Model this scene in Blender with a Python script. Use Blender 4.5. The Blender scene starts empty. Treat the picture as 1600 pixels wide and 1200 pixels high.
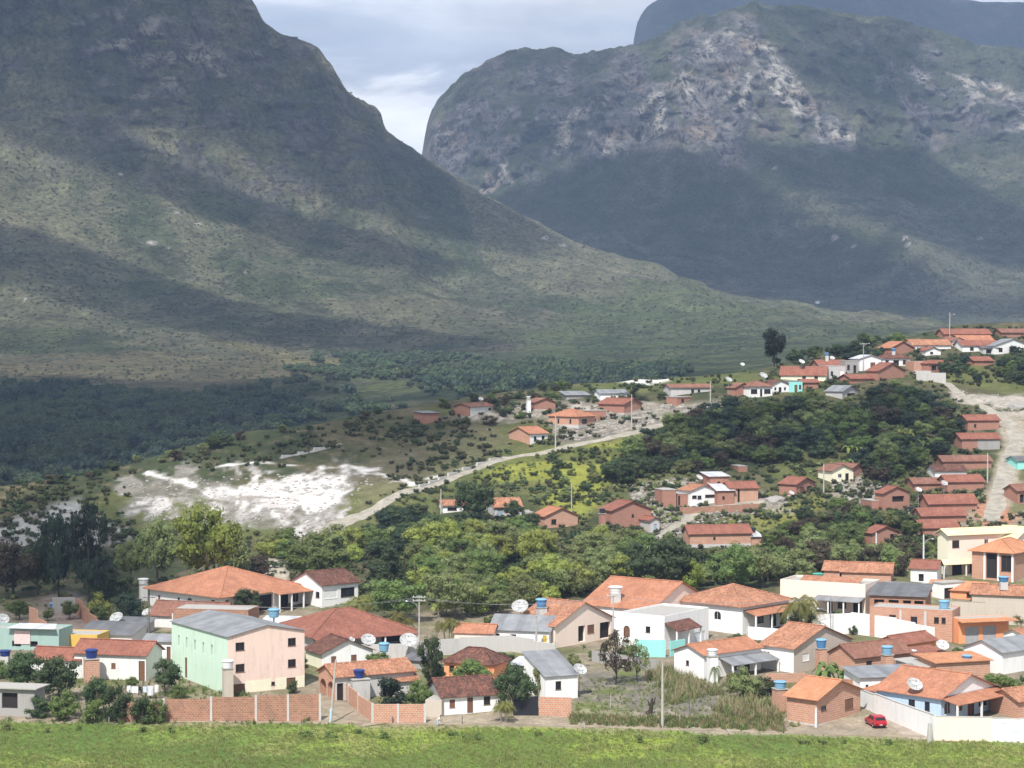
import bpy, math, random
import numpy as np
from mathutils import Vector, Matrix
random.seed(7); np.random.seed(7)
SC = bpy.context.scene
COL = SC.collection
PI = math.pi

# ------------------------------------------------------------------ camera
F = 3200.0                      # focal length in photo pixels (photo 1600 wide)
H = 48.0                        # camera height above the meadow
PITCH = math.atan(60 / F)
cd = bpy.data.cameras.new('camera'); cam = bpy.data.objects.new('camera', cd); COL.objects.link(cam)
cd.sensor_width = 36; cd.lens = 36 * F / 1600; cd.clip_start = 1; cd.clip_end = 30000
cam.location = (0, 0, H); cam.rotation_euler = (PI / 2 - PITCH, 0, 0)
SC.camera = cam
SC.cycles.use_denoising = True
SC.cycles.max_bounces = 4; SC.cycles.diffuse_bounces = 2; SC.cycles.volume_bounces = 0
SC.cycles.transparent_max_bounces = 16
try: SC.cycles.volume_step_rate = 4
except Exception: pass
SC.view_settings.view_transform = 'Standard'; SC.view_settings.look = 'None'
SC.view_settings.gamma = 1; SC.view_settings.use_curve_mapping = False
SC.view_settings.exposure = 0.45

# ------------------------------------------------------------------ sun + sky
SUN_EL = math.radians(51); SUN_AZ = math.radians(180 + 17)      # azimuth clockwise from +Y
TOSUN = np.array([math.sin(SUN_AZ) * math.cos(SUN_EL), math.cos(SUN_AZ) * math.cos(SUN_EL), math.sin(SUN_EL)])
sd = bpy.data.lights.new('sun', 'SUN'); so = bpy.data.objects.new('sun', sd); COL.objects.link(so)
sd.energy = 4.6; sd.angle = math.radians(0.5); sd.color = (1, 0.965, 0.915)
so.rotation_euler = Vector(TOSUN).to_track_quat('Z', 'Y').to_euler(); so.location = (0, -50, 300)

W = bpy.data.worlds.new('World'); SC.world = W; W.use_nodes = True
def world():
    nt = W.node_tree; n = nt.nodes; l = nt.links; n.clear()
    out = n.new('ShaderNodeOutputWorld'); bg = n.new('ShaderNodeBackground'); bg.inputs[1].default_value = 0.1
    l.new(bg.outputs[0], out.inputs[0])
    sky = n.new('ShaderNodeTexSky'); sky.sky_type = 'NISHITA'; sky.sun_disc = False
    sky.sun_elevation = SUN_EL; sky.sun_rotation = SUN_AZ
    tc = n.new('ShaderNodeTexCoord')
    mp = n.new('ShaderNodeMapping'); mp.inputs['Scale'].default_value = (1, 1, 3.2)
    l.new(tc.outputs['Generated'], mp.inputs[0])
    nz = n.new('ShaderNodeTexNoise'); nz.inputs['Scale'].default_value = 7; nz.inputs['Detail'].default_value = 7
    nz.inputs['Roughness'].default_value = 0.58; nz.inputs['Distortion'].default_value = 0.25
    l.new(mp.outputs[0], nz.inputs['Vector'])
    sx = n.new('ShaderNodeSeparateXYZ'); l.new(tc.outputs['Generated'], sx.inputs[0])
    # cloud decks by height above the horizon, broken up by the noise
    ad = n.new('ShaderNodeMath'); ad.operation = 'MULTIPLY_ADD'; ad.inputs[1].default_value = 0.11; ad.inputs[2].default_value = -0.055
    l.new(nz.outputs[0], ad.inputs[0])
    su = n.new('ShaderNodeMath'); su.operation = 'ADD'; l.new(sx.outputs[2], su.inputs[0]); l.new(ad.outputs[0], su.inputs[1])
    cr = n.new('ShaderNodeValToRGB'); l.new(su.outputs[0], cr.inputs[0])
    e = cr.color_ramp.elements
    e[0].position = 0.0; e[0].color = (0.62, 0.68, 0.76, 1)
    e[1].position = 1.0; e[1].color = (0.50, 0.56, 0.66, 1)
    for p, c in ((0.085, (0.84, 0.86, 0.90)), (0.123, (0.98, 0.99, 1.0)), (0.131, (0.44, 0.48, 0.56)), (0.147, (0.54, 0.58, 0.65)), (0.17, (0.76, 0.78, 0.83)), (0.30, (0.50, 0.56, 0.66)), (0.5, (0.6, 0.66, 0.75))):
        q = e.new(p); q.color = (*c, 1)
    nz2 = n.new('ShaderNodeTexNoise'); nz2.inputs['Scale'].default_value = 16; nz2.inputs['Detail'].default_value = 6
    l.new(mp.outputs[0], nz2.inputs['Vector'])
    ml = n.new('ShaderNodeMix'); ml.data_type = 'RGBA'; ml.blend_type = 'MULTIPLY'; ml.inputs['Factor'].default_value = 1
    rr = n.new('ShaderNodeMapRange'); rr.inputs[1].default_value = 0.3; rr.inputs[2].default_value = 0.7; rr.inputs[3].default_value = 8.4; rr.inputs[4].default_value = 11.4
    l.new(nz2.outputs[0], rr.inputs[0])
    cb = n.new('ShaderNodeCombineColor')
    for i in range(3): l.new(rr.outputs[0], cb.inputs[i])
    l.new(cr.outputs[0], ml.inputs['A']); l.new(cb.outputs[0], ml.inputs['B'])
    cov = n.new('ShaderNodeMapRange'); cov.inputs[1].default_value = 0.33; cov.inputs[2].default_value = 0.46
    cov.inputs[3].default_value = 0.55; cov.inputs[4].default_value = 1.0
    l.new(nz.outputs[0], cov.inputs[0])
    mx = n.new('ShaderNodeMix'); mx.data_type = 'RGBA'
    l.new(cov.outputs[0], mx.inputs['Factor']); l.new(sky.outputs[0], mx.inputs['A']); l.new(ml.outputs['Result'], mx.inputs['B'])
    l.new(mx.outputs['Result'], bg.inputs[0])
world()

# ------------------------------------------------------------------ pixel <-> place
CP, SP = math.cos(PITCH), math.sin(PITCH)
def raydir(px, py):
    u = (np.asarray(px, float) - 800) / F; v = (600 - np.asarray(py, float)) / F
    return u, CP + v * SP, -SP + v * CP          # right, forward, up
def at(px, py, Y):
    u, f, w = raydir(px, py); t = Y / f
    return np.array([u * t, Y + 0 * t, H + w * t])
def project(x, y, z):
    dz = z - H; f = y * CP - dz * SP; up = y * SP + dz * CP
    return 800 + F * x / f, 600 - F * up / f
def zpix(px, py, Y):
    return at(px, py, Y)[2]

# ------------------------------------------------------------------ noise
def _h(ix, iy, s):
    n = (ix.astype(np.int64) * 374761393 + iy.astype(np.int64) * 668265263 + s * 974634533) & 0xffffffff
    n = ((n ^ (n >> 13)) * 1274126177) & 0xffffffff
    return ((n ^ (n >> 16)) & 0xffff) / 65535.0
def vn(x, y, s=0):
    x = np.asarray(x, float); y = np.asarray(y, float)
    ix = np.floor(x); iy = np.floor(y); fx = x - ix; fy = y - iy
    fx = fx * fx * fx * (fx * (fx * 6 - 15) + 10); fy = fy * fy * fy * (fy * (fy * 6 - 15) + 10)
    a = _h(ix, iy, s); b = _h(ix + 1, iy, s); c = _h(ix, iy + 1, s); d = _h(ix + 1, iy + 1, s)
    return (a * (1 - fx) + b * fx) * (1 - fy) + (c * (1 - fx) + d * fx) * fy
def fbm(x, y, o=4, s=0, g=0.5):
    r = 0; a = 1; t = 0
    for i in range(o):
        r = r + a * vn(x, y, s + i * 17); t += a; a *= g; x = x * 2.03 + 11.3; y = y * 2.03 - 7.7
    return r / t
def ridged(x, y, o=4, s=0):
    r = 0; a = 1; t = 0
    for i in range(o):
        r = r + a * (1 - np.abs(2 * vn(x, y, s + i * 13) - 1)); t += a; a *= 0.5; x = x * 2.1 + 5.1; y = y * 2.1 - 3.7
    return r / t
def sstep(a, b, x):
    t = np.clip((x - a) / (b - a), 0, 1); return t * t * (3 - 2 * t)
def inpoly(px, py, poly):
    px = np.asarray(px, float); py = np.asarray(py, float); r = np.zeros(px.shape, bool); n = len(poly)
    for i in range(n):
        x0, y0 = poly[i]; x1, y1 = poly[(i + 1) % n]
        if y0 == y1: continue
        c = ((y0 > py) != (y1 > py)) & (px < (x1 - x0) * (py - y0) / (y1 - y0) + x0); r ^= c
    return r
def polydist(px, py, poly):                # signed distance, positive inside
    d = np.full(np.shape(px), 1e9); n = len(poly)
    for i in range(n):
        x0, y0 = poly[i]; x1, y1 = poly[(i + 1) % n]; dx, dy = x1 - x0, y1 - y0
        t = np.clip(((px - x0) * dx + (py - y0) * dy) / (dx * dx + dy * dy + 1e-9), 0, 1)
        d = np.minimum(d, np.hypot(px - x0 - t * dx, py - y0 - t * dy))
    return np.where(inpoly(px, py, poly), d, -d)

# ------------------------------------------------------------------ tags and meshes
def tag(o, label=None, cat=None, group=None, kind=None):
    if label: o['label'] = label
    if cat: o['category'] = cat
    if group: o['group'] = group
    if kind: o['kind'] = kind
    return o
def empty(name, loc, rz=0.0, label=None, cat=None, group=None):
    o = bpy.data.objects.new(name, None); COL.objects.link(o); o.empty_display_size = 0.2
    o.location = tuple(float(q) for q in loc); o.rotation_euler = (0, 0, rz)
    return tag(o, label, cat, group)
def link(name, me, parent=None, loc=None):
    o = bpy.data.objects.new(name, me); COL.objects.link(o)
    if parent is not None: o.parent = parent
    if loc is not None: o.location = tuple(float(q) for q in loc)
    return o
class MB:
    def __init__(s): s.v = []; s.f = []; s.uv = []; s.mi = []
    def face(s, pts, uvs=None, mi=0):
        b = len(s.v); pts = [tuple(float(c) for c in p) for p in pts]
        s.v += pts; s.f.append(tuple(range(b, b + len(pts)))); s.mi.append(mi)
        if uvs is None:
            p0 = Vector(pts[0]); e = (Vector(pts[1]) - p0)
            if e.length < 1e-9: e = Vector((1, 0, 0))
            e.normalize(); nn = e.cross(Vector(pts[-1]) - p0)
            g = nn.cross(e)
            if g.length < 1e-9: g = Vector((0, 0, 1))
            g.normalize(); uvs = [((Vector(p) - p0).dot(e), (Vector(p) - p0).dot(g)) for p in pts]
        s.uv += list(uvs)
    def box(s, x0, x1, y0, y1, z0, z1, mi=0):
        a = [(x0, y0), (x1, y0), (x1, y1), (x0, y1)]
        for i in range(4):
            p, q = a[i], a[(i + 1) % 4]
            s.face([(*p, z0), (*q, z0), (*q, z1), (*p, z1)], mi=mi)
        s.face([(*p, z1) for p in a], mi=mi); s.face([(*p, z0) for p in a[::-1]], mi=mi)
    def slab(s, top, th, mi=0, uvs=None):          # polygon (counter-clockwise from above) given thickness
        bot = [(p[0], p[1], p[2] - th) for p in top]; n = len(top)
        s.face(top, uvs, mi); s.face(bot[::-1], mi=mi)
        for i in range(n):
            j = (i + 1) % n; s.face([bot[i], bot[j], top[j], top[i]], mi=mi)
    def tube(s, pts, radii, n=8, cap=True, mi=0):
        pts = [Vector(p) for p in pts]; rings = []
        for i, p in enumerate(pts):
            d = (pts[min(i + 1, len(pts) - 1)] - pts[max(i - 1, 0)]); d.normalize()
            a = d.orthogonal(); a.normalize(); b = d.cross(a)
            if i and rings:                         # keep the ring aligned with the one before
                pa = rings[-1][1]; a = (pa - d * pa.dot(d)); a.normalize(); b = d.cross(a)
            r = radii[i] if hasattr(radii, '__len__') else radii
            rings.append(([p + (a * math.cos(2 * PI * k / n) + b * math.sin(2 * PI * k / n)) * r for k in range(n)], a))
        for i in range(len(rings) - 1):
            A, B = rings[i][0], rings[i + 1][0]
            for k in range(n):
                j = (k + 1) % n; s.face([A[k], A[j], B[j], B[k]], mi=mi)
        if cap: s.face(rings[0][0][::-1], mi=mi); s.face(rings[-1][0], mi=mi)
    def lathe(s, prof, n=16, c=(0, 0, 0), mi=0):
        for (r0, z0), (r1, z1) in zip(prof[:-1], prof[1:]):
            for k in range(n):
                a0, a1 = 2 * PI * k / n, 2 * PI * (k + 1) / n
                P = lambda r, z, a: (c[0] + r * math.cos(a), c[1] + r * math.sin(a), c[2] + z)
                if r0 < 1e-6: s.face([P(0, z0, 0), P(r1, z1, a1), P(r1, z1, a0)][::-1], mi=mi)
                elif r1 < 1e-6: s.face([P(r0, z0, a0), P(r0, z0, a1), P(0, z1, 0)], mi=mi)
                else: s.face([P(r0, z0, a0), P(r0, z0, a1), P(r1, z1, a1), P(r1, z1, a0)], mi=mi)
    def mesh(s, name, mats, smooth=False):
        me = bpy.data.meshes.new(name); me.from_pydata(s.v, [], s.f)
        uv = me.uv_layers.new(name='UVMap'); uv.data.foreach_set('uv', np.array(s.uv, 'f').ravel())
        for m in (mats if isinstance(mats, (list, tuple)) else [mats]): me.materials.append(m)
        me.polygons.foreach_set('material_index', s.mi)
        if smooth: me.polygons.foreach_set('use_smooth', [True] * len(me.polygons))
        me.update(); return me
    def build(s, name, mats, parent=None, smooth=False, loc=None):
        return link(name, s.mesh(name, mats, smooth), parent, loc)
def npmesh(name, V, Fc, mat, col=None, smooth=True, colname='Col'):
    me = bpy.data.meshes.new(name); V = np.asarray(V, 'f'); Fc = np.asarray(Fc, 'i'); k = Fc.shape[1]
    me.vertices.add(len(V)); me.vertices.foreach_set('co', V.ravel())
    me.loops.add(Fc.size); me.loops.foreach_set('vertex_index', Fc.ravel())
    me.polygons.add(len(Fc)); me.polygons.foreach_set('loop_start', np.arange(len(Fc), dtype='i') * k)
    if smooth: me.polygons.foreach_set('use_smooth', np.ones(len(Fc), bool))
    me.update(calc_edges=True); me.validate()
    if col is not None:
        at_ = me.attributes.new(colname, 'FLOAT_COLOR', 'POINT')
        c = np.ones((len(V), 4), 'f'); c[:, :col.shape[1]] = col; at_.data.foreach_set('color', c.ravel())
    if mat is not None: me.materials.append(mat)
    return me
def gridfaces(nr, nc):
    i = np.arange(nr - 1)[:, None] * nc + np.arange(nc - 1)[None, :]
    return np.stack([i, i + 1, i + nc + 1, i + nc], -1).reshape(-1, 4)

# ------------------------------------------------------------------ materials
class NT:
    def __init__(s, name, rough=0.9, spec=0.2):
        s.m = bpy.data.materials.new(name); s.m.use_nodes = True; s.t = s.m.node_tree
        s.b = s.t.nodes['Principled BSDF']; s.b.inputs['Roughness'].default_value = rough
        s.b.inputs['Specular IOR Level'].default_value = spec; s.tc = None
    def n(s, ty, **k):
        x = s.t.nodes.new(ty)
        for a, v in k.items(): setattr(x, a, v)
        return x
    def l(s, a, b): s.t.links.new(a, b)
    def coord(s, which='Object'):
        if s.tc is None: s.tc = s.n('ShaderNodeTexCoord')
        return s.tc.outputs[which]
    def map(s, vec, scale):
        m = s.n('ShaderNodeMapping'); m.inputs['Scale'].default_value = scale if hasattr(scale, '__len__') else (scale,) * 3
        s.l(vec, m.inputs[0]); return m.outputs[0]
    def noise(s, vec, scale, detail=4, rough=0.55, dist=0.0):
        x = s.n('ShaderNodeTexNoise'); x.inputs['Scale'].default_value = scale; x.inputs['Detail'].default_value = detail
        x.inputs['Roughness'].default_value = rough; x.inputs['Distortion'].default_value = dist
        if vec is not None: s.l(vec, x.inputs['Vector'])
        return x.outputs[0]
    def rng(s, v, a, b, c, d):
        x = s.n('ShaderNodeMapRange')
        for i, q in enumerate((a, b, c, d)): x.inputs[1 + i].default_value = q
        s.l(v, x.inputs[0]); return x.outputs[0]
    def mix(s, f, a, b, blend='MIX'):
        x = s.n('ShaderNodeMix', data_type='RGBA', blend_type=blend)
        for k, v in (('Factor', f), ('A', a), ('B', b)):
            if isinstance(v, (int, float)) and k == 'Factor': x.inputs[k].default_value = v
            elif isinstance(v, tuple): x.inputs[k].default_value = (*v, 1)
            else: s.l(v, x.inputs[k])
        return x.outputs['Result']
    def math(s, op, a, b=None):
        x = s.n('ShaderNodeMath', operation=op)
        for i, v in enumerate((a, b)):
            if v is None: continue
            if isinstance(v, (int, float)): x.inputs[i].default_value = v
            else: s.l(v, x.inputs[i])
        return x.outputs[0]
    def grey(s, v):
        c = s.n('ShaderNodeCombineColor')
        for i in range(3): s.l(v, c.inputs[i])
        return c.outputs[0]
    def base(s, c): 
        if isinstance(c, tuple): s.b.inputs['Base Color'].default_value = (*c, 1)
        else: s.l(c, s.b.inputs['Base Color'])
    def bump(s, h, dist=0.05, st=0.6):
        x = s.n('ShaderNodeBump'); x.inputs['Distance'].default_value = dist; x.inputs['Strength'].default_value = st
        s.l(h, x.inputs['Height']); s.l(x.outputs[0], s.b.inputs['Normal'])
_mc = {}
def cached(fn):
    def w(*a):
        k = (fn.__name__, a)
        if k not in _mc: _mc[k] = fn(*a)
        return _mc[k]
    return w
@cached
def paint(name, c, dirt=0.35, rough=0.85):
    """house paint or render, streaked and stained in its own colour"""
    t = NT(name, rough); o = t.coord('Object')
    big = t.noise(t.map(o, (0.5, 0.5, 0.5)), 1.0, 5, 0.6)
    stk = t.noise(t.map(o, (2.2, 2.2, 0.25)), 1.0, 4, 0.6)
    fine = t.noise(o, 6, 4)
    d = t.math('MULTIPLY', t.rng(stk, 0.48, 0.75, 0, 1), t.rng(big, 0.35, 0.7, 0.15, 1))
    gr = tuple(q * 0.52 + w for q, w in zip(c, (0.03, 0.022, 0.015)))
    col = t.mix(t.math('MULTIPLY', d, dirt * 1.6), c, gr)
    col = t.mix(1.0, col, t.grey(t.rng(fine, 0.25, 0.75, 0.93, 1.05)), 'MULTIPLY')
    t.base(col); t.bump(fine, 0.01, 0.4); return t.m
@cached
def brickm(name, c1, c2, mort, stain=0.3):
    t = NT(name, 0.92, 0.1)
    b = t.n('ShaderNodeTexBrick'); b.inputs['Scale'].default_value = 1
    b.inputs['Brick Width'].default_value = 0.42; b.inputs['Row Height'].default_value = 0.27
    b.inputs['Mortar Size'].default_value = 0.034; b.inputs['Mortar Smooth'].default_value = 0.2; b.inputs['Bias'].default_value = 0.0
    b.inputs['Color1'].default_value = (*c1, 1); b.inputs['Color2'].default_value = (*c2, 1); b.inputs['Mortar'].default_value = (*mort, 1)
    t.l(t.coord('UV'), b.inputs['Vector'])
    big = t.noise(t.coord('Object'), 0.6, 5, 0.65); fi = t.noise(t.coord('Object'), 5, 3)
    col = t.mix(t.rng(big, 0.5, 0.8, 0, stain), b.outputs[0], (0.20, 0.13, 0.10))
    col = t.mix(t.rng(fi, 0.6, 0.8, 0, 0.35), col, mort)
    t.base(col); inv = t.math('SUBTRACT', 1.0, b.outputs[1]); t.bump(inv, 0.02, 0.7); return t.m
@cached
def tiles(name, c1, c2, moss, amt):
    """clay pan tiles: rolls down the slope, a course line every 0.36 m, each tile its own tone"""
    t = NT(name, 0.85, 0.15); uv = t.coord('UV')
    s = t.n('ShaderNodeSeparateXYZ'); t.l(uv, s.inputs[0])
    u = t.math('DIVIDE', s.outputs[0], 0.22); v = t.math('DIVIDE', s.outputs[1], 0.36)
    fu = t.math('FLOOR', u); fv = t.math('FLOOR', v)
    cb = t.n('ShaderNodeCombineXYZ'); t.l(fu, cb.inputs[0]); t.l(fv, cb.inputs[1])
    wn = t.n('ShaderNodeTexWhiteNoise', noise_dimensions='2D'); t.l(cb.outputs[0], wn.inputs['Vector'])
    roll = t.math('SINE', t.math('MULTIPLY', t.math('FRACT', u), PI))
    crs = t.math('FRACT', v)
    o = t.coord('Object')
    big = t.noise(o, 0.45, 5, 0.65); bl = t.noise(o, 2.2, 4, 0.7)
    col = t.mix(wn.outputs['Value'], c1, c2)
    col = t.mix(t.rng(big, 0.36, 0.66, 0, 0.6), col, tuple(0.62 * q for q in c1))
    stv = t.noise(t.map(uv, (1.6, 0.22, 1)), 1.0, 5, 0.65); col = t.mix(t.rng(stv, 0.5, 0.72, 0, 0.55), col, tuple(0.45 * q + 0.02 for q in c1))
    lt = t.noise(t.map(uv, (0.5, 0.7, 1)), 1.0, 4, 0.6); col = t.mix(t.rng(lt, 0.56, 0.72, 0, 0.4), col, tuple(min(1, 0.8 * q + 0.10) for q in c2))
    msk = t.math('MULTIPLY', t.rng(bl, 0.42, 0.66, 0, 1), amt)
    pick = t.math('MULTIPLY', t.rng(wn.outputs['Value'], 0.35, 0.8, 1.0, 0.2), msk)
    col = t.mix(pick, col, moss)
    t.base(col)
    h = t.math('ADD', roll, t.math('MULTIPLY', crs, -0.35)); t.bump(h, 0.06, 0.9); return t.m
@cached
def sheet(name, c, rough=0.7):
    t = NT(name, rough, 0.3); s = t.n('ShaderNodeSeparateXYZ'); t.l(t.coord('UV'), s.inputs[0])
    w = t.math('SINE', t.math('MULTIPLY', s.outputs[0], 2 * PI / 0.18))
    o = t.coord('Object'); big = t.noise(o, 0.5, 5, 0.65); st = t.noise(t.map(t.coord('UV'), (2.5, 0.3, 1)), 1.0, 4)
    pn = t.n('ShaderNodeTexWhiteNoise', noise_dimensions='1D'); t.l(t.math('FLOOR', t.math('DIVIDE', s.outputs[0], 1.1)), pn.inputs['W'])
    col = t.mix(1.0, c, t.grey(t.rng(big, 0.3, 0.7, 0.7, 1.12)), 'MULTIPLY')
    col = t.mix(1.0, col, t.grey(t.rng(pn.outputs['Value'], 0, 1, 0.85, 1.1)), 'MULTIPLY')
    col = t.mix(t.rng(st, 0.55, 0.8, 0, 0.5), col, tuple(q * 0.6 for q in c))
    t.base(col); t.bump(w, 0.03, 0.6); return t.m
@cached
def plain(name, c, rough=0.6, spec=0.3, metal=0.0):
    t = NT(name, rough, spec); n_ = t.noise(t.coord('Object'), 3, 4)
    t.base(t.mix(1.0, c, t.grey(t.rng(n_, 0.3, 0.7, 0.85, 1.08)), 'MULTIPLY')); t.b.inputs['Metallic'].default_value = metal
    return t.m
def leafmat(name, c, c2, var=0.5, rough=0.6):
    t = NT(name, rough, 0.25)
    a = t.n('ShaderNodeAttribute', attribute_name='leafvar'); oi = t.n('ShaderNodeObjectInfo')
    col = t.mix(a.outputs['Fac'], c, c2)
    col = t.mix(1.0, col, t.grey(t.rng(oi.outputs['Random'], 0, 1, 1 - var * 0.5, 1 + var * 0.5)), 'MULTIPLY')
    hs = t.n('ShaderNodeHueSaturation'); t.l(col, hs.inputs['Color'])
    t.l(t.rng(oi.outputs['Random'], 0, 1, 0.485, 0.515), hs.inputs['Hue'])
    hs.inputs['Saturation'].default_value = 0.95
    t.base(hs.outputs[0])
    tr = t.n('ShaderNodeBsdfTranslucent'); t.l(hs.outputs[0], tr.inputs[0])
    mx = t.n('ShaderNodeMixShader'); mx.inputs[0].default_value = 0.38
    out = t.t.nodes['Material Output']; t.l(t.b.outputs[0], mx.inputs[1]); t.l(tr.outputs[0], mx.inputs[2]); t.l(mx.outputs[0], out.inputs[0])
    return t.m
# ------------------------------------------------------------------ near ground: meadow, village flat, hillside
_PYB = np.array([1500, 1320, 1200, 1130, 1085, 1040, 1000, 960, 900, 850, 800, 750, 700, 650, 610, 560, 520, 490, 470], float)
_YB = np.array([60, 190, 238, 262, 278, 300, 325, 350, 388, 418, 445, 468, 492, 520, 545, 578, 606, 630, 648], float)
_ZB = np.array([zpix(800, p, y) for p, y in zip(_PYB, _YB)]); _ZB[0] = -3; _ZB[1] = -1.6
def hbase(Y): return np.interp(Y, _YB, _ZB) + np.maximum(Y - _YB[-1], 0) * 0.15
SKYX = np.array([-300, 0, 100, 200, 350, 480, 560, 640, 740, 840, 940, 1040, 1130, 1250, 1320, 1400, 1500, 1600, 1900], float)
SKYY = np.array([775, 748, 742, 718, 675, 648, 636, 628, 606, 598, 592, 592, 576, 560, 538, 522, 508, 500, 480], float)
def near_z(x, Y):
    px = x / np.maximum(Y, 1) * F + 800
    sy = np.interp(px, SKYX, SKYY); Ys = np.interp(-sy, -_PYB, _YB)
    a = hbase(np.minimum(Y, Ys + 12)); b = hbase(Ys) - 0.22 * (Y - Ys)
    k = 1.5; z = -k * np.log(np.exp(-np.clip(a - b, -60, 60) / k) + 1) + b
    z = np.where(a - b < -40, a, z); z = np.where(a - b > 40, b, z)
    amp = sstep(300, 430, Y)
    z = z + (fbm(x / 45, Y / 45, 3, 5) - 0.5) * (0.3 + 4.2 * amp) + (fbm(x / 9, Y / 9, 2, 9) - 0.5) * (0.15 + 0.8 * amp)
    return np.maximum(z, -9 + 0 * z) if False else np.where(Y > Ys, np.maximum(z, -12.0), z)
NC = np.arange(-160, 1765, 5.0)
NR = np.concatenate([np.arange(25, 225, 8.0), np.arange(225, 640, 1.0), np.arange(640, 821, 6.0)])
gU, gY = np.meshgrid((NC - 800) / F, NR); gX = gU * gY; gZ = near_z(gX, gY)
def zg(x, y):
    """height of the ground mesh itself at x, y"""
    x = np.asarray(x, float); y = np.asarray(y, float)
    c = (x / y * F + 800 - NC[0]) / 5.0; c = np.clip(c, 0, len(NC) - 1.001); ci = c.astype(int); cf = c - ci
    r = np.interp(y, NR, np.arange(len(NR))); r = np.clip(r, 0, len(NR) - 1.001); ri = r.astype(int); rf = r - ri
    return (gZ[ri, ci] * (1 - cf) + gZ[ri, ci + 1] * cf) * (1 - rf) + (gZ[ri + 1, ci] * (1 - cf) + gZ[ri + 1, ci + 1] * cf) * rf
_YS = np.arange(150, 720, 0.5)
def ground(px, py):
    """where the line of sight through a pixel meets the near ground"""
    px = np.atleast_1d(np.asarray(px, float)); py = np.atleast_1d(np.asarray(py, float)); P = np.zeros((len(px), 3))
    for i0 in range(0, len(px), 400):
        a = slice(i0, i0 + 400)
        u, f, w = raydir(px[a], py[a]); X = (u / f)[:, None] * _YS; Z = H + (w / f)[:, None] * _YS
        d = Z - zg(X, np.broadcast_to(_YS, X.shape)); hit = d <= 0
        k = np.where(hit.any(1), hit.argmax(1), len(_YS) - 1); k = np.maximum(k, 1); r = np.arange(len(k))
        d0, d1 = d[r, k - 1], d[r, k]; t = np.where(hit.any(1), np.clip(d0 / (d0 - d1 + 1e-9), 0, 1), 1)
        Y = _YS[k - 1] + 0.5 * t
        P[a, 0] = u / f * Y; P[a, 1] = Y; P[a, 2] = zg(P[a, 0], Y)
    return P
def g1(px, py): return ground([px], [py])[0]

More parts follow.
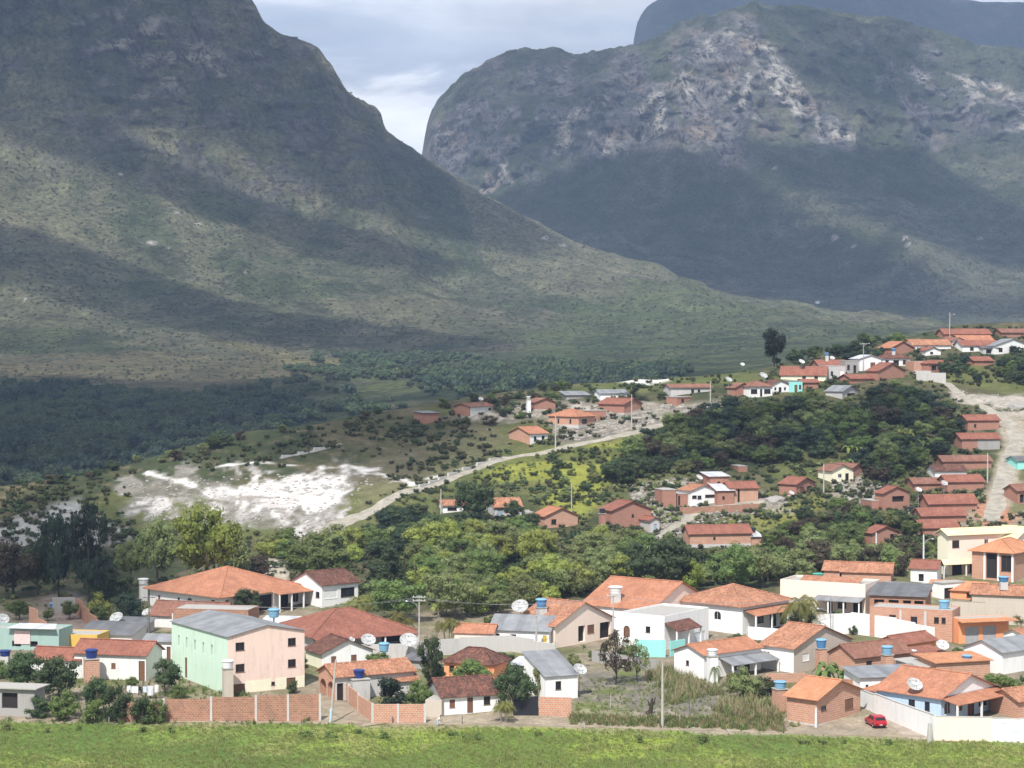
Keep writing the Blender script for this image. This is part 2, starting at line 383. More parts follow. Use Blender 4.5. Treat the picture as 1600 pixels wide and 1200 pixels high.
gpx, gpy = project(gX, gY, gZ)
def nearcol():
    px, py = gpx, gpy
    n1 = fbm(gX / 14, gY / 14, 4, 21); n2 = fbm(gX / 3.5, gY / 3.5, 3, 33); n3 = fbm(gX / 1.6, gY / 1.6, 2, 41)
    nb = fbm(gX / 40, gY / 40, 3, 55)
    C = np.zeros(px.shape + (3,))
    def lay(c, m): C[:] = C * (1 - m[..., None]) + np.array(c) * m[..., None]
    C[:] = (0.088, 0.082, 0.042)                                      # scrubby slope
    lay((0.055, 0.066, 0.030), sstep(0.45, 0.62, n1)); lay((0.15, 0.12, 0.078), sstep(0.56, 0.72, n2) * 0.7); lay((0.035, 0.042, 0.022), sstep(0.56, 0.62, n3 * .6 + n1 * .4) * .6)
    lay((0.12, 0.135, 0.042), sstep(0.55, 0.68, nb) * 0.6)
    def zone(poly, soft, jit=0.5):
        return sstep(-soft, soft, polydist(px, py, poly) + (n1 - 0.5) * soft * 4 * jit + (n2 - 0.5) * soft * 2.5 * jit)
    # yellow-green pasture beside the diagonal road
    m = zone([(745, 740), (800, 722), (900, 700), (1000, 678), (1090, 648), (1075, 690), (960, 735), (940, 790), (900, 815), (850, 790), (860, 752), (790, 752)], 9)
    lay((0.225, 0.235, 0.045), m * 0.9); lay((0.09, 0.10, 0.035), m * sstep(0.52, 0.66, n1) * 0.85)
    lay((0.2, 0.2, 0.05), zone([(1100, 830), (1180, 800), (1290, 770), (1300, 790), (1200, 830), (1120, 850)], 7) * 0.7)
    lay((0.18, 0.155, 0.10), zone([(610, 700), (760, 650), (800, 690), (760, 715), (660, 752), (560, 800), (560, 730)], 12) * 0.45)
    # village flat
    v = zone([(-200, 940), (420, 940), (600, 965), (900, 940), (1210, 930), (1240, 880), (1480, 880), (1480, 780), (1800, 700), (1800, 1142), (-200, 1128)], 8)
    lay((0.24, 0.20, 0.145), v * 0.9); lay((0.12, 0.13, 0.05), v * sstep(0.5, 0.62, n1) * 0.8); lay((0.30, 0.25, 0.18), v * sstep(0.58, 0.7, n2) * 0.6)
    # rubble and bare earth terraces
    for poly, a in (([(700, 650), (820, 628), (1050, 630), (1130, 630), (1080, 652), (960, 682), (880, 690), (850, 650), (760, 662)], .8),
                    ([(980, 760), (1060, 745), (1200, 770), (1240, 800), (1100, 800), (1060, 840), (1010, 830), (1000, 790)], .85),
                    ([(1300, 745), (1380, 740), (1400, 775), (1330, 790), (1290, 780)], .8),
                    ([(1390, 790), (1460, 790), (1460, 830), (1400, 850)], .6)):
        m = zone(poly, 6); lay((0.27, 0.235, 0.195), m * a); lay((0.13, 0.115, 0.095), m * sstep(0.52, 0.64, n2) * .85); lay((0.42, 0.38, 0.33), m * sstep(0.62, 0.72, n3) * .6)
    # pale sand by the upper road and on the ridge
    m = zone([(1470, 600), (1500, 612), (1600, 620), (1700, 620), (1700, 700), (1590, 690), (1560, 655), (1500, 632)], 6); lay((0.36, 0.32, 0.27), m * sstep(.36, .52, n2 * .5 + n1 * .5))
    m = zone([(1545, 645), (1600, 650), (1602, 700), (1588, 760), (1568, 810), (1532, 812), (1552, 740), (1570, 690)], 5); lay((0.31, 0.265, 0.205), m * .9)
    m = sstep(1.5, -1.5, np.hypot((px - 1558) / 26, (py - 795) / 22) * 4 - 4 + (n1 - .5) * 6); lay((0.42, 0.17, 0.10), m * .7)
    m = zone([(930, 593), (1000, 588), (1052, 586), (1048, 594), (1000, 604), (985, 598)], 3, .2); lay((0.55, 0.53, 0.49), m)
    # eroded white quarry face
    dq = polydist(px, py, [(205, 762), (290, 748), (330, 760), (420, 744), (480, 738), (540, 728), (590, 738), (555, 764), (555, 795), (520, 824), (460, 838), (380, 818), (320, 802), (230, 815), (190, 800)])
    stk = fbm(gX / 2.2 + fbm(gX / 12, gY / 12, 2, 3) * 3, gY / 9, 4, 77)
    halo = sstep(-8, 18, dq + (n1 - .5) * 60 + (stk - .5) * 55)
    lay((0.31, 0.285, 0.265), halo * .8); lay((0.50, 0.47, 0.44), halo * sstep(.50, .64, stk) * .8); lay((0.11, 0.10, 0.065), halo * np.maximum(sstep(0.50, 0.58, n2), sstep(.48, .56, n1) * sstep(420, 330, px)) * .75)
    core = sstep(-8, 14, polydist(px, py, [(330, 765), (420, 748), (500, 742), (540, 752), (535, 790), (500, 815), (450, 800), (380, 790)]) + (stk - .5) * 60 + (n2 - .5) * 30)
    lay((0.74, 0.71, 0.68), core); lay((0.40, 0.36, 0.33), core * sstep(.50, .66, stk) * .7); lay((0.22, 0.19, 0.16), core * sstep(.60, .66, n2) * .8)
    for pl, w in (([(500, 733), (545, 727), (590, 738), (640, 755)], 5), ([(230, 742), (285, 750), (330, 775)], 5), ([(330, 730), (400, 722), (470, 728)], 2), ([(440, 715), (530, 695)], 2), ([(640, 757), (700, 738), (790, 716)], 3)):
        d = np.full(px.shape, 1e9)
        for (x0, y0), (x1, y1) in zip(pl[:-1], pl[1:]):
            t = np.clip(((px - x0) * (x1 - x0) + (py - y0) * (y1 - y0)) / ((x1 - x0) ** 2 + (y1 - y0) ** 2), 0, 1); d = np.minimum(d, np.hypot(px - x0 - t * (x1 - x0), py - y0 - t * (y1 - y0)))
        lay((0.6, 0.57, 0.53), sstep(w, 0, d + (n2 - .5) * w * 3))
    m = zone([(-200, 835), (0, 818), (60, 800), (125, 782), (130, 800), (200, 830), (215, 850), (100, 850), (-200, 880)], 8); lay((0.42, 0.40, 0.38), m * .85); lay((0.12, 0.10, 0.09), m * sstep(.5, .62, n2) * .8)
    m = zone([(400, 880), (440, 868), (452, 905), (440, 925), (400, 905)], 6); lay((0.40, 0.34, 0.27), m)
    m = zone([(60, 930), (120, 925), (165, 985), (90, 1000)], 8); lay((0.24, 0.19, 0.16), m)
    # ploughed plot
    m = zone([(905, 1050), (980, 1050), (1060, 1060), (1200, 1100), (1215, 1135), (1000, 1135), (900, 1120)], 7); lay((0.165, 0.15, 0.125), m); lay((0.13, 0.15, 0.05), m * sstep(.5, .6, n1)); lay((.25, .215, .16), m * sstep(.6, .7, n3) * .6)
    # track and meadow in front
    lay((0.30, 0.25, 0.185), sstep(1108, 1124, py + (n1 - .5) * 14)); edge = np.interp(px, [-200, 0, 500, 1000, 1400, 1800], [1124, 1127, 1130, 1140, 1153, 1160])
    m = sstep(-3, 3, py - edge + (n1 - .5) * 12 + (n2 - .5) * 8)
    gr = np.stack([0.165 + 0.16 * (nb - .4) + 0.10 * (n1 - .5), 0.23 + 0.14 * (nb - .4) + 0.08 * (n1 - .5), 0.048 + 0 * n1], -1)
    C[:] = C * (1 - m[..., None]) + gr * m[..., None]
    lay((0.25, 0.225, 0.09), m * sstep(.50, .66, n2 * .6 + n1 * .4) * .6); lay((0.07, 0.12, 0.03), m * sstep(.46, .36, n1) * .6); lay((0.26, 0.21, 0.15), m * sstep(14, 0, py - edge) * sstep(.5, .62, n1) * .8)
    C *= (0.82 + 0.36 * n3)[..., None]
    return np.clip(C, 0.01, 0.9)
def groundmat():
    t = NT('ground_earth', 0.95, 0.08); a = t.n('ShaderNodeAttribute', attribute_name='Col'); o = t.coord('Object')
    f = t.noise(o, 1.7, 5, 0.7); g = t.noise(o, 0.35, 4)
    c = t.mix(1.0, a.outputs['Color'], t.grey(t.rng(f, 0.3, 0.7, 0.66, 1.3)), 'MULTIPLY')
    c = t.mix(1.0, c, t.grey(t.rng(g, 0.3, 0.7, 0.85, 1.14)), 'MULTIPLY')
    t.base(c); t.bump(f, 0.25, 0.7); return t.m
GM = groundmat()
nc_ = nearcol()
me = npmesh('ground', np.stack([gX, gY, gZ], -1).reshape(-1, 3), gridfaces(len(NR), len(NC)), GM, nc_.reshape(-1, 3))
tag(link('ground', me), 'meadow, village flat and scrubby hillside', kind='structure')

# ------------------------------------------------------------------ mountains and valley
def sheetgrid(cols, levels, rows, lvY):
    """height of a mountain sheet from its crest and slope lines; levels = [(Y, xs, pys) or (Y, z)]"""
    Zk = []
    for L in levels:
        if len(L) == 2: Zk.append(np.full(cols.shape, float(L[1])))
        else:
            py = np.interp(cols, L[1], L[2])
            k = 7; w = np.hanning(k + 2)[1:-1]; w /= w.sum(); 
            if len(L) == 3: py = np.convolve(np.pad(py, k // 2, mode='edge'), w, 'valid')
            Zk.append(np.array([zpix(c, p, L[0]) for c, p in zip(cols, py)]))
    Zk = np.array(Zk); Yk = np.array([L[0] for L in levels], float)
    d = np.diff(Zk, axis=0) / np.diff(Yk)[:, None]                    # monotone cubic through the lines
    m = np.zeros_like(Zk); m[0] = d[0]; m[-1] = d[-1]
    s = d[:-1] * d[1:] > 0
    m[1:-1] = np.where(s, 2 * d[:-1] * d[1:] / (d[:-1] + d[1:] + 1e-12), 0)
    Z = np.zeros((len(rows), len(cols)))
    for i, Y in enumerate(rows):
        k = int(np.clip(np.searchsorted(Yk, Y) - 1, 0, len(Yk) - 2)); h = Yk[k + 1] - Yk[k]; t = (Y - Yk[k]) / h
        Z[i] = (2 * t**3 - 3 * t**2 + 1) * Zk[k] + (t**3 - 2 * t**2 + t) * h * m[k] + (-2 * t**3 + 3 * t**2) * Zk[k + 1] + (t**3 - t**2) * h * m[k + 1]
    return Z
def mountmat(name):
    t = NT(name, 0.95, 0.05); a = t.n('ShaderNodeAttribute', attribute_name='Col'); rk = t.n('ShaderNodeAttribute', attribute_name='Rock'); o = t.coord('Object')
    f = t.noise(o, 0.20, 8, 0.80); g = t.noise(t.map(o, (1, 1, 0.5)), 0.03, 6, 0.68); h = t.noise(o, 0.55, 3, 0.7)
    veg = t.mix(1.0, a.outputs['Color'], t.grey(t.rng(f, 0.36, 0.64, 0.42, 1.60)), 'MULTIPLY')
    veg = t.mix(1.0, veg, t.grey(t.rng(g, 0.34, 0.66, 0.68, 1.32)), 'MULTIPLY')
    # thickets: crisp-edged patches of darker bush
    th = t.math('MULTIPLY', t.rng(f, 0.40, 0.47, 1, 0), t.rng(g, 0.42, 0.56, 1, 0.15)); veg = t.mix(t.math('MULTIPLY', th, 0.6), veg, (0.036, 0.046, 0.024))
    # bare rock: upright cracks, ledges, streaks of lichen
    rm = t.n('ShaderNodeMapping'); rm.inputs['Rotation'].default_value = (0, math.radians(24), 0); t.l(o, rm.inputs[0])
    cr = t.noise(t.map(rm.outputs[0], (0.085, 0.085, 0.016)), 1.0, 8, 0.74, 0.7); ld = t.noise(t.map(o, (0.03, 0.03, 0.10)), 1.0, 6, 0.7, 0.4); pt = t.noise(t.map(o, (.03, .03, .02)), 1.0, 6, 0.7)
    roc = t.mix(1.0, a.outputs['Color'], t.grey(t.rng(cr, 0.38, 0.60, 0.45, 1.35)), 'MULTIPLY'); roc = t.mix(1.0, roc, t.grey(t.rng(ld, 0.40, 0.60, 0.8, 1.15)), 'MULTIPLY')
    crack = t.math('MAXIMUM', t.rng(cr, 0.435, 0.455, 1, 0), t.rng(ld, 0.385, 0.40, 0.7, 0)); roc = t.mix(t.math('MULTIPLY', crack, 0.8), roc, (0.034, 0.034, 0.032))
    roc = t.mix(t.rng(pt, 0.56, 0.60, 0, 0.85), roc, (0.055, 0.064, 0.034))
    c = t.mix(rk.outputs['Fac'], veg, roc); t.base(c)
    hh = t.math('ADD', f, t.math('MULTIPLY', t.math('ADD', t.math('MULTIPLY', cr, 2.4), ld), rk.outputs['Fac'])); t.bump(hh, 6.0, 1.0); return t.m
MM = mountmat('mountain_scrub_and_rock')
class Sheet: pass
def hitsheet(S, px, py):
    px = np.asarray(px, float); py = np.asarray(py, float)
    u, f, w = raydir(px, py); s = u / f; c = np.clip((s * F + 800 - S.cols[0]) / (S.cols[1] - S.cols[0]), 0, len(S.cols) - 1.001); ci = c.astype(int); cf = (c - ci)[:, None]
    prof = S.Z[:, ci].T * (1 - cf) + S.Z[:, ci + 1].T * cf
    zr = H + (w / f)[:, None] * S.rows[None]; hit = prof >= zr; ok = hit[:, 1:].any(1); k = np.maximum(hit.argmax(1), 1); r = np.arange(len(px))
    d0 = (zr - prof)[r, k - 1]; d1 = (zr - prof)[r, k]; tt = np.clip(d0 / (d0 - d1 + 1e-9), 0, 1); Y = S.rows[k - 1] + (S.rows[k] - S.rows[k - 1]) * tt
    return np.stack([s * Y, Y, H + (w / f) * Y], -1), ok
def rockcol(S, rock, base):
    return base * (1 - rock[..., None]) + S * rock[..., None]

# left massif with the valley floor in front of it
L_ = Sheet(); L_.cols = np.arange(-260, 1720, 4.0)
L_.rows = np.concatenate([np.arange(600, 1400, 9.0), np.arange(1400, 2050, 4.0), np.arange(2050, 2312, 1.6), np.arange(2320, 2800, 24.0)])
RX = [-260, 0, 200, 330, 390, 402, 415, 450, 480, 500, 520, 535, 545, 565, 585, 596, 602, 630, 660, 700, 750, 800, 850, 900, 1000, 1130, 1300, 1400, 1500, 1720]
RY = [-330, -230, -130, -62, -2, 18, 42, 60, 78, 92, 116, 140, 152, 160, 165, 178, 202, 220, 240, 268, 302, 330, 360, 388, 420, 462, 500, 518, 528, 540]
lvl = [(600, -14), (760, -10), (1000, [-260, 0, 200, 400, 800, 1100, 1400, 1720], [672, 672, 662, 650, 618, 588, 566, 556]),
       (1400, [-260, 0, 400, 800, 1100, 1400, 1720], [580, 583, 580, 560, 543, 531, 527]),
       (1750, [-260, 0, 200, 400, 600, 800, 1000, 1150, 1300, 1450, 1720], [390, 425, 455, 476, 492, 500, 506, 505, 512, 521, 535]),
       (2050, [-260, 0, 200, 400, 600, 800, 1000, 1150, 1300, 1450, 1720], [150, 205, 268, 322, 372, 420, 450, 477, 505, 520, 537]),
       (2300, RX, RY, 0), (2800, RX, [y + 190 for y in RY])]
Zs = sheetgrid(L_.cols, lvl, L_.rows, None)
U, Yg = np.meshgrid((L_.cols - 800) / F, L_.rows); Xg = U * Yg
up = sstep(1350, 1950, Yg); cl = sstep(1950, 2150, Yg) * sstep(2420, 2300, Yg)
wx = Xg + (fbm(Xg / 120, Yg / 120, 3, 4) - .5) * 90; wy = Yg * 0.55 + Xg * 0.35
gul = ridged(wx / 190 + wy / 330, wy / 620, 4, 8) - 0.55
hi_ = sstep(760, 500, L_.cols)[None, :]
Zs = Zs + gul * 40 * up * sstep(2330, 2200, Yg) + (fbm(Xg / 60, Yg / 60, 4, 12) - .5) * 18 * up + (fbm(Xg / 130, Yg / 130, 3, 15) - .5) * 9 * sstep(700, 1000, Yg)
crag = (ridged(Xg / 42, Zs / 26, 4, 19) - .5)
Yd = Yg + crag * 20 * cl * hi_ + (fbm(Xg / 16, Zs / 9, 3, 23) - .5) * 10 * cl * hi_
Zs = Zs + (fbm(Xg / 14, Yg / 9, 3, 29) - .5) * (2 + 7 * cl * hi_) * up
L_.Z = Zs
pxl, pyl = project(Xg, Yg, Zs)
n1 = fbm(Xg / 70, Yg / 70, 4, 61); n2 = fbm(Xg / 18, Yg / 18, 4, 67); n3 = fbm(Xg / 30, Zs / 14, 4, 71)
C = np.zeros(Xg.shape + (3,)); C[:] = (0.120, 0.126, 0.074)
def lay(C, c, m): C[:] = C * (1 - m[..., None]) + np.array(c) * m[..., None]
lay(C, (0.080, 0.098, 0.046), sstep(.48, .62, n1)); lay(C, (0.165, 0.15, 0.095), sstep(.54, .66, fbm(Xg / 110 + 9, Yg / 110, 4, 81)) * .7)
lay(C, (0.055, 0.072, 0.036), sstep(.56, .64, n2) * .6)
band = sstep(.5, .62, fbm((wx + wy * .8) / 120, wy / 700, 3, 91)); lay(C, (0.20, 0.19, 0.115), band * .6 * sstep(1500, 1750, Yg))
rockzone = np.maximum.reduce([sstep(-25, 20, polydist(pxl, pyl, p) + (n1 - .5) * 110) for p in
    ([(40, 100), (100, 115), (200, 150), (270, 180), (250, 195), (160, 150), (60, 128)], [(120, 40), (190, 30), (260, 60), (300, 130), (220, 110)],
     [(300, 90), (420, 40), (440, 130), (425, 215), (350, 150)], [(440, 160), (480, 190), (475, 215), (450, 205)])])
rkm = np.maximum(rockzone * sstep(.40, .56, n3 * .6 + n2 * .4), cl * hi_ * sstep(.50, .62, n3) * .75)
lay(C, (0.15, 0.14, 0.135), rkm); lay(C, (0.42, 0.375, 0.31), rockzone * sstep(.52, .64, n3) * .9)
for bx, by, br in ((238, 380, 9), (262, 388, 5), (188, 272, 5), (852, 372, 6), (880, 383, 6), (40, 467, 4), (278, 332, 4), (310, 350, 4), (385, 424, 4)):
    lay(C, (0.42, 0.39, 0.35), sstep(1.2, .5, np.hypot((pxl - bx) / br, (pyl - by) / (br * .5)) + (n2 - .5)))
# forest floor, pale meadow tongues at the foot
lay(C, (0.045, 0.062, 0.03), sstep(1100, 950, Yg + (n1 - .5) * 260))
for poly, c in (([(0, 575), (180, 560), (330, 545), (560, 565), (700, 590), (420, 600), (200, 615), (0, 615)], (0.17, 0.145, 0.082)),
                ([(330, 535), (480, 550), (620, 570), (760, 595), (800, 604), (640, 592), (470, 568)], (0.23, 0.205, 0.10)), ([(420, 600), (540, 578), (800, 598), (790, 612), (560, 604)], (0.16, 0.185, 0.075))):
    lay(C, c, sstep(-7, 6, polydist(pxl, pyl, poly) + (n1 - .5) * 40) * .8)
lay(C, (0.105, 0.135, 0.055), sstep(-20, 30, polydist(pxl, pyl, [(820, 540), (900, 470), (1010, 440), (1140, 470), (1300, 500), (1430, 520), (1500, 540), (1100, 590), (900, 590)]) + (n1 - .5) * 60) * .75); lay(C, (0.05, 0.068, 0.034), sstep(860, 960, pxl) * sstep(.52, .6, n2) * sstep(1900, 1500, Yg) * .7)
me = npmesh('mountain', np.stack([Xg, Yd, Zs], -1).reshape(-1, 3), gridfaces(*Xg.shape), MM, np.clip(C, .01, .8).reshape(-1, 3))
ra = me.attributes.new('Rock', 'FLOAT', 'POINT'); ra.data.foreach_set('value', np.clip(rkm, 0, 1).astype('f').ravel())
tag(link('mountain', me), 'left mountain and the wooded valley at its foot', kind='structure')

# right massif
R_ = Sheet(); R_.cols = np.arange(596, 1800, 4.0)
R_.rows = np.concatenate([np.arange(1900, 2700, 9.0), np.arange(2700, 3000, 4.0), np.arange(3000, 3410, 2.0), np.arange(3420, 4100, 34.0)])
RX = [596, 640, 655, 662, 668, 675, 686, 700, 720, 740, 760, 780, 820, 860, 880, 895, 905, 950, 1000, 1040, 1080, 1120, 1170, 1230, 1300, 1380, 1430, 1500, 1600, 1800]
RY = [330, 300, 268, 236, 205, 180, 162, 145, 125, 110, 99, 90, 82, 83, 88, 95, 92, 80, 72, 55, 40, 25, 15, 12, 20, 30, 41, 65, 82, 100]
lvl = [(1900, -12), (2400, [596, 1000, 1300, 1600, 1800], [480, 478, 494, 494, 490]), (2700, [596, 750, 900, 1000, 1200, 1400, 1600, 1800], [392, 390, 385, 388, 396, 398, 385, 375]),
       (3000, [596, 660, 750, 850, 950, 1050, 1200, 1350, 1500, 1600, 1800], [350, 335, 306, 280, 246, 226, 224, 246, 250, 238, 225]),
       (3160, [596, 640, 662, 675, 700, 740, 780, 850, 900, 1000, 1050, 1120, 1200, 1300, 1400, 1500, 1600, 1800], [345, 322, 265, 225, 200, 180, 165, 160, 150, 130, 110, 85, 80, 110, 130, 140, 150, 160]),
       (3400, RX, RY, 0), (4100, RX, [y + 140 for y in RY])]
Zs = sheetgrid(R_.cols, lvl, R_.rows, None)
U, Yg = np.meshgrid((R_.cols - 800) / F, R_.rows); Xg = U * Yg
up = sstep(2350, 2800, Yg); cl = sstep(2900, 3040, Yg) * sstep(3500, 3380, Yg)
wx = Xg + (fbm(Xg / 150, Yg / 150, 3, 104) - .5) * 120
gul = ridged(wx / 210 + Yg / 900, Yg / 900, 4, 108) - .55
Zs = Zs + gul * 42 * up * sstep(3420, 3250, Yg) + (fbm(Xg / 70, Yg / 70, 4, 112) - .5) * 22 * up
# a long spur that runs down to the right from the middle of the wall, and a hollow beside it
pxr, pyr = project(Xg, Yg, Zs)
sp = np.full(Xg.shape, 1e9)
pl = [(1010, 215), (1090, 235), (1200, 275), (1290, 330), (1420, 420)]
for (x0, y0), (x1, y1) in zip(pl[:-1], pl[1:]):
    t = np.clip(((pxr - x0) * (x1 - x0) + (pyr - y0) * (y1 - y0)) / ((x1 - x0) ** 2 + (y1 - y0) ** 2), 0, 1); sp = np.minimum(sp, np.hypot(pxr - x0 - t * (x1 - x0), (pyr - y0 - t * (y1 - y0)) * 1.3))
Zs = Zs + 26 * np.exp(-(sp / 55) ** 2)
rib = ridged((Xg - Yg * .12) / 95, Zs / 260, 4, 119) - .5; crag = fbm(Xg / 34, Zs / 24, 4, 121) - .5
Yd = Yg - rib * 75 * cl - crag * 46 * cl + (fbm(Xg / 14, Zs / 9, 3, 127) - .5) * 14 * cl
Zs = Zs + (fbm(Xg / 16, Yg / 12, 3, 131) - .5) * (3 + 8 * cl) * up
R_.Z = Zs; pxr, pyr = project(Xg, Yd, Zs)
n1 = fbm(Xg / 80, Yg / 80, 4, 161); n2 = fbm(Xg / 20, Yg / 20, 4, 167); n3 = fbm(Xg / 26, Zs / 22, 4, 171); n4 = fbm(Xg / 60, Zs / 90, 3, 175)
C = np.zeros(Xg.shape + (3,)); C[:] = (0.080, 0.090, 0.056)
lay(C, (0.058, 0.07, 0.034), sstep(.46, .62, n1)); lay(C, (0.15, 0.145, 0.095), sstep(.54, .68, fbm(Xg / 140, Yg / 140, 4, 181)) * .6); lay(C, (0.045, 0.055, 0.03), sstep(.56, .64, n2) * .6)
rz = np.maximum.reduce([sstep(-22, 26, polydist(pxr, pyr, p) + (n4 - .5) * 120 + (n1 - .5) * 60) for p in
    ([(655, 300), (668, 200), (700, 150), (780, 110), (900, 110), (990, 120), (1000, 215), (900, 262), (820, 285), (755, 305)],
     [(960, 110), (1080, 50), (1150, 55), (1215, 110), (1290, 130), (1330, 215), (1290, 218), (1200, 190), (1120, 222), (1010, 215)],
     [(1360, 70), (1480, 120), (1600, 150), (1750, 170), (1750, 230), (1600, 210), (1450, 175), (1350, 140)])])
ribs = np.maximum.reduce([sstep(-6, 8, polydist(pxr, pyr, p) + (n3 - .5) * 34 + (n2 - .5) * 22) for p in
    ([(1100, 52), (1140, 50), (1160, 100), (1196, 182), (1180, 192), (1150, 150), (1118, 110)], [(1040, 80), (1075, 100), (1085, 150), (1050, 140)], [(988, 165), (1030, 150), (1075, 195), (1108, 222), (1075, 222), (1020, 210)],
     [(1165, 60), (1200, 70), (1260, 140), (1300, 190), (1332, 212), (1290, 220), (1250, 180), (1200, 130)], [(915, 205), (965, 215), (955, 240), (920, 255)], [(870, 190), (900, 180), (905, 220), (870, 235)], [(752, 262), (790, 255), (800, 285), (760, 298)], [(1425, 105), (1460, 110), (1455, 140), (1430, 135)], [(1480, 115), (1560, 130), (1600, 150), (1540, 150)], [(1560, 195), (1640, 185), (1640, 215), (1560, 210)])])
rk = np.maximum(rz * sstep(.42, .56, n3 * .55 + n4 * .45), ribs)
lay(C, (0.15, 0.145, 0.145), rk); lay(C, (0.24, 0.225, 0.21), rk * sstep(.5, .62, n3)); lay(C, (0.55, 0.51, 0.44), ribs * sstep(.40, .60, fbm(Xg / 20, Zs / 34, 4, 191))); lay(C, (0.34, 0.25, 0.175), rk * sstep(.62, .7, fbm(Xg / 40, Zs / 30, 3, 193)) * .5)
for bx, by, br in ((1303, 371, 7), (1335, 385, 4), (1415, 372, 5), (1420, 383, 4), (1530, 372, 5), (1210, 262, 4)):
    lay(C, (0.40, 0.36, 0.32), sstep(1.2, .5, np.hypot((pxr - bx) / br, (pyr - by) / (br * .6)) + (n2 - .5)))
me = npmesh('mountain', np.stack([Xg, Yd, Zs], -1).reshape(-1, 3), gridfaces(*Xg.shape), MM, np.clip(C, .01, .8).reshape(-1, 3))
ra = me.attributes.new('Rock', 'FLOAT', 'POINT'); ra.data.foreach_set('value', np.clip(rk, 0, 1).astype('f').ravel())
tag(link('mountain', me), 'right mountain with grey rock walls', kind='structure')

# far table mountain
T_ = Sheet(); T_.cols = np.arange(940, 1860, 5.0)
T_.rows = np.concatenate([np.arange(4200, 5000, 25.0), np.arange(5000, 5420, 6.0), np.arange(5430, 6400, 90.0)])
RX = [940, 975, 984, 989, 992, 1000, 1008, 1020, 1035, 1060, 1200, 1420, 1480, 1540, 1600, 1700, 1860]
RY = [330, 230, 120, 68, 42, 26, 14, 3, -6, -18, -30, -14, -4, 2, 4, 14, 30]
lvl = [(4200, -20), (4700, [940, 1000, 1860], [420, 400, 400]), (5000, [940, 985, 1000, 1100, 1860], [380, 260, 190, 170, 180]), (5400, RX, RY, 0), (6400, RX, [y + 120 for y in RY])]
Zs = sheetgrid(T_.cols, lvl, T_.rows, None)
U, Yg = np.meshgrid((T_.cols - 800) / F, T_.rows); Xg = U * Yg
Zs = Zs + (fbm(Xg / 90, Yg / 90, 4, 201) - .5) * 36 * sstep(4400, 5000, Yg) * sstep(5420, 5300, Yg)
T_.Z = Zs
Yd = Yg + (ridged(Xg / 110, Zs / 200, 4, 207) - .5) * 60 * sstep(5000, 5200, Yg)
n1 = fbm(Xg / 120, Zs / 90, 4, 211)
C = np.zeros(Xg.shape + (3,)); C[:] = (0.05, 0.056, 0.045); lay(C, (0.09, 0.085, 0.08), sstep(.52, .66, n1) * .7)
me = npmesh('mountain', np.stack([Xg, Yd, Zs], -1).reshape(-1, 3), gridfaces(*Xg.shape), MM, C.reshape(-1, 3))
tag(link('mountain', me), 'far flat-topped mountain', kind='structure')
# the plain that everything stands on, out to the horizon
b = MB(); R0 = 14000; n_ = 24
ring = [(R0 * math.cos(2 * PI * i / n_), R0 * math.sin(2 * PI * i / n_), -16) for i in range(n_)]
b.face(ring); o = b.build('plain', paint('plain_scrub', (0.10, 0.10, 0.05), 0.3)); tag(o, kind='structure')
# ------------------------------------------------------------------ roads
DIRT = None
def roadmat(name, c):
    t = NT(name, 0.95, 0.08); o = t.coord('Object'); a = t.noise(o, 0.5, 5, 0.65); f = t.noise(o, 4, 4)
    col = t.mix(t.rng(a, 0.35, 0.68, 0, 1), c, tuple(q * 0.62 for q in c)); col = t.mix(1.0, col, t.grey(t.rng(f, .3, .7, .85, 1.12)), 'MULTIPLY')
    t.base(col); t.bump(f, 0.06, 0.6); return t.m
ROADS = []
def road(name, label, pts, halfw, mt, lift=0.10):
    P = ground([p[0] for p in pts], [p[1] for p in pts])[:, :2]
    d = np.r_[0, np.cumsum(np.hypot(*np.diff(P, axis=0).T))]; n = max(int(d[-1] / 1.2), 4); s = np.linspace(0, d[-1], n)
    k = np.stack([np.interp(s, d, P[:, 0]), np.interp(s, d, P[:, 1])], 1)
    for _ in range(6): k[1:-1] = (k[:-2] + 2 * k[1:-1] + k[2:]) / 4
    t = np.gradient(k, axis=0); t /= np.hypot(t[:, 0], t[:, 1])[:, None]; nrm = np.stack([-t[:, 1], t[:, 0]], 1)
    hw = np.interp(s / d[-1], np.linspace(0, 1, len(halfw)), halfw) if hasattr(halfw, '__len__') else np.full(n, halfw)
    M = 7; V = []
    for j in range(M):
        f = j / (M - 1) * 2 - 1; w = hw * (1 + (fbm(s / 2.5, s * 0 + (1 if f > 0 else 5), 3, 51) - .5) * .5)
        q = k + nrm * (f * w)[:, None]; z = zg(q[:, 0], q[:, 1]) + lift * (1 - 0.75 * abs(f) ** 3)
        V.append(np.stack([q[:, 0], q[:, 1], z], 1))
    V = np.stack(V, 1).reshape(-1, 3)
    o = link(name, npmesh(name, V, gridfaces(n, M), mt)); tag(o, label, kind='structure'); ROADS.append((k, hw))
RM1 = roadmat('pale_dirt', (0.38, 0.345, 0.285)); RM2 = roadmat('brown_dirt', (0.33, 0.27, 0.20))
road('dirt_road', 'pale dirt road climbing the slope diagonally', [(505, 836), (530, 818), (600, 785), (680, 757), (740, 735), (790, 716), (870, 703), (960, 682), (1060, 655), (1135, 631)], [2.6, 1.4, 1.15, 1.0, 1.3, 1.2, 1.1], RM1)
road('dirt_road', 'pale sandy road on the right side of the hill', [(1478, 598), (1520, 630), (1572, 655), (1590, 685), (1574, 730), (1560, 780), (1545, 815)], [1.2, 1.5, 2.0, 2.0, 1.9], RM1)
road('footpath', 'stony path below the hillside houses', [(1025, 842), (1060, 820), (1085, 800), (1130, 790), (1200, 782), (1230, 786)], 1.0, RM1)
road('dirt_street', 'brown dirt lane between the brick yard walls', [(498, 1088), (525, 1104), (560, 1122), (590, 1133)], [1.6, 2.0, 2.6], RM2)
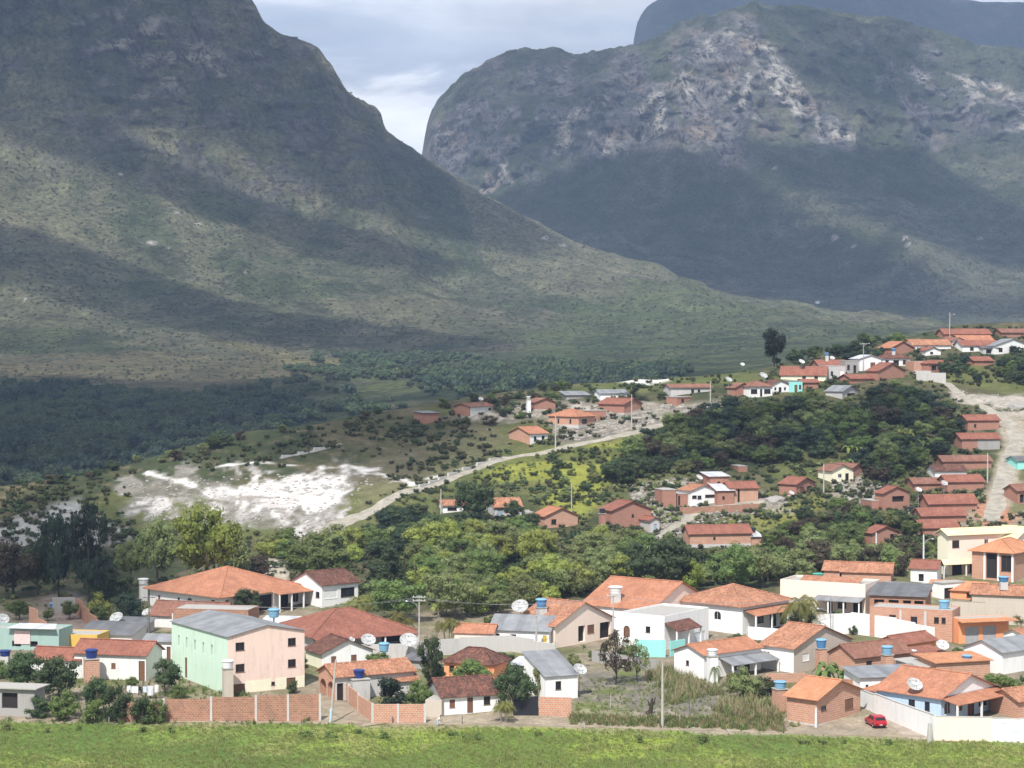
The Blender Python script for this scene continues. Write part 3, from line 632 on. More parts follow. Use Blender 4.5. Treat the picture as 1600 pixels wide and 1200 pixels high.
road('dirt_street', 'pale dirt lane where the red car stands', [(1338, 1082), (1380, 1108), (1420, 1135), (1462, 1156)], [1.8, 2.4, 2.6], roadmat('lane_dirt', (0.42, 0.35, 0.28)))
road('dirt_track', 'earth track along the edge of the meadow', [(-60, 1122), (200, 1126), (500, 1130), (700, 1131), (900, 1134), (1100, 1140), (1400, 1150), (1640, 1158)], 0.55, RM2)

# ------------------------------------------------------------------ house materials
WALL = {
 'white': paint('white_limewash', (0.80, 0.79, 0.77), 0.34), 'dirtywhite': paint('stained_white_paint', (0.70, 0.69, 0.66), 0.5),
 'grey': paint('grey_render', (0.33, 0.315, 0.30), 0.4), 'palegrey': paint('pale_grey_render', (0.50, 0.48, 0.46), 0.4), 'tan': paint('tan_render', (0.50, 0.44, 0.37), 0.35),
 'pink': paint('salmon_paint', (0.78, 0.60, 0.51), 0.38), 'peach': paint('pale_peach_paint', (0.80, 0.66, 0.56), 0.2), 'green': paint('mint_paint', (0.56, 0.71, 0.57), 0.42),
 'cream': paint('cream_paint', (0.80, 0.76, 0.58), 0.2), 'yellow': paint('yellow_paint', (0.62, 0.41, 0.10), 0.4), 'aqua': paint('turquoise_paint', (0.30, 0.68, 0.62), 0.25),
 'blue': paint('pale_blue_paint', (0.46, 0.59, 0.72), 0.3), 'orange': paint('orange_paint', (0.80, 0.33, 0.16), 0.2), 'seagreen': paint('faded_green_paint', (0.30, 0.42, 0.38), 0.3),
 'brick': brickm('orange_block_brick', (0.44, 0.19, 0.11), (0.54, 0.25, 0.15), (0.50, 0.42, 0.35)), 'redbrick': brickm('red_block_brick', (0.33, 0.135, 0.09), (0.40, 0.17, 0.115), (0.36, 0.26, 0.21)),
 'oldbrick': brickm('weathered_brick', (0.28, 0.12, 0.075), (0.42, 0.19, 0.11), (0.36, 0.28, 0.22), 0.85)}
ROOF = {
 'orange': tiles('new_orange_tiles', (0.45, 0.19, 0.11), (0.55, 0.255, 0.15), (0.26, 0.135, 0.09), 0.5), 'red': tiles('red_tiles', (0.28, 0.108, 0.075), (0.37, 0.155, 0.105), (0.17, 0.085, 0.065), 0.55),
 'weathered': tiles('weathered_orange_tiles', (0.42, 0.18, 0.10), (0.58, 0.29, 0.18), (0.19, 0.115, 0.08), 0.95), 'dark': tiles('mossy_dark_tiles', (0.12, 0.055, 0.045), (0.27, 0.12, 0.08), (0.06, 0.042, 0.036), 0.9),
 'brown': tiles('brown_tiles', (0.25, 0.115, 0.08), (0.34, 0.17, 0.12), (0.15, 0.09, 0.07), 0.6), 'cream': tiles('cream_tiles', (0.80, 0.70, 0.42), (0.84, 0.75, 0.48), (0.6, 0.5, 0.3), 0.1),
 'tan': tiles('pale_orange_tiles', (0.54, 0.235, 0.12), (0.62, 0.30, 0.165), (0.38, 0.2, 0.12), 0.35),
 'grey': sheet('grey_fibre_sheets', (0.25, 0.255, 0.265)), 'darkgrey': sheet('dark_fibre_sheets', (0.15, 0.15, 0.155)), 'metal': sheet('white_metal_sheets', (0.58, 0.59, 0.61), 0.5), 'slab': paint('concrete_slab', (0.38, 0.36, 0.33), 0.5)}
GLASS = plain('dark_glass', (0.018, 0.02, 0.024), 0.15, 0.5); SHADE_FILL = plain('painted_interior_shade', (0.035, 0.03, 0.028), 0.9, 0.1)  # second one: shade inside open rooms, put into a flat dark colour
WOOD = plain('brown_wood', (0.17, 0.085, 0.05), 0.6); WOODD = plain('dark_wood', (0.09, 0.05, 0.035), 0.6); WHITEP = plain('white_joinery', (0.75, 0.75, 0.73), 0.5)
STEEL = plain('grey_steel', (0.36, 0.36, 0.38), 0.45, 0.4); YEL = plain('yellow_shutter', (0.55, 0.38, 0.05), 0.6); BLUEG = plain('blue_grey_door', (0.30, 0.38, 0.46), 0.5)
FOOT = []                                   # house footprints in plan and boxes in view, for keeping plants off them
WT = {  # frame, infill, depth, part names
 'w': (WOODD, GLASS, .14, 'window', 'pane'), 'W': (WHITEP, GLASS, .14, 'window', 'pane'), 's': (WHITEP, WHITEP, .10, 'window', 'shutter'), 'b': (WOOD, WOOD, .10, 'window', 'shutter'),
 'y': (YEL, YEL, .10, 'window', 'shutter'), 'o': (None, SHADE_FILL, .45, 'window', 'shade_sheet'), 'd': (WOODD, WOOD, .12, 'door', 'door_leaf'), 'D': (WHITEP, WHITEP, .12, 'door', 'door_leaf'),
 'e': (WOODD, SHADE_FILL, .3, 'door', 'shade_sheet'), 'g': (STEEL, STEEL, .12, 'garage_door', 'door_leaf'), 'G': (WHITEP, plain('white_metal_gate', (.66, .70, .74), .4), .10, 'garage_door', 'door_leaf'),
 'B': (BLUEG, BLUEG, .12, 'door', 'door_leaf'), 'a': (WHITEP, GLASS, .2, 'arched_window', 'pane'), 'A': (WOODD, WOOD, .2, 'arched_door', 'door_leaf'), 'O': (None, SHADE_FILL, .9, 'archway', 'shade_sheet')}
ARCH = 'aAO'
def face_open(mb, P, w, h, ops, mi=0):
    """a wall face of width w and height h with openings cut in and reveals turned inward; P(u, v, d) gives the 3-D point"""
    rs = []
    for (k, u0, u1, v0, v1) in ops: rs.append((u0 * w, u1 * w, max(v0, 0) * h, v1 * h, k))
    xs = sorted({0.0, w} | {r[0] for r in rs} | {r[1] for r in rs}); zs = sorted({-1.6, 0.0, h} | {r[2] for r in rs} | {r[3] for r in rs})
    for i in range(len(xs) - 1):
        for j in range(len(zs) - 1):
            cx, cz = (xs[i] + xs[i + 1]) / 2, (zs[j] + zs[j + 1]) / 2
            if xs[i + 1] - xs[i] < 1e-5 or zs[j + 1] - zs[j] < 1e-5: continue
            if any(r[0] < cx < r[1] and r[2] < cz < r[3] for r in rs): continue
            q = [(xs[i], zs[j]), (xs[i + 1], zs[j]), (xs[i + 1], zs[j + 1]), (xs[i], zs[j + 1])]
            mb.face([P(a, b, 0) for a, b in q], [(a, b) for a, b in q], mi)
    for (x0, x1, z0, z1, k) in rs:
        d = WT[k][2]
        for (a, b) in (((x0, z0), (x0, z1)), ((x0, z1), (x1, z1)), ((x1, z1), (x1, z0)), ((x1, z0), (x0, z0))):
            mb.face([P(a[0], a[1], 0), P(b[0], b[1], 0), P(b[0], b[1], d), P(a[0], a[1], d)], mi=mi)
        if k in ARCH:
            r = (x1 - x0) / 2; hh = min(r, (z1 - z0) * .5); cx = (x0 + x1) / 2; n = 5
            for sg in (-1, 1):
                c = (cx + sg * r, z1); arc = [(cx + sg * r * math.cos(t * PI / 2 / n), z1 - hh + hh * math.sin(t * PI / 2 / n)) for t in range(n + 1)]
                for t in range(n):
                    tri = [c, arc[t], arc[t + 1]]
                    if sg < 0: tri = tri[::-1]
                    mb.face([P(a, b, 0.004) for a, b in tri], [(a, b) for a, b in tri], mi)
                    mb.face([P(*arc[t], 0.004), P(*arc[t + 1], 0.004), P(*arc[t + 1], d), P(*arc[t], d)], mi=mi)
def put_openings(root, P, w, h, ops):
    for (k, u0, u1, v0, v1) in ops:
        fm, im, d, nm, inm = WT[k]; x0, x1, z0, z1 = u0 * w, u1 * w, max(v0, 0) * h, v1 * h
        if fm is None:
            b = MB(); b.face([P(x0, z0, d - .01), P(x1, z0, d - .01), P(x1, z1, d - .01), P(x0, z1, d - .01)]); b.build(nm, im, root); continue  # no frame: a single dark sheet painted as the shade inside
        t = min(.07, (x1 - x0) * .15); b = MB(); dd = .035
        for (a0, a1, c0, c1) in ((x0, x0 + t, z0, z1), (x1 - t, x1, z0, z1), (x0 + t, x1 - t, z1 - t, z1), (x0 + t, x1 - t, z0, z0 + t)):
            q = [(a0, c0), (a1, c0), (a1, c1), (a0, c1)]
            b.face([P(*p, dd) for p in q])
            for i in range(4):
                p, r = q[i], q[(i + 1) % 4]; b.face([P(*r, dd), P(*p, dd), P(*p, d), P(*r, d)])
        if nm in ('window', 'arched_window') and x1 - x0 > .9:
            xm = (x0 + x1) / 2; b.face([P(xm - .03, z0 + t, dd + .01), P(xm + .03, z0 + t, dd + .01), P(xm + .03, z1 - t, dd + .01), P(xm - .03, z1 - t, dd + .01)])
        if nm == 'window':                                        # a sill under it
            q = [(x0 - .06, z0 - .06), (x1 + .06, z0 - .06), (x1 + .06, z0), (x0 - .06, z0)]
            b.face([P(*p, -.05) for p in q]); b.face([P(*q[3], -.05), P(*q[2], -.05), P(*q[2], 0), P(*q[3], 0)])
        f = b.build(nm, fm, root)
        b = MB(); b.face([P(x0 + t, z0 + t, d - .03), P(x1 - t, z0 + t, d - .03), P(x1 - t, z1 - t, d - .03), P(x0 + t, z1 - t, d - .03)])
        if inm == 'door_leaf' and x1 - x0 > 1.2:                  # double leaves: a dark gap and rails
            xm = (x0 + x1) / 2; b.face([P(xm - .03, z0 + t, d - .05), P(xm - .03, z1 - t, d - .05), P(xm - .03, z1 - t, d - .03), P(xm - .03, z0 + t, d - .03)])
        b.build(inm, im, f)

def roofslab(mb, pts, th=.09, mi=0):
    """pts: eave start, eave end, ridge end, ridge start; UV u along the eave, v up the slope"""
    p0 = Vector(pts[0]); e = (Vector(pts[1]) - p0).normalized(); nn = e.cross(Vector(pts[-1]) - p0).normalized(); g = nn.cross(e)
    mb.slab(pts, th, mi, [((Vector(p) - p0).dot(e), (Vector(p) - p0).dot(g)) for p in pts])

HOUSES = {}
def house(key, name, label, cx, cy, a, b, hp, al, roof='gR', rm='orange', wm='brick', L=(), R=(), wmR=None, rise=None, over=0.4, base=None, cat='house', Y=None, group=None):
    """cx, cy: foot of the nearest corner in the photo; a, b: widths seen left and right of it; hp: wall height there; al: turn of the left face in degrees"""
    C0 = g1(cx, cy) if Y is None else at(cx, cy, Y)
    x, y, z = C0; m = y / F; A = math.radians(al); ca, sa = math.cos(A), math.sin(A)
    ua = (cx - a - 800) / F; ub = (cx + b - 800) / F
    La = (x - ua * y) / (ca + ua * sa); Lb = (ub * y - x) / (sa - ub * ca)
    La = max(La, 2.2); Lb = max(Lb, 2.2)
    if a <= 10 and La < 5: La = 5.5                       # a side hardly seen: give it an ordinary depth
    if b <= 10 and Lb < 5: Lb = 5.0
    if al < 30: Lb = min(Lb, 8.0 if hp > 25 else 6.0)
    if al > 62: La = min(La, 8.0 if hp > 25 else 6.0)
    h = hp * m
    ex = np.array([sa, ca]); ey = np.array([-ca, sa]); c = C0[:2] + ex * Lb / 2 + ey * La / 2
    root = empty(name, (c[0], c[1], z), math.atan2(ex[1], ex[0]), label, cat, group)
    hx, hy = Lb / 2, La / 2; rz = (h * 0 + (rise if rise is not None else 0.34))
    FOOT.append((c, ex, ey, hx, hy, (cx - a, cx + b, cy - hp, cy), y))
    HOUSES[key] = dict(root=root, hx=hx, hy=hy, h=h, y=y, c=c, ex=ex, ey=ey, z=z)
    wmR = wmR or wm; mats = [WALL[wm], WALL[wmR]]; mb = MB()
    PR = lambda u, v, d: (-hx + u, -hy + d, v)                # right face as seen
    PL = lambda u, v, d: (-hx + d, hy - u, v)                 # left face as seen
    face_open(mb, PR, Lb, h, R, 1); face_open(mb, PL, La, h, L, 0)
    for q in ([(hx, -hy), (hx, hy)], [(hx, hy), (-hx, hy)]):
        (xa, ya), (xb, yb) = q; mb.face([(xa, ya, -1.6), (xb, yb, -1.6), (xb, yb, h), (xa, ya, h)])
    tp = MB(); o = over; th = .09; tiled = rm not in ('grey', 'darkgrey', 'metal', 'slab'); caps = []
    if not tiled: th = .05
    if roof in ('gR', 'gL'):
        if roof == 'gR':
            r = hy * 2 * rz / 2 * 1.0; r = hy * rz * 1.0; k = r / hy
            for sx in (-1, 1):
                pts = [(sx * hx, -hy, h), (sx * hx, hy, h), (sx * hx, 0, h + r)]
                if sx < 0: pts = [pts[1], pts[0], pts[2]]
                mb.face(pts, mi=0 if sx < 0 else 1, uvs=[(p[1] if sx > 0 else -p[1], p[2]) for p in pts])
            ze = h - o * k + .02
            roofslab(tp, [(-hx - o, -hy - o, ze), (hx + o, -hy - o, ze), (hx + o, 0, h + r + .02), (-hx - o, 0, h + r + .02)], th)
            roofslab(tp, [(hx + o, hy + o, ze), (-hx - o, hy + o, ze), (-hx - o, 0, h + r + .02), (hx + o, 0, h + r + .02)], th)
            caps.append([(-hx - o, 0, h + r + .03), (hx + o, 0, h + r + .03)])
        else:
            r = hx * rz; k = r / hx
            for sy in (-1, 1):
                pts = [(hx, sy * hy, h), (-hx, sy * hy, h), (0, sy * hy, h + r)]
                if sy < 0: pts = [pts[1], pts[0], pts[2]]
                mb.face(pts, mi=1, uvs=[(p[0], p[2]) for p in pts])
            ze = h - o * k + .02
            roofslab(tp, [(-hx - o, hy + o, ze), (-hx - o, -hy - o, ze), (0, -hy - o, h + r + .02), (0, hy + o, h + r + .02)], th)
            roofslab(tp, [(hx + o, -hy - o, ze), (hx + o, hy + o, ze), (0, hy + o, h + r + .02), (0, -hy - o, h + r + .02)], th)
            caps.append([(0, -hy - o, h + r + .03), (0, hy + o, h + r + .03)])
    elif roof == 'hip':
        s = min(hx, hy); r = s * rz; k = r / s; ze = h - o * k + .02; X, Yy = hx + o, hy + o; zt = h + r + .02
        if hx >= hy: A_, B_ = (-(hx - hy), 0, zt), (hx - hy, 0, zt)
        else: A_, B_ = (0, -(hy - hx), zt), (0, hy - hx, zt)
        c00, c10, c11, c01 = (-X, -Yy, ze), (X, -Yy, ze), (X, Yy, ze), (-X, Yy, ze)
        def hs(e0, e1, *rest):
            p0 = Vector(e0); e = (Vector(e1) - p0).normalized(); P_ = [e0, e1, *rest]; nn = e.cross(Vector(P_[-1]) - p0).normalized(); g = nn.cross(e)
            tp.slab(P_, th, 0, [((Vector(p) - p0).dot(e), (Vector(p) - p0).dot(g)) for p in P_])
        if hx > hy + .01: hs(c00, c10, B_, A_); hs(c10, c11, B_); hs(c11, c01, A_, B_); hs(c01, c00, A_)
        elif hy > hx + .01: hs(c00, c10, A_); hs(c10, c11, B_, A_); hs(c11, c01, B_); hs(c01, c00, A_, B_)
        else: hs(c00, c10, A_); hs(c10, c11, A_); hs(c11, c01, A_); hs(c01, c00, A_)
        caps.append([A_, B_]) if (Vector(A_) - Vector(B_)).length > .1 else None
        up_ = lambda p: (p[0], p[1], p[2] + .02)
        for e, t in ((c00, A_), (c10, B_ if hx >= hy else A_), (c11, B_), (c01, A_ if hx >= hy else B_)): caps.append([up_(e), up_(t)])
    elif roof in ('mR', 'mL'):                                   # single slope, low side towards the named face
        k = rz * .5
        if roof == 'mR':
            ht = h + 2 * hy * k
            for sx in (-1, 1):
                pts = [(sx * hx, -hy, h), (sx * hx, hy, h), (sx * hx, hy, ht)]
                if sx < 0: pts = [pts[1], pts[0], pts[2]]
                mb.face(pts, mi=0 if sx < 0 else 1)
            mb.face([(hx, hy, h), (-hx, hy, h), (-hx, hy, ht), (hx, hy, ht)])
            roofslab(tp, [(-hx - o, -hy - o, h - o * k + .02), (hx + o, -hy - o, h - o * k + .02), (hx + o, hy + o, ht + o * k + .02), (-hx - o, hy + o, ht + o * k + .02)], th)
        else:
            ht = h + 2 * hx * k
            for sy in (-1, 1):
                pts = [(hx, sy * hy, h), (-hx, sy * hy, h), (hx, sy * hy, ht)]
                if sy < 0: pts = [pts[1], pts[0], pts[2]]
                mb.face(pts, mi=1)
            mb.face([(hx, -hy, h), (hx, hy, h), (hx, hy, ht), (hx, -hy, ht)])
            roofslab(tp, [(-hx - o, hy + o, h - o * k + .02), (-hx - o, -hy - o, h - o * k + .02), (hx + o, -hy - o, ht + o * k + .02), (hx + o, hy + o, ht + o * k + .02)], th)
    elif roof == 'flat':
        tp.box(-hx - o, hx + o, -hy - o, hy + o, h + .002, h + .16)
    elif roof == 'par':                                          # parapet round a sunk deck
        ph = .45 if rise is None else rise; t = .15
        for q in (((-hx, -hy), (hx, -hy + t)), ((-hx, hy - t), (hx, hy)), ((-hx, -hy + t), (-hx + t, hy - t)), ((hx - t, -hy + t), (hx, hy - t))):
            mb.box(q[0][0], q[1][0], q[0][1], q[1][1], h, h + ph, 1)
        tp.box(-hx + t + .01, hx - t - .01, -hy + t + .01, hy - t - .01, h - .1, h + .06)
    mb.build('wall', mats, root); rf = tp.build('roof', ROOF[rm], root)
    if tiled and caps and hp > 15:
        cb = MB()
        for (p, q) in caps: cb.tube([p, q], .13, 6)
        cb.build('ridge_cap', ROOF[rm], rf)
    put_openings(root, PR, Lb, h, R); put_openings(root, PL, La, h, L)
    if base is not None:                                         # plinth of another colour along both faces
        pb = MB(); pb.box(-hx - .03, hx + .03, -hy - .03, -hy + .002, -1.5, base * h); pb.box(-hx - .03, -hx + .002, -hy + .002, hy + .03, -1.5, base * h)
        pb.build('plinth', WALL['palegrey'], root)
    return root
def porch(key, side, u0, u1, depth, zt, zl, rm, posts=3, pm=None, soffit=None, over=.25):
    """lean-to roof on posts in front of a face, heights as fractions of the wall"""
    q = HOUSES[key]; hx, hy, h = q['hx'], q['hy'], q['h']; w = 2 * (hx if side == 'R' else hy)
    P = (lambda u, d, z: (-hx + u, -hy - d, z)) if side == 'R' else (lambda u, d, z: (-hx - d, hy - u, z))
    x0, x1 = u0 * w, u1 * w; b = MB(); d = depth + over
    roofslab(b, [P(x0, d, zl * h), P(x1, d, zl * h), P(x1, .01, zt * h), P(x0, .01, zt * h)], .09)
    b.build('porch_roof', ROOF[rm], q['root'])
    zp = zl * h + (zt - zl) * h * over / d - .11
    for i in range(posts):
        t = x0 + .12 + (x1 - x0 - .24) * i / max(posts - 1, 1); p = P(t, depth, 0); b = MB()
        b.box(p[0] - .11, p[0] + .11, p[1] - .11, p[1] + .11, -1.2, zp); b.build('porch_post', pm or WALL['white'], q['root'])
def onface(key, side, u0, u1, v0, v1, proud, mt, name):
    """a flat board or moulding fixed to a face"""
    q = HOUSES[key]; hx, hy, h = q['hx'], q['hy'], q['h']; w = 2 * (hx if side == 'R' else hy); b = MB()
    if side == 'R': b.box(-hx + u0 * w, -hx + u1 * w, -hy - proud, -hy + .001, v0 * h, v1 * h)
    else: b.box(-hx - proud, -hx + .001, hy - u1 * w, hy - u0 * w, v0 * h, v1 * h)
    return b.build(name, mt, q['root'])

# ------------------------------------------------------------------ the village, front row first
h = house
h('shed', 'garden_shed', 'low grey shed with a wide dark opening at the meadow edge', 54, 1121, 80, 14, 44, 12, 'flat', 'slab', 'grey', L=[('o', .34, .66, .28, .84)], over=.5, cat='shed')
h('a2', 'house', 'long white house with red tiled roof behind the leafy bushes near the meadow', 228, 1064, 114, 24, 42, 14, 'gL', 'red', 'dirtywhite', L=[('d', .90, .985, 0, .74), ('b', .52, .58, .42, .62)], rise=.5)
h('a3', 'house', 'low white house with faded red roof half hidden by bushes', 124, 1060, 78, 22, 30, 14, 'gL', 'red', 'dirtywhite', L=[('w', .3, .4, .3, .7)], rise=.5)
h('a5', 'shop', 'faded green shop with a white awning roof and a pale sign', 92, 1018, 120, 20, 30, 10, 'par', 'slab', 'seagreen', L=[('o', .38, .5, .2, .5), ('o', .62, .72, .2, .5)], cat='shop')
h('a5b', 'house', 'small house with a bright yellow front wall', 152, 1012, 64, 18, 18, 10, 'par', 'slab', 'yellow', rise=.2)
h('a6', 'house', 'dark grey sheet roofed house below the round satellite dish', 224, 992, 64, 16, 12, 14, 'mL', 'darkgrey', 'palegrey', rise=.42)
h('a6b', 'house', 'wide house under a dark grey sheet roof with white edge', 206, 1006, 86, 24, 14, 12, 'mL', 'darkgrey', 'white', rise=.38)
h('a6c', 'house', 'small white house with grey sheet roof beside the mint building', 268, 1032, 44, 14, 31, 14, 'gL', 'grey', 'white', L=[('d', .82, .97, 0, .7)], rise=.4)
h('a7', 'house', 'long house under a sagging brown tiled roof below the arched villa', 346, 985, 112, 30, 22, 16, 'gL', 'brown', 'dirtywhite', rise=.62)
h('a7b', 'house', 'unfinished bare brick house behind the mint building', 388, 1004, 118, 16, 50, 10, 'par', 'slab', 'oldbrick', cat='house', rise=.1)
h('a8', 'apartment_block', 'three-storey block with one mint wall and one salmon wall', 356, 1086, 89, 119, 92, 57, 'gL', 'grey', 'green', wmR='pink', over=.25, rise=.2,
  L=[('o', .115, .145, .58, .78), ('o', .26, .29, .58, .78), ('o', .41, .44, .58, .78), ('o', .56, .59, .58, .78), ('o', .71, .74, .58, .78), ('d', .245, .285, .06, .42)],
  R=[('w', .10, .215, .74, .88), ('w', .78, .885, .74, .88), ('w', .10, .215, .37, .51), ('w', .78, .885, .37, .51), ('d', .06, .22, 0, .17), ('d', .76, .88, 0, .19), ('w', .56, .61, .09, .15)], cat='building')
onface('a8', 'R', 0.002, .06, 0, .21, .02, WALL['cream'], 'plinth'); onface('a8', 'R', .22, .56, 0, .21, .02, WALL['cream'], 'plinth'); onface('a8', 'R', .61, .76, 0, .21, .02, WALL['cream'], 'plinth'); onface('a8', 'R', .88, .998, 0, .21, .02, WALL['cream'], 'plinth')
h('a10', 'villa', 'large white villa with bright orange hip roof and arched openings', 345, 966, 112, 130, 36, 42, 'hip', 'orange', 'white', rise=.36, over=.9,
  L=[('O', .80, .96, .1, .78), ('a', .53, .61, .38, .72), ('w', .40, .43, .45, .66), ('w', .12, .15, .45, .66)], R=[('O', .03, .14, .05, .78), ('O', .2, .32, .05, .78), ('e', .42, .60, .02, .8), ('e', .68, .80, .02, .8), ('W', .85, .93, .3, .7)], cat='villa')
porch('a10', 'R', .55, 1.0, 3.0, .97, .86, 'orange', 4)
h('b1', 'house', 'clean white house with dark tiled roof on the slope beside the trees', 503, 950, 48, 56, 37, 48, 'gR', 'dark', 'white', L=[('w', .80, .92, .40, .66)], R=[('s', .06, .42, .36, .72), ('w', .52, .90, .36, .76)], rise=.42)
h('b2', 'house', 'broad house with a low two-tier dark red hip roof', 490, 1014, 58, 150, 22, 60, 'hip', 'red', 'palegrey', rise=.4, over=.8, R=[('e', .18, .42, .05, .8), ('W', .52, .62, .3, .75), ('e', .7, .9, .05, .8)])
porch('b2', 'R', -.03, 1.03, 2.2, .93, .70, 'red', 4)
h('b2b', 'shed', 'shed with a white sheet roof beside the blue tank on a post', 452, 994, 50, 10, 14, 12, 'mL', 'metal', 'palegrey', rise=.4, cat='shed')
h('b3', 'house', 'white gabled house with mossy dark roof beside the salmon building', 503, 1046, 26, 79, 26, 62, 'gL', 'dark', 'cream', wmR='white', R=[('b', .18, .28, .38, .74), ('b', .57, .68, .38, .74)], rise=.42)
h('b4', 'house', 'long rust-orange tiled house with arched porch on the dirt lane', 524, 1096, 27, 122, 40, 62, 'gR', 'weathered', 'brick', wmR='palegrey', L=[('O', .08, .45, .05, .72), ('O', .54, .92, .05, .72)], R=[('e', .02, .10, 0, .7), ('D', .13, .2, 0, .7), ('W', .6, .7, .35, .7)], rise=.4)
h('b4b', 'house', 'low orange tiled lean-to at the end of the long lane house', 606, 1088, 8, 46, 24, 70, 'mR', 'weathered', 'palegrey', rise=.5)
h('b6', 'house', 'small white house with dark mossy roof facing the meadow', 692, 1118, 26, 86, 31, 70, 'gR', 'dark', 'grey', wmR='white', R=[('b', .12, .22, .36, .78), ('d', .44, .545, .04, .84), ('w', .74, .86, .40, .84)], rise=.5, base=.03)
h('b6b', 'house', 'plain grey walled annex between the brick wall and the white house', 690, 1121, 24, 6, 26, 14, 'par', 'slab', 'tan', rise=.05, cat='annex')
h('b7', 'house', 'house with mossy dark red hip roof behind the leafy tree', 772, 1062, 78, 22, 26, 22, 'hip', 'dark', 'orange', rise=.62, L=[('w', .1, .2, .3, .7)])
h('b8', 'house', 'narrow pinkish house with a strip of orange tiled roof', 770, 1014, 60, 10, 25, 10, 'gL', 'orange', 'peach', L=[('G', .12, .55, 0, .7)], rise=.35, over=.25)
h('c1', 'house', 'white and grey house with a wide grey sheet roof and yellow shutter', 858, 1014, 92, 22, 29, 15, 'gL', 'grey', 'white', L=[('y', .89, .96, .36, .72), ('o', .08, .16, 0, .72), ('o', .34, .44, .1, .72)], rise=.45)
h('c2', 'house', 'peach gabled house with orange tiled roof and deep porch', 867, 1013, 62, 90, 36, 42, 'gL', 'weathered', 'peach', R=[('o', .40, .52, .1, .80), ('b', .56, .68, .40, .78), ('o', .78, .97, .08, .8)], rise=.42)
h('c3', 'house', 'long bright orange roofed house with a white tank on its ridge', 1018, 992, 108, 90, 40, 36, 'gL', 'orange', 'white', wmR='peach', L=[('W', .2, .28, .4, .7), ('W', .55, .63, .4, .7)], R=[('o', .3, .7, .1, .62), ('e', .78, .92, .1, .62)], rise=.4)
porch('c3', 'R', 0, 1.0, 2.6, .84, .68, 'orange', 4)
h('c4', 'house', 'white flat-roofed house with an arched brown door', 1038, 1016, 72, 70, 50, 36, 'par', 'slab', 'white', L=[('A', .12, .26, .30, .66), ('w', .6, .7, .5, .7)], R=[('G', .66, .92, 0, .34)], rise=.35)
porch('c4', 'R', .0, .55, 2.2, .86, .62, 'dark', 3)
h('c5', 'villa', 'white villa with weathered orange hip roof and arched window', 1160, 992, 102, 74, 46, 42, 'hip', 'weathered', 'white', L=[('a', .57, .68, .42, .72), ('w', .40, .44, .5, .68)], R=[('w', .3, .45, .3, .62), ('e', .58, .72, .1, .6), ('o', .8, .95, .1, .6)], rise=.36, over=.6, cat='villa')
porch('c5', 'R', .02, 1.05, 2.4, .84, .68, 'orange', 4)
h('c6', 'house', 'white house with smooth orange roof and grey awning behind the dry maize', 1100, 1062, 46, 90, 40, 50, 'gR', 'orange', 'white', L=[('w', .4, .5, .45, .65)], R=[('w', .5, .6, .2, .55), ('e', .7, .8, .02, .55)], rise=.36)
porch('c6', 'R', .26, 1.08, 2.6, .78, .56, 'grey', 3)
h('c7', 'house', 'white house with a big single-slope grey roof beside the brick yard', 853, 1096, 34, 50, 40, 66, 'mR', 'grey', 'white', R=[('w', .30, .48, .42, .76)], rise=.62, over=.3)
h('d1', 'house', 'white and tan gabled house with pale orange tiles and a white shutter', 1240, 1052, 50, 92, 40, 46, 'gL', 'weathered', 'white', wmR='tan', R=[('s', .15, .26, .40, .70), ('w', .66, .73, .55, .74), ('D', .83, .93, .12, .74)], L=[('b', .2, .26, .5, .7)], rise=.36)
h('d2', 'house', 'house with a large patchy dark tiled roof behind the banana plant', 1336, 1056, 40, 88, 30, 58, 'gR', 'brown', 'brick', rise=.5, R=[('w', .2, .3, .3, .7)])
h('d3', 'house', 'red tiled gabled house just below the orange shop', 1408, 1030, 36, 56, 24, 50, 'gR', 'red', 'orange', rise=.42)
h('d3b', 'house', 'low lean-to house with red tiles and a large white dish', 1430, 1042, 22, 48, 18, 56, 'mR', 'red', 'palegrey', rise=.36, R=[('w', .6, .75, .2, .7)])
h('d4', 'house', 'long white house with a thin grey sheet roof above the red car', 1344, 1090, 6, 108, 32, 76, 'mR', 'grey', 'white', rise=.2, R=[('w', .08, .12, .4, .62)])
h('d5', 'house', 'square bare brick house with a flat orange roof and blue tank', 1463, 1064, 6, 86, 29, 72, 'mR', 'tan', 'brick', rise=.14)
h('d6', 'house', 'white house with broad orange roof, gable and pale blue porch', 1470, 1131, 98, 88, 42, 46, 'gL', 'orange', 'blue', wmR='blue', rise=.36, over=.5, L=[('w', .5, .6, .4, .75), ('w', .75, .83, .4, .75)], R=[('a', .06, .18, .3, .8), ('a', .26, .40, .3, .8), ('A', .48, .60, .06, .8), ('a', .68, .86, .3, .8)])
porch('d6', 'R', -.02, 1.3, 2.6, .98, .80, 'orange', 4)
q = HOUSES['d6']; b = MB(); b.face([(-q['hx'] - .012, -q['hy'] - .012, q['h']), (q['hx'], -q['hy'] - .012, q['h']), (0, -q['hy'] - .012, q['h'] + q['hx'] * .355)]); b.build('gable', WALL['white'], q['root'])
h('d6b', 'house', 'lower orange roofed wing at the back of the blue porch house', 1400, 1112, 44, 40, 30, 46, 'hip', 'orange', 'white', rise=.42, over=.4)
h('d7', 'house', 'small bare brick house with orange gable roof beside the red car', 1276, 1135, 45, 70, 44, 42, 'gL', 'tan', 'brick', R=[('w', .10, .22, .50, .68), ('b', .64, .84, .32, .72)], rise=.34, over=.5, base=.06)
h('d9', 'house', 'white house with grey sheet roof and wide gable wall at the right edge', 1566, 1054, 58, 60, 36, 52, 'gR', 'grey', 'white', rise=.38)
h('d9b', 'house', 'white gabled house with reddish tiles behind the grey roofed one', 1600, 1018, 30, 40, 26, 50, 'gR', 'weathered', 'white', rise=.4)
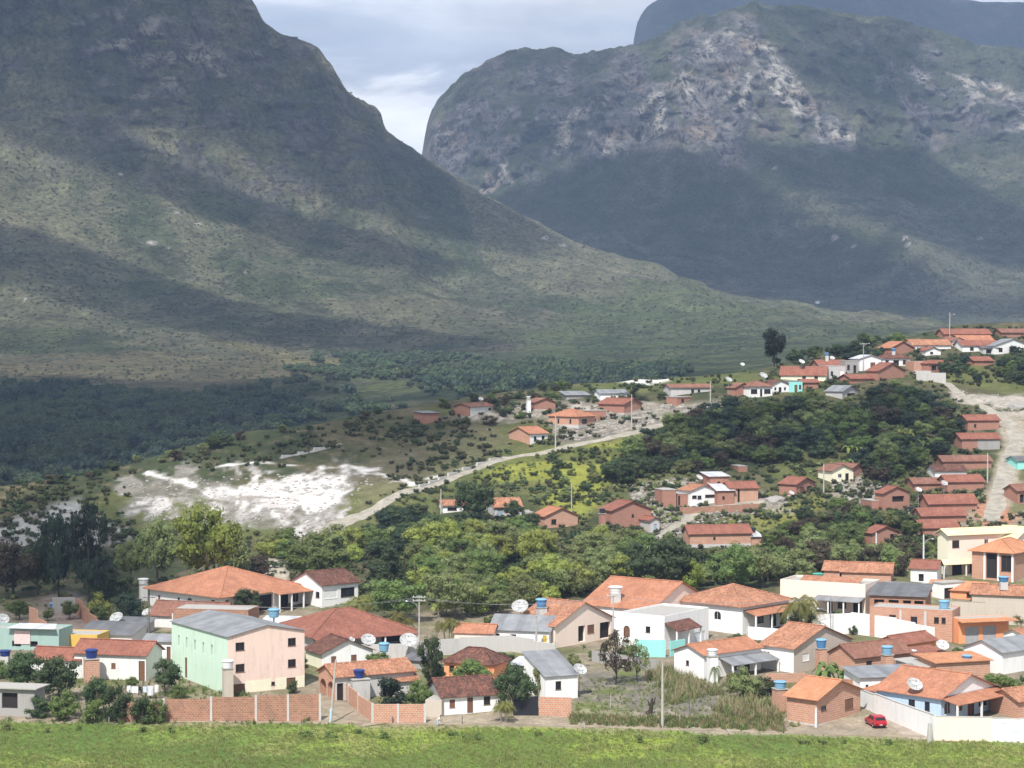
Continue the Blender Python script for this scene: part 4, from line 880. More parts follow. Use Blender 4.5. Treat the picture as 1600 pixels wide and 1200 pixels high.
h('d10', 'shop', 'bright orange shop with two grey double doors under a slab canopy', 1498, 1006, 12, 80, 38, 74, 'par', 'slab', 'orange', wmR='orange', R=[('g', .13, .40, 0, .70), ('g', .48, .75, 0, .70)], rise=.1, cat='shop')
q = HOUSES['d10']; b = MB(); b.box(-q['hx'] - .4, q['hx'] + .9, -q['hy'] - 1.3, q['hy'], q['h'] - .30, q['h'] + .0); 
porch('d10', 'R', -.03, 1.12, 1.2, .99, .93, 'tan', 0)
h('d11', 'building', 'unfinished two-storey brick building with open upper floor', 1488, 1004, 128, 14, 48, 24, 'par', 'slab', 'brick', L=[('w', .24, .32, .55, .80), ('w', .50, .58, .55, .78), ('w', .78, .84, .6, .8), ('w', .87, .92, .6, .8)], rise=.2, cat='building')
h('d11b', 'house', 'dark sheet roofed brick storey with a row of empty windows', 1446, 968, 86, 18, 36, 18, 'mL', 'darkgrey', 'oldbrick', L=[('o', .08, .26, .3, .8), ('o', .34, .52, .3, .8), ('o', .60, .74, .25, .8), ('o', .80, .96, .25, .8)], rise=.3)
for u in (.36, .66): onface('d11', 'L', u, u + .03, 0, .98, .03, WALL['palegrey'], 'pilaster')
h('d12', 'building', 'long pale flat-roofed building with a strip of old tiles on top', 1352, 962, 132, 76, 46, 28, 'par', 'slab', 'peach', L=[('e', .56, .62, .05, .55), ('w', .68, .78, .2, .55), ('e', .86, .96, .05, .55)], rise=.4, cat='building')
porch('d12', 'L', .45, 1.0, 3.0, .62, .52, 'grey', 4)
q = HOUSES['d12']; b = MB(); hx, hy, hh = q['hx'], q['hy'], q['h']; roofslab(b, [(-hx + 1.0, hy * .6, hh + .2), (-hx + 1.0, -hy * .8, hh + .2), (-hx + 3.6, -hy * .8, hh + 1.0), (-hx + 3.6, hy * .6, hh + 1.0)]); b.build('tile_strip', ROOF['weathered'], q['root'])
h('d13', 'house', 'cream two-storey house with a pale yellow roof and balcony', 1482, 900, 16, 112, 66, 68, 'gR', 'cream', 'cream', wmR='peach', R=[('w', .05, .15, .66, .84), ('W', .50, .56, .66, .84), ('o', .05, .2, 0, .26), ('e', .3, .4, 0, .26)], rise=.42, over=.6)
porch('d13', 'R', -.14, .5, 1.6, .40, .30, 'cream', 3)
h('d13b', 'house', 'pale yellow roofed upper wing at the right edge behind the brick house', 1586, 892, 36, 40, 50, 42, 'gL', 'cream', 'peach', rise=.4)
h('d14', 'house', 'two-storey bare brick house with white pillars and orange roof', 1584, 910, 64, 40, 48, 36, 'hip', 'tan', 'brick', L=[('o', .34, .60, .08, .90), ('w', .70, .94, .34, .86)], rise=.45, over=.6)
for u in (.28, .61, .945): onface('d14', 'L', u, u + .045, 0, .97, .04, WALL['white'], 'pillar')
h('d15', 'house', 'low house with a smooth pale orange roof under the cream house', 1536, 938, 84, 32, 15, 26, 'gL', 'tan', 'orange', rise=.42, L=[('w', .7, .78, .2, .7)])
h('d15b', 'house', 'low house with a patchy weathered tile roof and a blue tank on top', 1612, 946, 92, 30, 16, 20, 'gL', 'weathered', 'tan', rise=.44)
h('d17', 'house', 'small pink tiled house beside the tall white pole', 1464, 912, 40, 16, 24, 20, 'gL', 'red', 'white', rise=.4, L=[('o', .3, .5, .1, .6)])
h('d19', 'house', 'low orange tiled roof just showing behind the hedge', 1392, 910, 76, 18, 16, 16, 'gL', 'weathered', 'brick', rise=.46)
h('d19b', 'house', 'tiny weathered orange roof beside the green tank', 1312, 908, 24, 8, 18, 18, 'gL', 'weathered', 'brick', rise=.46)

# ------------------------------------------------------------------ stack of houses beside the upper sandy road
h('e1', 'house', 'topmost plain brick house beside the white sandy road', 1512, 673, 4, 50, 17, 80, 'gR', 'red', 'redbrick', rise=.4, R=[('w', .2, .27, .3, .6)])
h('e2', 'house', 'brick house with one grey rendered half by the sandy road', 1503, 706, 4, 60, 21, 80, 'gR', 'red', 'redbrick', rise=.4)
onface('e2', 'R', .41, .99, 0, .92, .03, WALL['grey'], 'render_patch')
h('e3', 'house', 'brick house with an old dark roof below the half rendered house', 1474, 735, 4, 76, 15, 80, 'gR', 'brown', 'redbrick', rise=.42)
h('e4', 'house', 'white walled house with dark roof tucked among brick ones', 1461, 749, 3, 50, 14, 80, 'gR', 'dark', 'white', rise=.4)
h('e5', 'house', 'brick house with clean red roof above the stacked ones', 1480, 769, 4, 58, 17, 80, 'gR', 'red', 'redbrick', rise=.45)
h('e6', 'house', 'low brick house with dark grey-red roof left of the stack', 1429, 768, 4, 52, 13, 80, 'gR', 'brown', 'redbrick', rise=.4)
h('e7', 'house', 'broad red roofed house in the middle of the stack with a dish', 1452, 799, 6, 76, 13, 78, 'gR', 'red', 'redbrick', rise=.62)
h('e8', 'house', 'second to lowest red roofed brick house of the stack', 1441, 818, 6, 70, 13, 78, 'gR', 'red', 'redbrick', rise=.5)
h('e8b', 'house', 'lowest red roofed brick house of the stack above the cream roof', 1441, 838, 6, 58, 14, 78, 'gR', 'red', 'redbrick', rise=.5)
h('e9', 'house', 'brick gabled house with one wide empty window on the slope', 1380, 798, 12, 42, 28, 62, 'gL', 'red', 'redbrick', R=[('o', .34, .80, .46, .78)], rise=.36)
h('e9b', 'house', 'low brick annex left of the house with the wide window', 1362, 797, 3, 16, 14, 75, 'flat', 'slab', 'redbrick', over=.05, cat='annex')
h('e10', 'house', 'brick gabled house with an open dark doorway above the white poles', 1363, 852, 14, 42, 20, 62, 'gL', 'red', 'redbrick', R=[('e', .68, .84, 0, .8)], rise=.36)
h('e11', 'house', 'reddish brick gabled house with door and window beside a tall pole', 1244, 777, 26, 30, 21, 42, 'gL', 'red', 'redbrick', R=[('d', .22, .42, 0, .72), ('w', .58, .82, .35, .75)], rise=.34, base=.12)
h('e12', 'house', 'little pale yellow gabled house below the banana grove', 1300, 754, 6, 34, 19, 64, 'gL', 'brown', 'cream', R=[('W', .28, .46, .36, .70), ('w', .62, .78, .1, .72)], rise=.42)
h('e12b', 'house', 'brown brick house behind the pale yellow gable', 1332, 748, 10, 16, 18, 45, 'gL', 'brown', 'redbrick', rise=.4)
h('e14', 'house', 'turquoise house at the right edge beside the sandy road', 1590, 734, 3, 34, 15, 76, 'gR', 'darkgrey', 'aqua', rise=.3)
h('e15', 'house', 'red brick house at the right edge below the turquoise one', 1590, 788, 4, 36, 22, 72, 'gR', 'brown', 'redbrick', rise=.4, R=[('o', .1, .3, .1, .7)])

# ------------------------------------------------------------------ hilltop row
h('t18', 'house', 'brick and grey house with old red tiles left of the white porch house', 1148, 620, 12, 26, 15, 55, 'gL', 'brown', 'redbrick', rise=.4)
h('t1', 'house', 'white house with red hip roof and windowed porch above the thicket', 1171, 622, 8, 36, 19, 66, 'hip', 'brown', 'white', R=[('w', .06, .34, .35, .72), ('e', .46, .56, .1, .72), ('w', .64, .92, .35, .72)], rise=.42)
h('t2', 'house', 'tiny white gabled house between the porch house and the turquoise one', 1206, 615, 4, 27, 15, 66, 'gL', 'dark', 'white', R=[('W', .14, .28, .3, .66), ('e', .4, .56, 0, .66), ('W', .7, .84, .3, .66)], rise=.4)
h('t3', 'house', 'turquoise fronted little house on the hilltop row', 1233, 613, 3, 21, 17, 76, 'flat', 'slab', 'blue', wmR='aqua', R=[('d', .40, .62, 0, .68), ('w', .74, .9, .3, .68)], over=.1)
h('t19', 'house', 'low bare brick house right of the turquoise front', 1256, 608, 5, 24, 11, 76, 'gR', 'red', 'redbrick', rise=.3)
h('t4', 'house', 'long red roofed house with cream wall on the hilltop', 1290, 596, 70, 12, 11, 14, 'gL', 'red', 'cream', L=[('w', .48, .56, .1, .75), ('w', .75, .83, .1, .75)], rise=.72)
h('t4b', 'house', 'higher red roofed brick house behind the grey flat houses', 1280, 584, 6, 44, 14, 74, 'gR', 'red', 'redbrick', rise=.5)
h('t5', 'house', 'pale grey flat house with a white door on the hilltop row', 1291, 592, 3, 30, 20, 76, 'flat', 'slab', 'palegrey', R=[('W', .22, .38, .2, .6), ('D', .72, .92, 0, .66)], over=.06)
h('t5b', 'house', 'grey box house with dark door beside the white gables', 1321, 584, 3, 20, 20, 76, 'flat', 'slab', 'grey', R=[('w', .14, .34, .3, .7), ('e', .62, .84, 0, .66)], over=.06)
h('t6', 'house', 'white gabled hilltop house with a brown door', 1343, 580, 4, 34, 20, 72, 'gL', 'metal', 'white', R=[('d', .50, .72, 0, .68)], rise=.3)
h('t7', 'house', 'white house with dark hip roof and three openings on the hilltop', 1379, 574, 5, 44, 15, 74, 'hip', 'dark', 'white', R=[('w', .1, .22, .3, .75), ('e', .38, .58, 0, .75), ('w', .72, .84, .3, .75)], rise=.5)
h('t8', 'house', 'double gabled brick house below the white hilltop houses', 1372, 595, 18, 42, 16, 52, 'gL', 'red', 'redbrick', rise=.38)
h('t8b', 'house', 'low red tiled annex in front of the double gables', 1330, 600, 10, 34, 9, 60, 'gR', 'red', 'redbrick', rise=.4, cat='annex')
h('t9', 'house', 'brick house with small hip roof above the sandy bank', 1452, 584, 14, 36, 17, 55, 'hip', 'red', 'redbrick', R=[('w', .1, .3, .35, .75), ('w', .55, .75, .35, .75)], rise=.4)
h('t9b', 'brick_shell', 'roofless orange brick shell beside the small hip roofed house', 1428, 582, 3, 34, 16, 76, 'par', 'slab', 'brick', rise=.3, cat='building')
h('t14', 'house', 'brick gabled house with an orange roof slope on the crest', 1392, 556, 8, 36, 13, 60, 'gL', 'orange', 'redbrick', rise=.42)
h('t10', 'house', 'wide orange roofed house on the crest left of the tall pole', 1426, 548, 5, 60, 10, 74, 'gR', 'weathered', 'white', rise=.52, R=[('w', .3, .4, .2, .7)])
h('t11', 'house', 'highest red brick house on the hill crest behind the pole', 1476, 532, 5, 72, 11, 76, 'gR', 'red', 'redbrick', rise=.52)
h('t12', 'house', 'broad red tiled house in front of the highest brick house', 1504, 550, 6, 58, 11, 74, 'gR', 'red', 'white', rise=.5, R=[('w', .2, .3, .2, .7), ('e', .6, .7, 0, .7)])
h('t12b', 'house', 'small white gable beside the tall pole on the crest', 1488, 541, 4, 20, 9, 66, 'gL', 'brown', 'white', rise=.4)
h('t13', 'house', 'long white house with grey sheet roof at the right end of the crest', 1552, 554, 14, 60, 14, 62, 'gL', 'grey', 'white', R=[('w', .14, .24, .3, .75), ('e', .42, .52, 0, .7), ('w', .7, .8, .3, .75)], rise=.28)
h('t12c', 'shed', 'dark roofed shed beside the long white crest house', 1536, 553, 5, 24, 10, 74, 'mR', 'darkgrey', 'palegrey', rise=.4, cat='shed', R=[('o', .2, .8, .05, .7)])
h('t15', 'shed', 'grey shed with a sheet roof above the dark thicket', 1316, 624, 26, 26, 13, 40, 'gL', 'grey', 'palegrey', rise=.34, cat='shed', R=[('o', .3, .8, .1, .7)])
h('t16', 'house', 'long pale grey house with low roof beside a tall pole', 1048, 620, 4, 64, 15, 74, 'gR', 'brown', 'palegrey', R=[('w', .50, .57, .35, .78), ('e', .66, .72, 0, .75)], rise=.3)
h('t17', 'house', 'small square brick house in front of the long pale grey one', 1058, 634, 17, 22, 13, 48, 'flat', 'slab', 'redbrick', R=[('w', .3, .5, .4, .8)], over=.15)
h('t20', 'house', 'low white roof peeping over the ridge below the lone tree', 1114, 576, 4, 48, 6, 76, 'gR', 'metal', 'tan', rise=.2)
# left part of the hill
h('h1', 'house', 'small house with brick side and white front beside the diagonal road', 828, 695, 33, 28, 18, 50, 'gR', 'orange', 'brick', wmR='white', R=[('w', .22, .36, .3, .72), ('e', .66, .82, 0, .74)], rise=.36)
h('h2', 'house', 'brick house with bright orange hip roof on a pale stone base', 904, 670, 47, 26, 20, 36, 'hip', 'orange', 'brick', L=[('w', .3, .36, .4, .75), ('w', .7, .76, .4, .75)], R=[('w', .2, .5, .4, .75)], rise=.4, base=.3)
h('h3', 'house', 'long red brick gabled house with small red roof uphill of the orange hip roof', 975, 648, 40, 28, 17, 42, 'gL', 'red', 'redbrick', rise=.36, base=.15)
h('h4', 'house', 'flat roofed brick house right behind the orange hip roof', 915, 659, 8, 32, 17, 70, 'flat', 'slab', 'redbrick', over=.1)
h('h5', 'house', 'white house with grey roof beside the umbrella shaped tree', 938, 626, 4, 42, 12, 74, 'gR', 'grey', 'white', rise=.32)
h('h6', 'house', 'brick gabled house with a white tower beside it on the hill', 836, 642, 5, 32, 14, 66, 'gL', 'brown', 'redbrick', rise=.34, base=.15)
h('h7', 'house', 'half brick half white house with low reddish roof near the forest edge', 735, 652, 26, 37, 17, 42, 'gR', 'brown', 'redbrick', wmR='dirtywhite', R=[('w', .76, .88, .35, .8)], rise=.26, base=.1)
h('h8', 'house', 'lone box-like brick house furthest out on the hillside', 662, 664, 8, 24, 19, 60, 'mR', 'grey', 'redbrick', rise=.1)
h('h9', 'shed', 'low grey shed in the bushes between hillside houses', 885, 625, 4, 36, 8, 74, 'mR', 'grey', 'grey', rise=.3, cat='shed')
# terrace below the thicket
h('m1', 'house', 'flat brick box house at the left end of the terrace', 1035, 792, 4, 22, 26, 76, 'flat', 'slab', 'redbrick', over=.08)
h('m1b', 'house', 'narrow brick link building beside the white gabled house', 1058, 790, 2, 16, 18, 78, 'flat', 'slab', 'redbrick', over=.05, R=[('e', .1, .3, 0, .85)], cat='annex')
h('m2', 'house', 'white gabled house with a row of dark windows on the terrace', 1079, 792, 8, 41, 26, 66, 'gL', 'weathered', 'white', R=[('w', .06, .24, .48, .68), ('w', .27, .42, .44, .66), ('w', .56, .94, .52, .70)], rise=.34)
h('m3', 'house', 'tall narrow house with a white sheet roof above the terrace', 1109, 778, 4, 30, 34, 76, 'mR', 'metal', 'redbrick', rise=.22, R=[('w', .4, .55, .6, .75)])
h('m3b', 'house', 'lower house with a sloping white sheet roof and washing in front', 1121, 790, 4, 26, 24, 76, 'mR', 'metal', 'redbrick', rise=.45, R=[('w', .3, .45, .4, .6)])
h('m4', 'house', 'brick house with straight red roof and dark doorway on the terrace', 1141, 787, 5, 44, 25, 76, 'gR', 'red', 'brick', R=[('e', .26, .34, .05, .9)], rise=.42)
h('m5', 'house', 'brick house with twin red roofs below the rubble bank', 956, 823, 8, 62, 26, 64, 'gL', 'red', 'redbrick', rise=.36, R=[('w', .5, .56, .5, .7)])
h('m5b', 'shed', 'narrow grey rendered gable shed with a blue door', 1016, 832, 4, 14, 20, 66, 'gL', 'red', 'palegrey', R=[('B', .4, .72, 0, .66)], rise=.5, cat='shed')
h('m6', 'house', 'brick house with orange gable roof half hidden by treetops', 851, 826, 6, 52, 20, 64, 'gL', 'orange', 'brick', rise=.4, R=[('w', .2, .35, .3, .7)])
h('m7', 'house', 'very long red roofed brick house on a grey footing', 1078, 855, 4, 96, 22, 80, 'gR', 'red', 'brick', rise=.5, base=.2, R=[('w', .38, .42, .5, .7)])
h('m7b', 'annex', 'short white roofed annex at the end of the long brick house', 1174, 852, 3, 14, 14, 78, 'mR', 'metal', 'brick', rise=.3, cat='annex')
h('m8', 'house', 'orange tiled house with blue-grey wall behind the dark tree', 773, 808, 5, 42, 17, 74, 'gR', 'weathered', 'palegrey', rise=.56, R=[('B', .1, .3, 0, .7)])
h('m8b', 'house', 'low house with thin orange roof and white wall left of the dark tree', 692, 802, 4, 72, 13, 78, 'gR', 'weathered', 'white', rise=.34, R=[('w', .1, .3, .3, .7)])

h('t21', 'house', 'orange roofed house squeezed between the two highest red roofs', 1500, 540, 5, 52, 9, 74, 'gR', 'orange', 'redbrick', rise=.5)
h('t22', 'house', 'small brick house at the far right of the crest under dark trees', 1566, 528, 5, 40, 9, 74, 'gR', 'brown', 'redbrick', rise=.4)
h('t23', 'house', 'low brown roofed brick house between crest trees and sandy bank', 1522, 572, 5, 30, 9, 70, 'gR', 'red', 'redbrick', rise=.4)
h('t24', 'house', 'small white walled house under the crest left of the grey roof', 1446, 556, 4, 24, 9, 70, 'gL', 'red', 'white', rise=.36, R=[('w', .3, .5, .3, .7)])
h('d18', 'house', 'little white lean-to with a dark doorway above the pale orange roof', 1472, 936, 14, 36, 24, 60, 'flat', 'slab', 'white', R=[('e', .1, .5, 0, .7)], over=.15)
h('d20', 'house', 'brick house with old tiles cut by the right edge above the white gate', 1592, 1124, 8, 40, 30, 60, 'gR', 'weathered', 'brick', rise=.4)
h('d21', 'house', 'small grey walled house squeezed between dark patchy roof and brick box', 1440, 1062, 10, 26, 20, 60, 'mR', 'slab', 'palegrey', rise=.14, R=[('w', .3, .5, .3, .65)])
h('d22', 'house', 'low pale house with grey sheets right of the unfinished brick building', 1420, 938, 40, 20, 16, 30, 'gL', 'grey', 'dirtywhite', rise=.3)
h('c8', 'shed', 'low tin roofed shed behind the steep grey roof', 838, 1056, 40, 16, 16, 26, 'mL', 'metal', 'palegrey', rise=.3, cat='shed')
h('b9', 'shed', 'small grey sheet roofed shed between mesh dishes and lane house', 664, 1046, 34, 14, 14, 24, 'mL', 'darkgrey', 'grey', rise=.3, cat='shed')
h('m9', 'shed', 'tiny brick shed above the terrace in the edge of the thicket', 1154, 738, 4, 14, 9, 76, 'flat', 'slab', 'redbrick', cat='shed', over=.05)
# ------------------------------------------------------------------ yard walls
def dep(px, py): return g1(px, py)[1]
def wall_run(name, label, pts, hpx, wm, pil=None, cat='wall', th=.16, coping=False, foot=None):
    P = ground([p[0] for p in pts], [p[1] for p in pts]); hs = hpx if hasattr(hpx, '__len__') else [hpx] * len(pts)
    root = empty(name, P[0], 0, label, cat); b = MB(); pb = []; o = P[0]; s0 = 0
    fb = MB(); cb = MB()
    for i in range(len(P) - 1):
        a, c = P[i] - o, P[i + 1] - o; d = (c - a)[:2]; Ln = np.hypot(*d); d = d / Ln; n = np.array([d[1], -d[0]])
        if n[1] > 0: n = -n
        n_st = max(1, int(Ln / 4)); 
        for k in range(n_st):
            p = a + (c - a) * k / n_st; q = a + (c - a) * (k + 1) / n_st; zt = (p[2] + q[2]) / 2 + (hs[i] + (hs[i + 1] - hs[i]) * (k + .5) / n_st) * P[i][1] / F; zb = min(p[2], q[2]) - 1.2
            F4 = [(p[0] + n[0] * th / 2, p[1] + n[1] * th / 2), (q[0] + n[0] * th / 2, q[1] + n[1] * th / 2), (q[0] - n[0] * th / 2, q[1] - n[1] * th / 2), (p[0] - n[0] * th / 2, p[1] - n[1] * th / 2)]
            if np.cross(np.array(F4[1]) - np.array(F4[0]), np.array(F4[2]) - np.array(F4[1])) < 0: F4 = F4[::-1]
            for j in range(4):
                e, f = F4[j], F4[(j + 1) % 4]; w = math.hypot(f[0] - e[0], f[1] - e[1])
                b.face([(*e, zb), (*f, zb), (*f, zt), (*e, zt)], [(s0, zb), (s0 + w, zb), (s0 + w, zt), (s0, zt)])
            b.face([(*e, zt) for e in F4])
            if coping: 
                g = [((e[0]) + n[0] * (.05 if np.dot(np.array(e) - p[:2], n) > 0 else -.05), e[1] + n[1] * (.05 if np.dot(np.array(e) - p[:2], n) > 0 else -.05)) for e in F4]
                cb.slab([(*e, zt + .07) for e in g], .066)
            s0 += Ln / n_st
            if pil and k % pil == 0: pb.append((p[:2].copy(), d, n, zb, zt))
    b.build('brick_panel' if 'brick' in wm else 'wall_panel', WALL[wm], root)
    if coping: cb.build('coping', WALL['palegrey'], root)
    if pil:
        a = P[-1] - o; pb.append((a[:2], d, n, zb, zt))
        for (p, d, n, z0, z1) in pb:
            m = MB(); u, v = d * .14, n * .13
            q = [p - u - v, p + u - v, p + u + v, p - u + v]
            if np.cross(q[1] - q[0], q[2] - q[1]) < 0: q = q[::-1]
            for j in range(4): m.face([(*q[j], z0), (*q[(j + 1) % 4], z0), (*q[(j + 1) % 4], z1 + .04), (*q[j], z1 + .04)])
            m.face([(*e, z1 + .04) for e in q]); m.build('pilaster', WALL['palegrey'], root)
    return root, P
def W_(label, *a, name='yard_wall', **k): return wall_run(name, label, *a, **k)
r, P = W_('long weathered brick yard wall with concrete pilasters facing the meadow', [(186, 1128), (256, 1127), (330, 1127), (400, 1127), (500, 1126)], [24, 34, 36, 40, 42], 'oldbrick', pil=1, name='brick_wall')
m = MB()                                                       # chalk scrawl on it
for st in ([(0, 0), (.35, 1.0), (.7, 0)], [(.1, .38), (.6, .4)], [(.9, .1), (1.2, .55), (1.5, .1), (1.8, .5)], [(1.95, .1), (2.0, .6)], [(2.2, .15), (2.5, .55), (2.75, .15), (2.3, .12)], [(2.8, .6), (3.4, .15)]):
    m.tube([(446 / 1600 * 0 + x, 0, z) for x, z in st], .035, 5)
pA = ground([447], [1126])[0]; v = P[-1] - P[-2]; an = math.atan2(v[1], v[0])
o = m.build('chalk_scrawl', plain('chalk', (.62, .55, .48), .9), r); o.location = tuple(pA - P[0] + np.array([math.sin(an) * .16, -math.cos(an) * .16 - .0, .95])); o.rotation_euler = (0, 0, an)
W_('brick yard wall running back along the dirt lane', [(582, 1130), (560, 1112), (545, 1096), (530, 1086)], [30, 28, 26, 24], 'brick', pil=1, name='brick_wall')
W_('short brick wall in front of the white flowering bush', [(582, 1130), (622, 1130), (664, 1130)], 30, 'brick', pil=1, name='brick_wall')
W_('stepped brick stub beside the black gate', [(842, 1118), (893, 1120)], [38, 22], 'brick', name='brick_wall')
W_('black sheet metal gate between the trees and the brick stub', [(802, 1118), (841, 1118)], 30, 'grey', name='metal_gate', cat='gate', th=.06)
_g = bpy.data.objects[[o.name for o in bpy.data.objects if o.get('label', '').startswith('black sheet metal')][0]]
for c in _g.children: c.data.materials[0] = plain('black_gate', (.02, .02, .026), .5); c.name = 'gate_leaf'
W_('long grey block wall behind the big satellite dishes', [(560, 1030), (640, 1028), (720, 1022), (800, 1018), (868, 1030)], [22, 24, 26, 26, 22], 'palegrey')
W_('bright turquoise yard wall below the arched door house', [(993, 1026), (1040, 1027)], 27, 'aqua')
W_('short turquoise wall piece right of the grey gap', [(1047, 1026), (1070, 1022)], 24, 'aqua')
W_('grey stone retaining wall under the peach house', [(925, 1034), (990, 1044), (1030, 1050)], 18, 'grey')
W_('white boundary wall with posts below the palm cluster', [(1168, 998), (1225, 1004), (1285, 1002)], 20, 'white', pil=2)
W_('long white boundary wall below the pale flat building', [(1277, 992), (1330, 990), (1400, 1000), (1460, 1012)], [30, 34, 34, 30], 'white')
W_('tall pale stained wall behind the orange shop', [(1484, 972), (1540, 974), (1640, 980)], [30, 34, 36], 'tan')
W_('low brick wall beside the tan gabled house', [(1196, 1068), (1258, 1066)], 15, 'brick', name='brick_wall')
W_('brick stub wall behind the banana plant', [(1306, 1082), (1340, 1084)], 22, 'oldbrick', name='brick_wall')
W_('white garden wall descending beside the lane with the red car', [(1340, 1100), (1394, 1128), (1461, 1157)], [24, 34, 38], 'white', coping=True)
W_('cream front wall of the blue porch house', [(1461, 1157), (1550, 1159)], [38, 38], 'peach', coping=True)
r, P = W_('white front wall with a pale double garage gate at the right edge', [(1550, 1158), (1560, 1158.5), (1594, 1160), (1640, 1162)], [36, 36, 37, 38], 'white', coping=True)
m = MB(); a_, c_ = P[1] - P[0], P[2] - P[0]; dd = (c_ - a_) / np.linalg.norm(c_ - a_); nn = np.array([dd[1], -dd[0], 0]); nn = nn if nn[1] < 0 else -nn
for (u0, u1, z0, z1, pr) in ((0, .49, .1, 2.3, .11), (.51, 1, .1, 2.3, .11), (0, 1, 1.25, 1.36, .14), (0, 1, 2.3, 2.4, .14)):
    q0 = a_ + (c_ - a_) * u0 + nn * pr; q1 = a_ + (c_ - a_) * u1 + nn * pr
    m.face([(q0[0], q0[1], q0[2] + z0), (q1[0], q1[1], q1[2] + z0), (q1[0], q1[1], q1[2] + z1), (q0[0], q0[1], q0[2] + z1)])
m.build('garage_gate', plain('pale_gate', (.66, .72, .78), .4), r)
W_('slanting ruined brick wall on the earth bank at the left', [(46, 985), (72, 1000)], [44, 22], 'brick', name='brick_wall')
W_('long low brick wall climbing the earth bank', [(120, 960), (140, 978), (162, 996)], [28, 22, 20], 'oldbrick', name='brick_wall')
W_('grey ruined wall in the shade of the dark trees', [(82, 955), (118, 955)], 22, 'grey')
W_('stone retaining wall under the white sheet roofed houses', [(1062, 803), (1130, 800), (1188, 796)], 10, 'oldbrick')
W_('grey walled terrace edge below the hip roofed hilltop house', [(1432, 594), (1478, 600)], 16, 'palegrey')
W_('low stone wall along the diagonal road', [(655, 762), (700, 745), (745, 728), (784, 715)], 3, 'palegrey', th=.5)
W_('broken pale stone line across the quarry top', [(440, 716), (490, 706), (528, 697)], 3, 'palegrey', th=.5)

# ------------------------------------------------------------------ water tanks and their towers
TK = {'blue': plain('blue_tank', (.07, .20, .40), .5), 'sky': plain('light_blue_tank', (.19, .38, .54), .5), 'navy': plain('dark_blue_tank', (.02, .04, .17), .4), 'white': plain('white_tank', (.74, .75, .74), .5), 'green': plain('green_tank', (.08, .38, .28), .5), 'dark': plain('black_tank', (.03, .035, .05), .5), 'grey': plain('fibre_cement_tank', (.5, .49, .47), .8)}
def tower(px, py, wpx, hpx, wm, label, Y=None):
    p = g1(px, py) if Y is None else at(px, py, Y); m = p[1] / F; w = wpx * m * .78 / 2; hh = hpx * m; r = empty('tank_tower', p, .35, label, 'tank tower')
    b = MB(); b.box(-w, w, -w, w, -1.0, hh - .12); b.build('shaft', WALL[wm], r)
    b = MB(); b.box(-w - .1, w + .1, -w - .1, w + .1, hh - .118, hh); b.build('top_slab', ROOF['slab'], r)
    return p + np.array([0, 0, hh])
def tank(p, dpx, hpx, col, label, stand=0.0):
    m = p[1] / F; r = dpx * m / 2; hh = hpx * m; root = empty('water_tank', p, 0, label, 'water tank')
    b = MB(); b.lathe([(0, 0), (r * .74, 0), (r * .80, hh * .1), (r * .84, hh * .36), (r * .87, hh * .38), (r * .92, hh * .70), (r, hh * .74), (r, hh * .80), (0, hh * .80)], 18); b.build('body', TK[col], root, True)
    b = MB(); b.lathe([(r * 1.05, hh * .802), (r * 1.05, hh * .87), (r * .8, hh * .95), (0, hh)], 18); b.build('lid', TK['white' if col in ('white', 'grey') else ('sky' if col in ('sky', 'blue') else col)], root, True)
    if stand > 0:
        b = MB(); q = r * .7; b.box(-q, q, -q, q, -stand, -.003); b.build('plinth', WALL['palegrey'], root)
    return root
def TT(px, py, wpx, hpx, wm, dpx, tpx, col, tl, wl): tank(tower(px, py, wpx, hpx, wm, wl), dpx, tpx, col, tl)
TT(143, 1066, 28, 38, 'brick', 20, 15, 'navy', 'dark blue water tank on the brick tower among the bushes', 'square brick tank tower in front of the long white house')
TT(356, 1092, 19, 49, 'tan', 19, 13, 'white', 'grey-white water tank at the corner of the mint and salmon block', 'tan plastered tank tower at the corner of the mint and salmon block')
TT(224, 938, 15, 26, 'dirtywhite', 17, 9, 'white', 'white water tank behind the orange hip roofed villa', 'pale tank tower behind the orange hip roofed villa')
TT(561, 1092, 36, 33, 'palegrey', 18, 14, 'navy', 'deep blue bucket tank on the pale wall tower by the lane house', 'wide pale grey tank tower in front of the long lane house')
TT(1283, 1056, 17, 44, 'brick', 17, 15, 'blue', 'blue water tank on the brick tower beside the tan gable', 'slim brick tank tower beside the tan gabled house')
TT(1386, 1060, 18, 38, 'brick', 18, 14, 'sky', 'light blue tank with pale lid above the dark patchy roof', 'brick tank tower rising in front of the dark patchy roof')
TT(1219, 1112, 24, 37, 'brick', 20, 12, 'sky', 'light blue tank on the brick tower beside the small brick house', 'brick tank tower beside the small brick house at the meadow')
TT(1444, 946, 17, 28, 'brick', 14, 7, 'grey', 'small grey tank on a brick tower beside the pale orange roof', 'brick tank tower beside the smooth pale orange roof')
TT(826, 644, 7, 20, 'white', 7, 5, 'grey', 'tiny grey tank on the white tower on the hill', 'slim white tower beside the hill house')
TT(941, 826, 11, 24, 'redbrick', 9, 8, 'dark', 'dark tank on the small brick tower left of the twin red roofs', 'small brick tower left of the twin red roofs')
TT(846, 1004, 18, 56, 'palegrey', 18, 14, 'blue', 'blue water tank behind the peach house roof', 'tall grey tank tower behind the peach house')
TT(1113, 1066, 17, 42, 'white', 17, 11, 'white', 'white tank in front of the smooth orange roof', 'white tank tower in front of the smooth orange roof')
def roof_tank(key, px, py, dpx, hpx, col, label, dy=0.0, stand=1.0):
    q = HOUSES[key]; Y = q['y'] + dy; tank(at(px, py, Y), dpx, hpx, col, label, stand)
roof_tank('c3', 962, 928, 22, 13, 'white', 'large white tank on the ridge of the long orange roof', 6.0, 1.6)
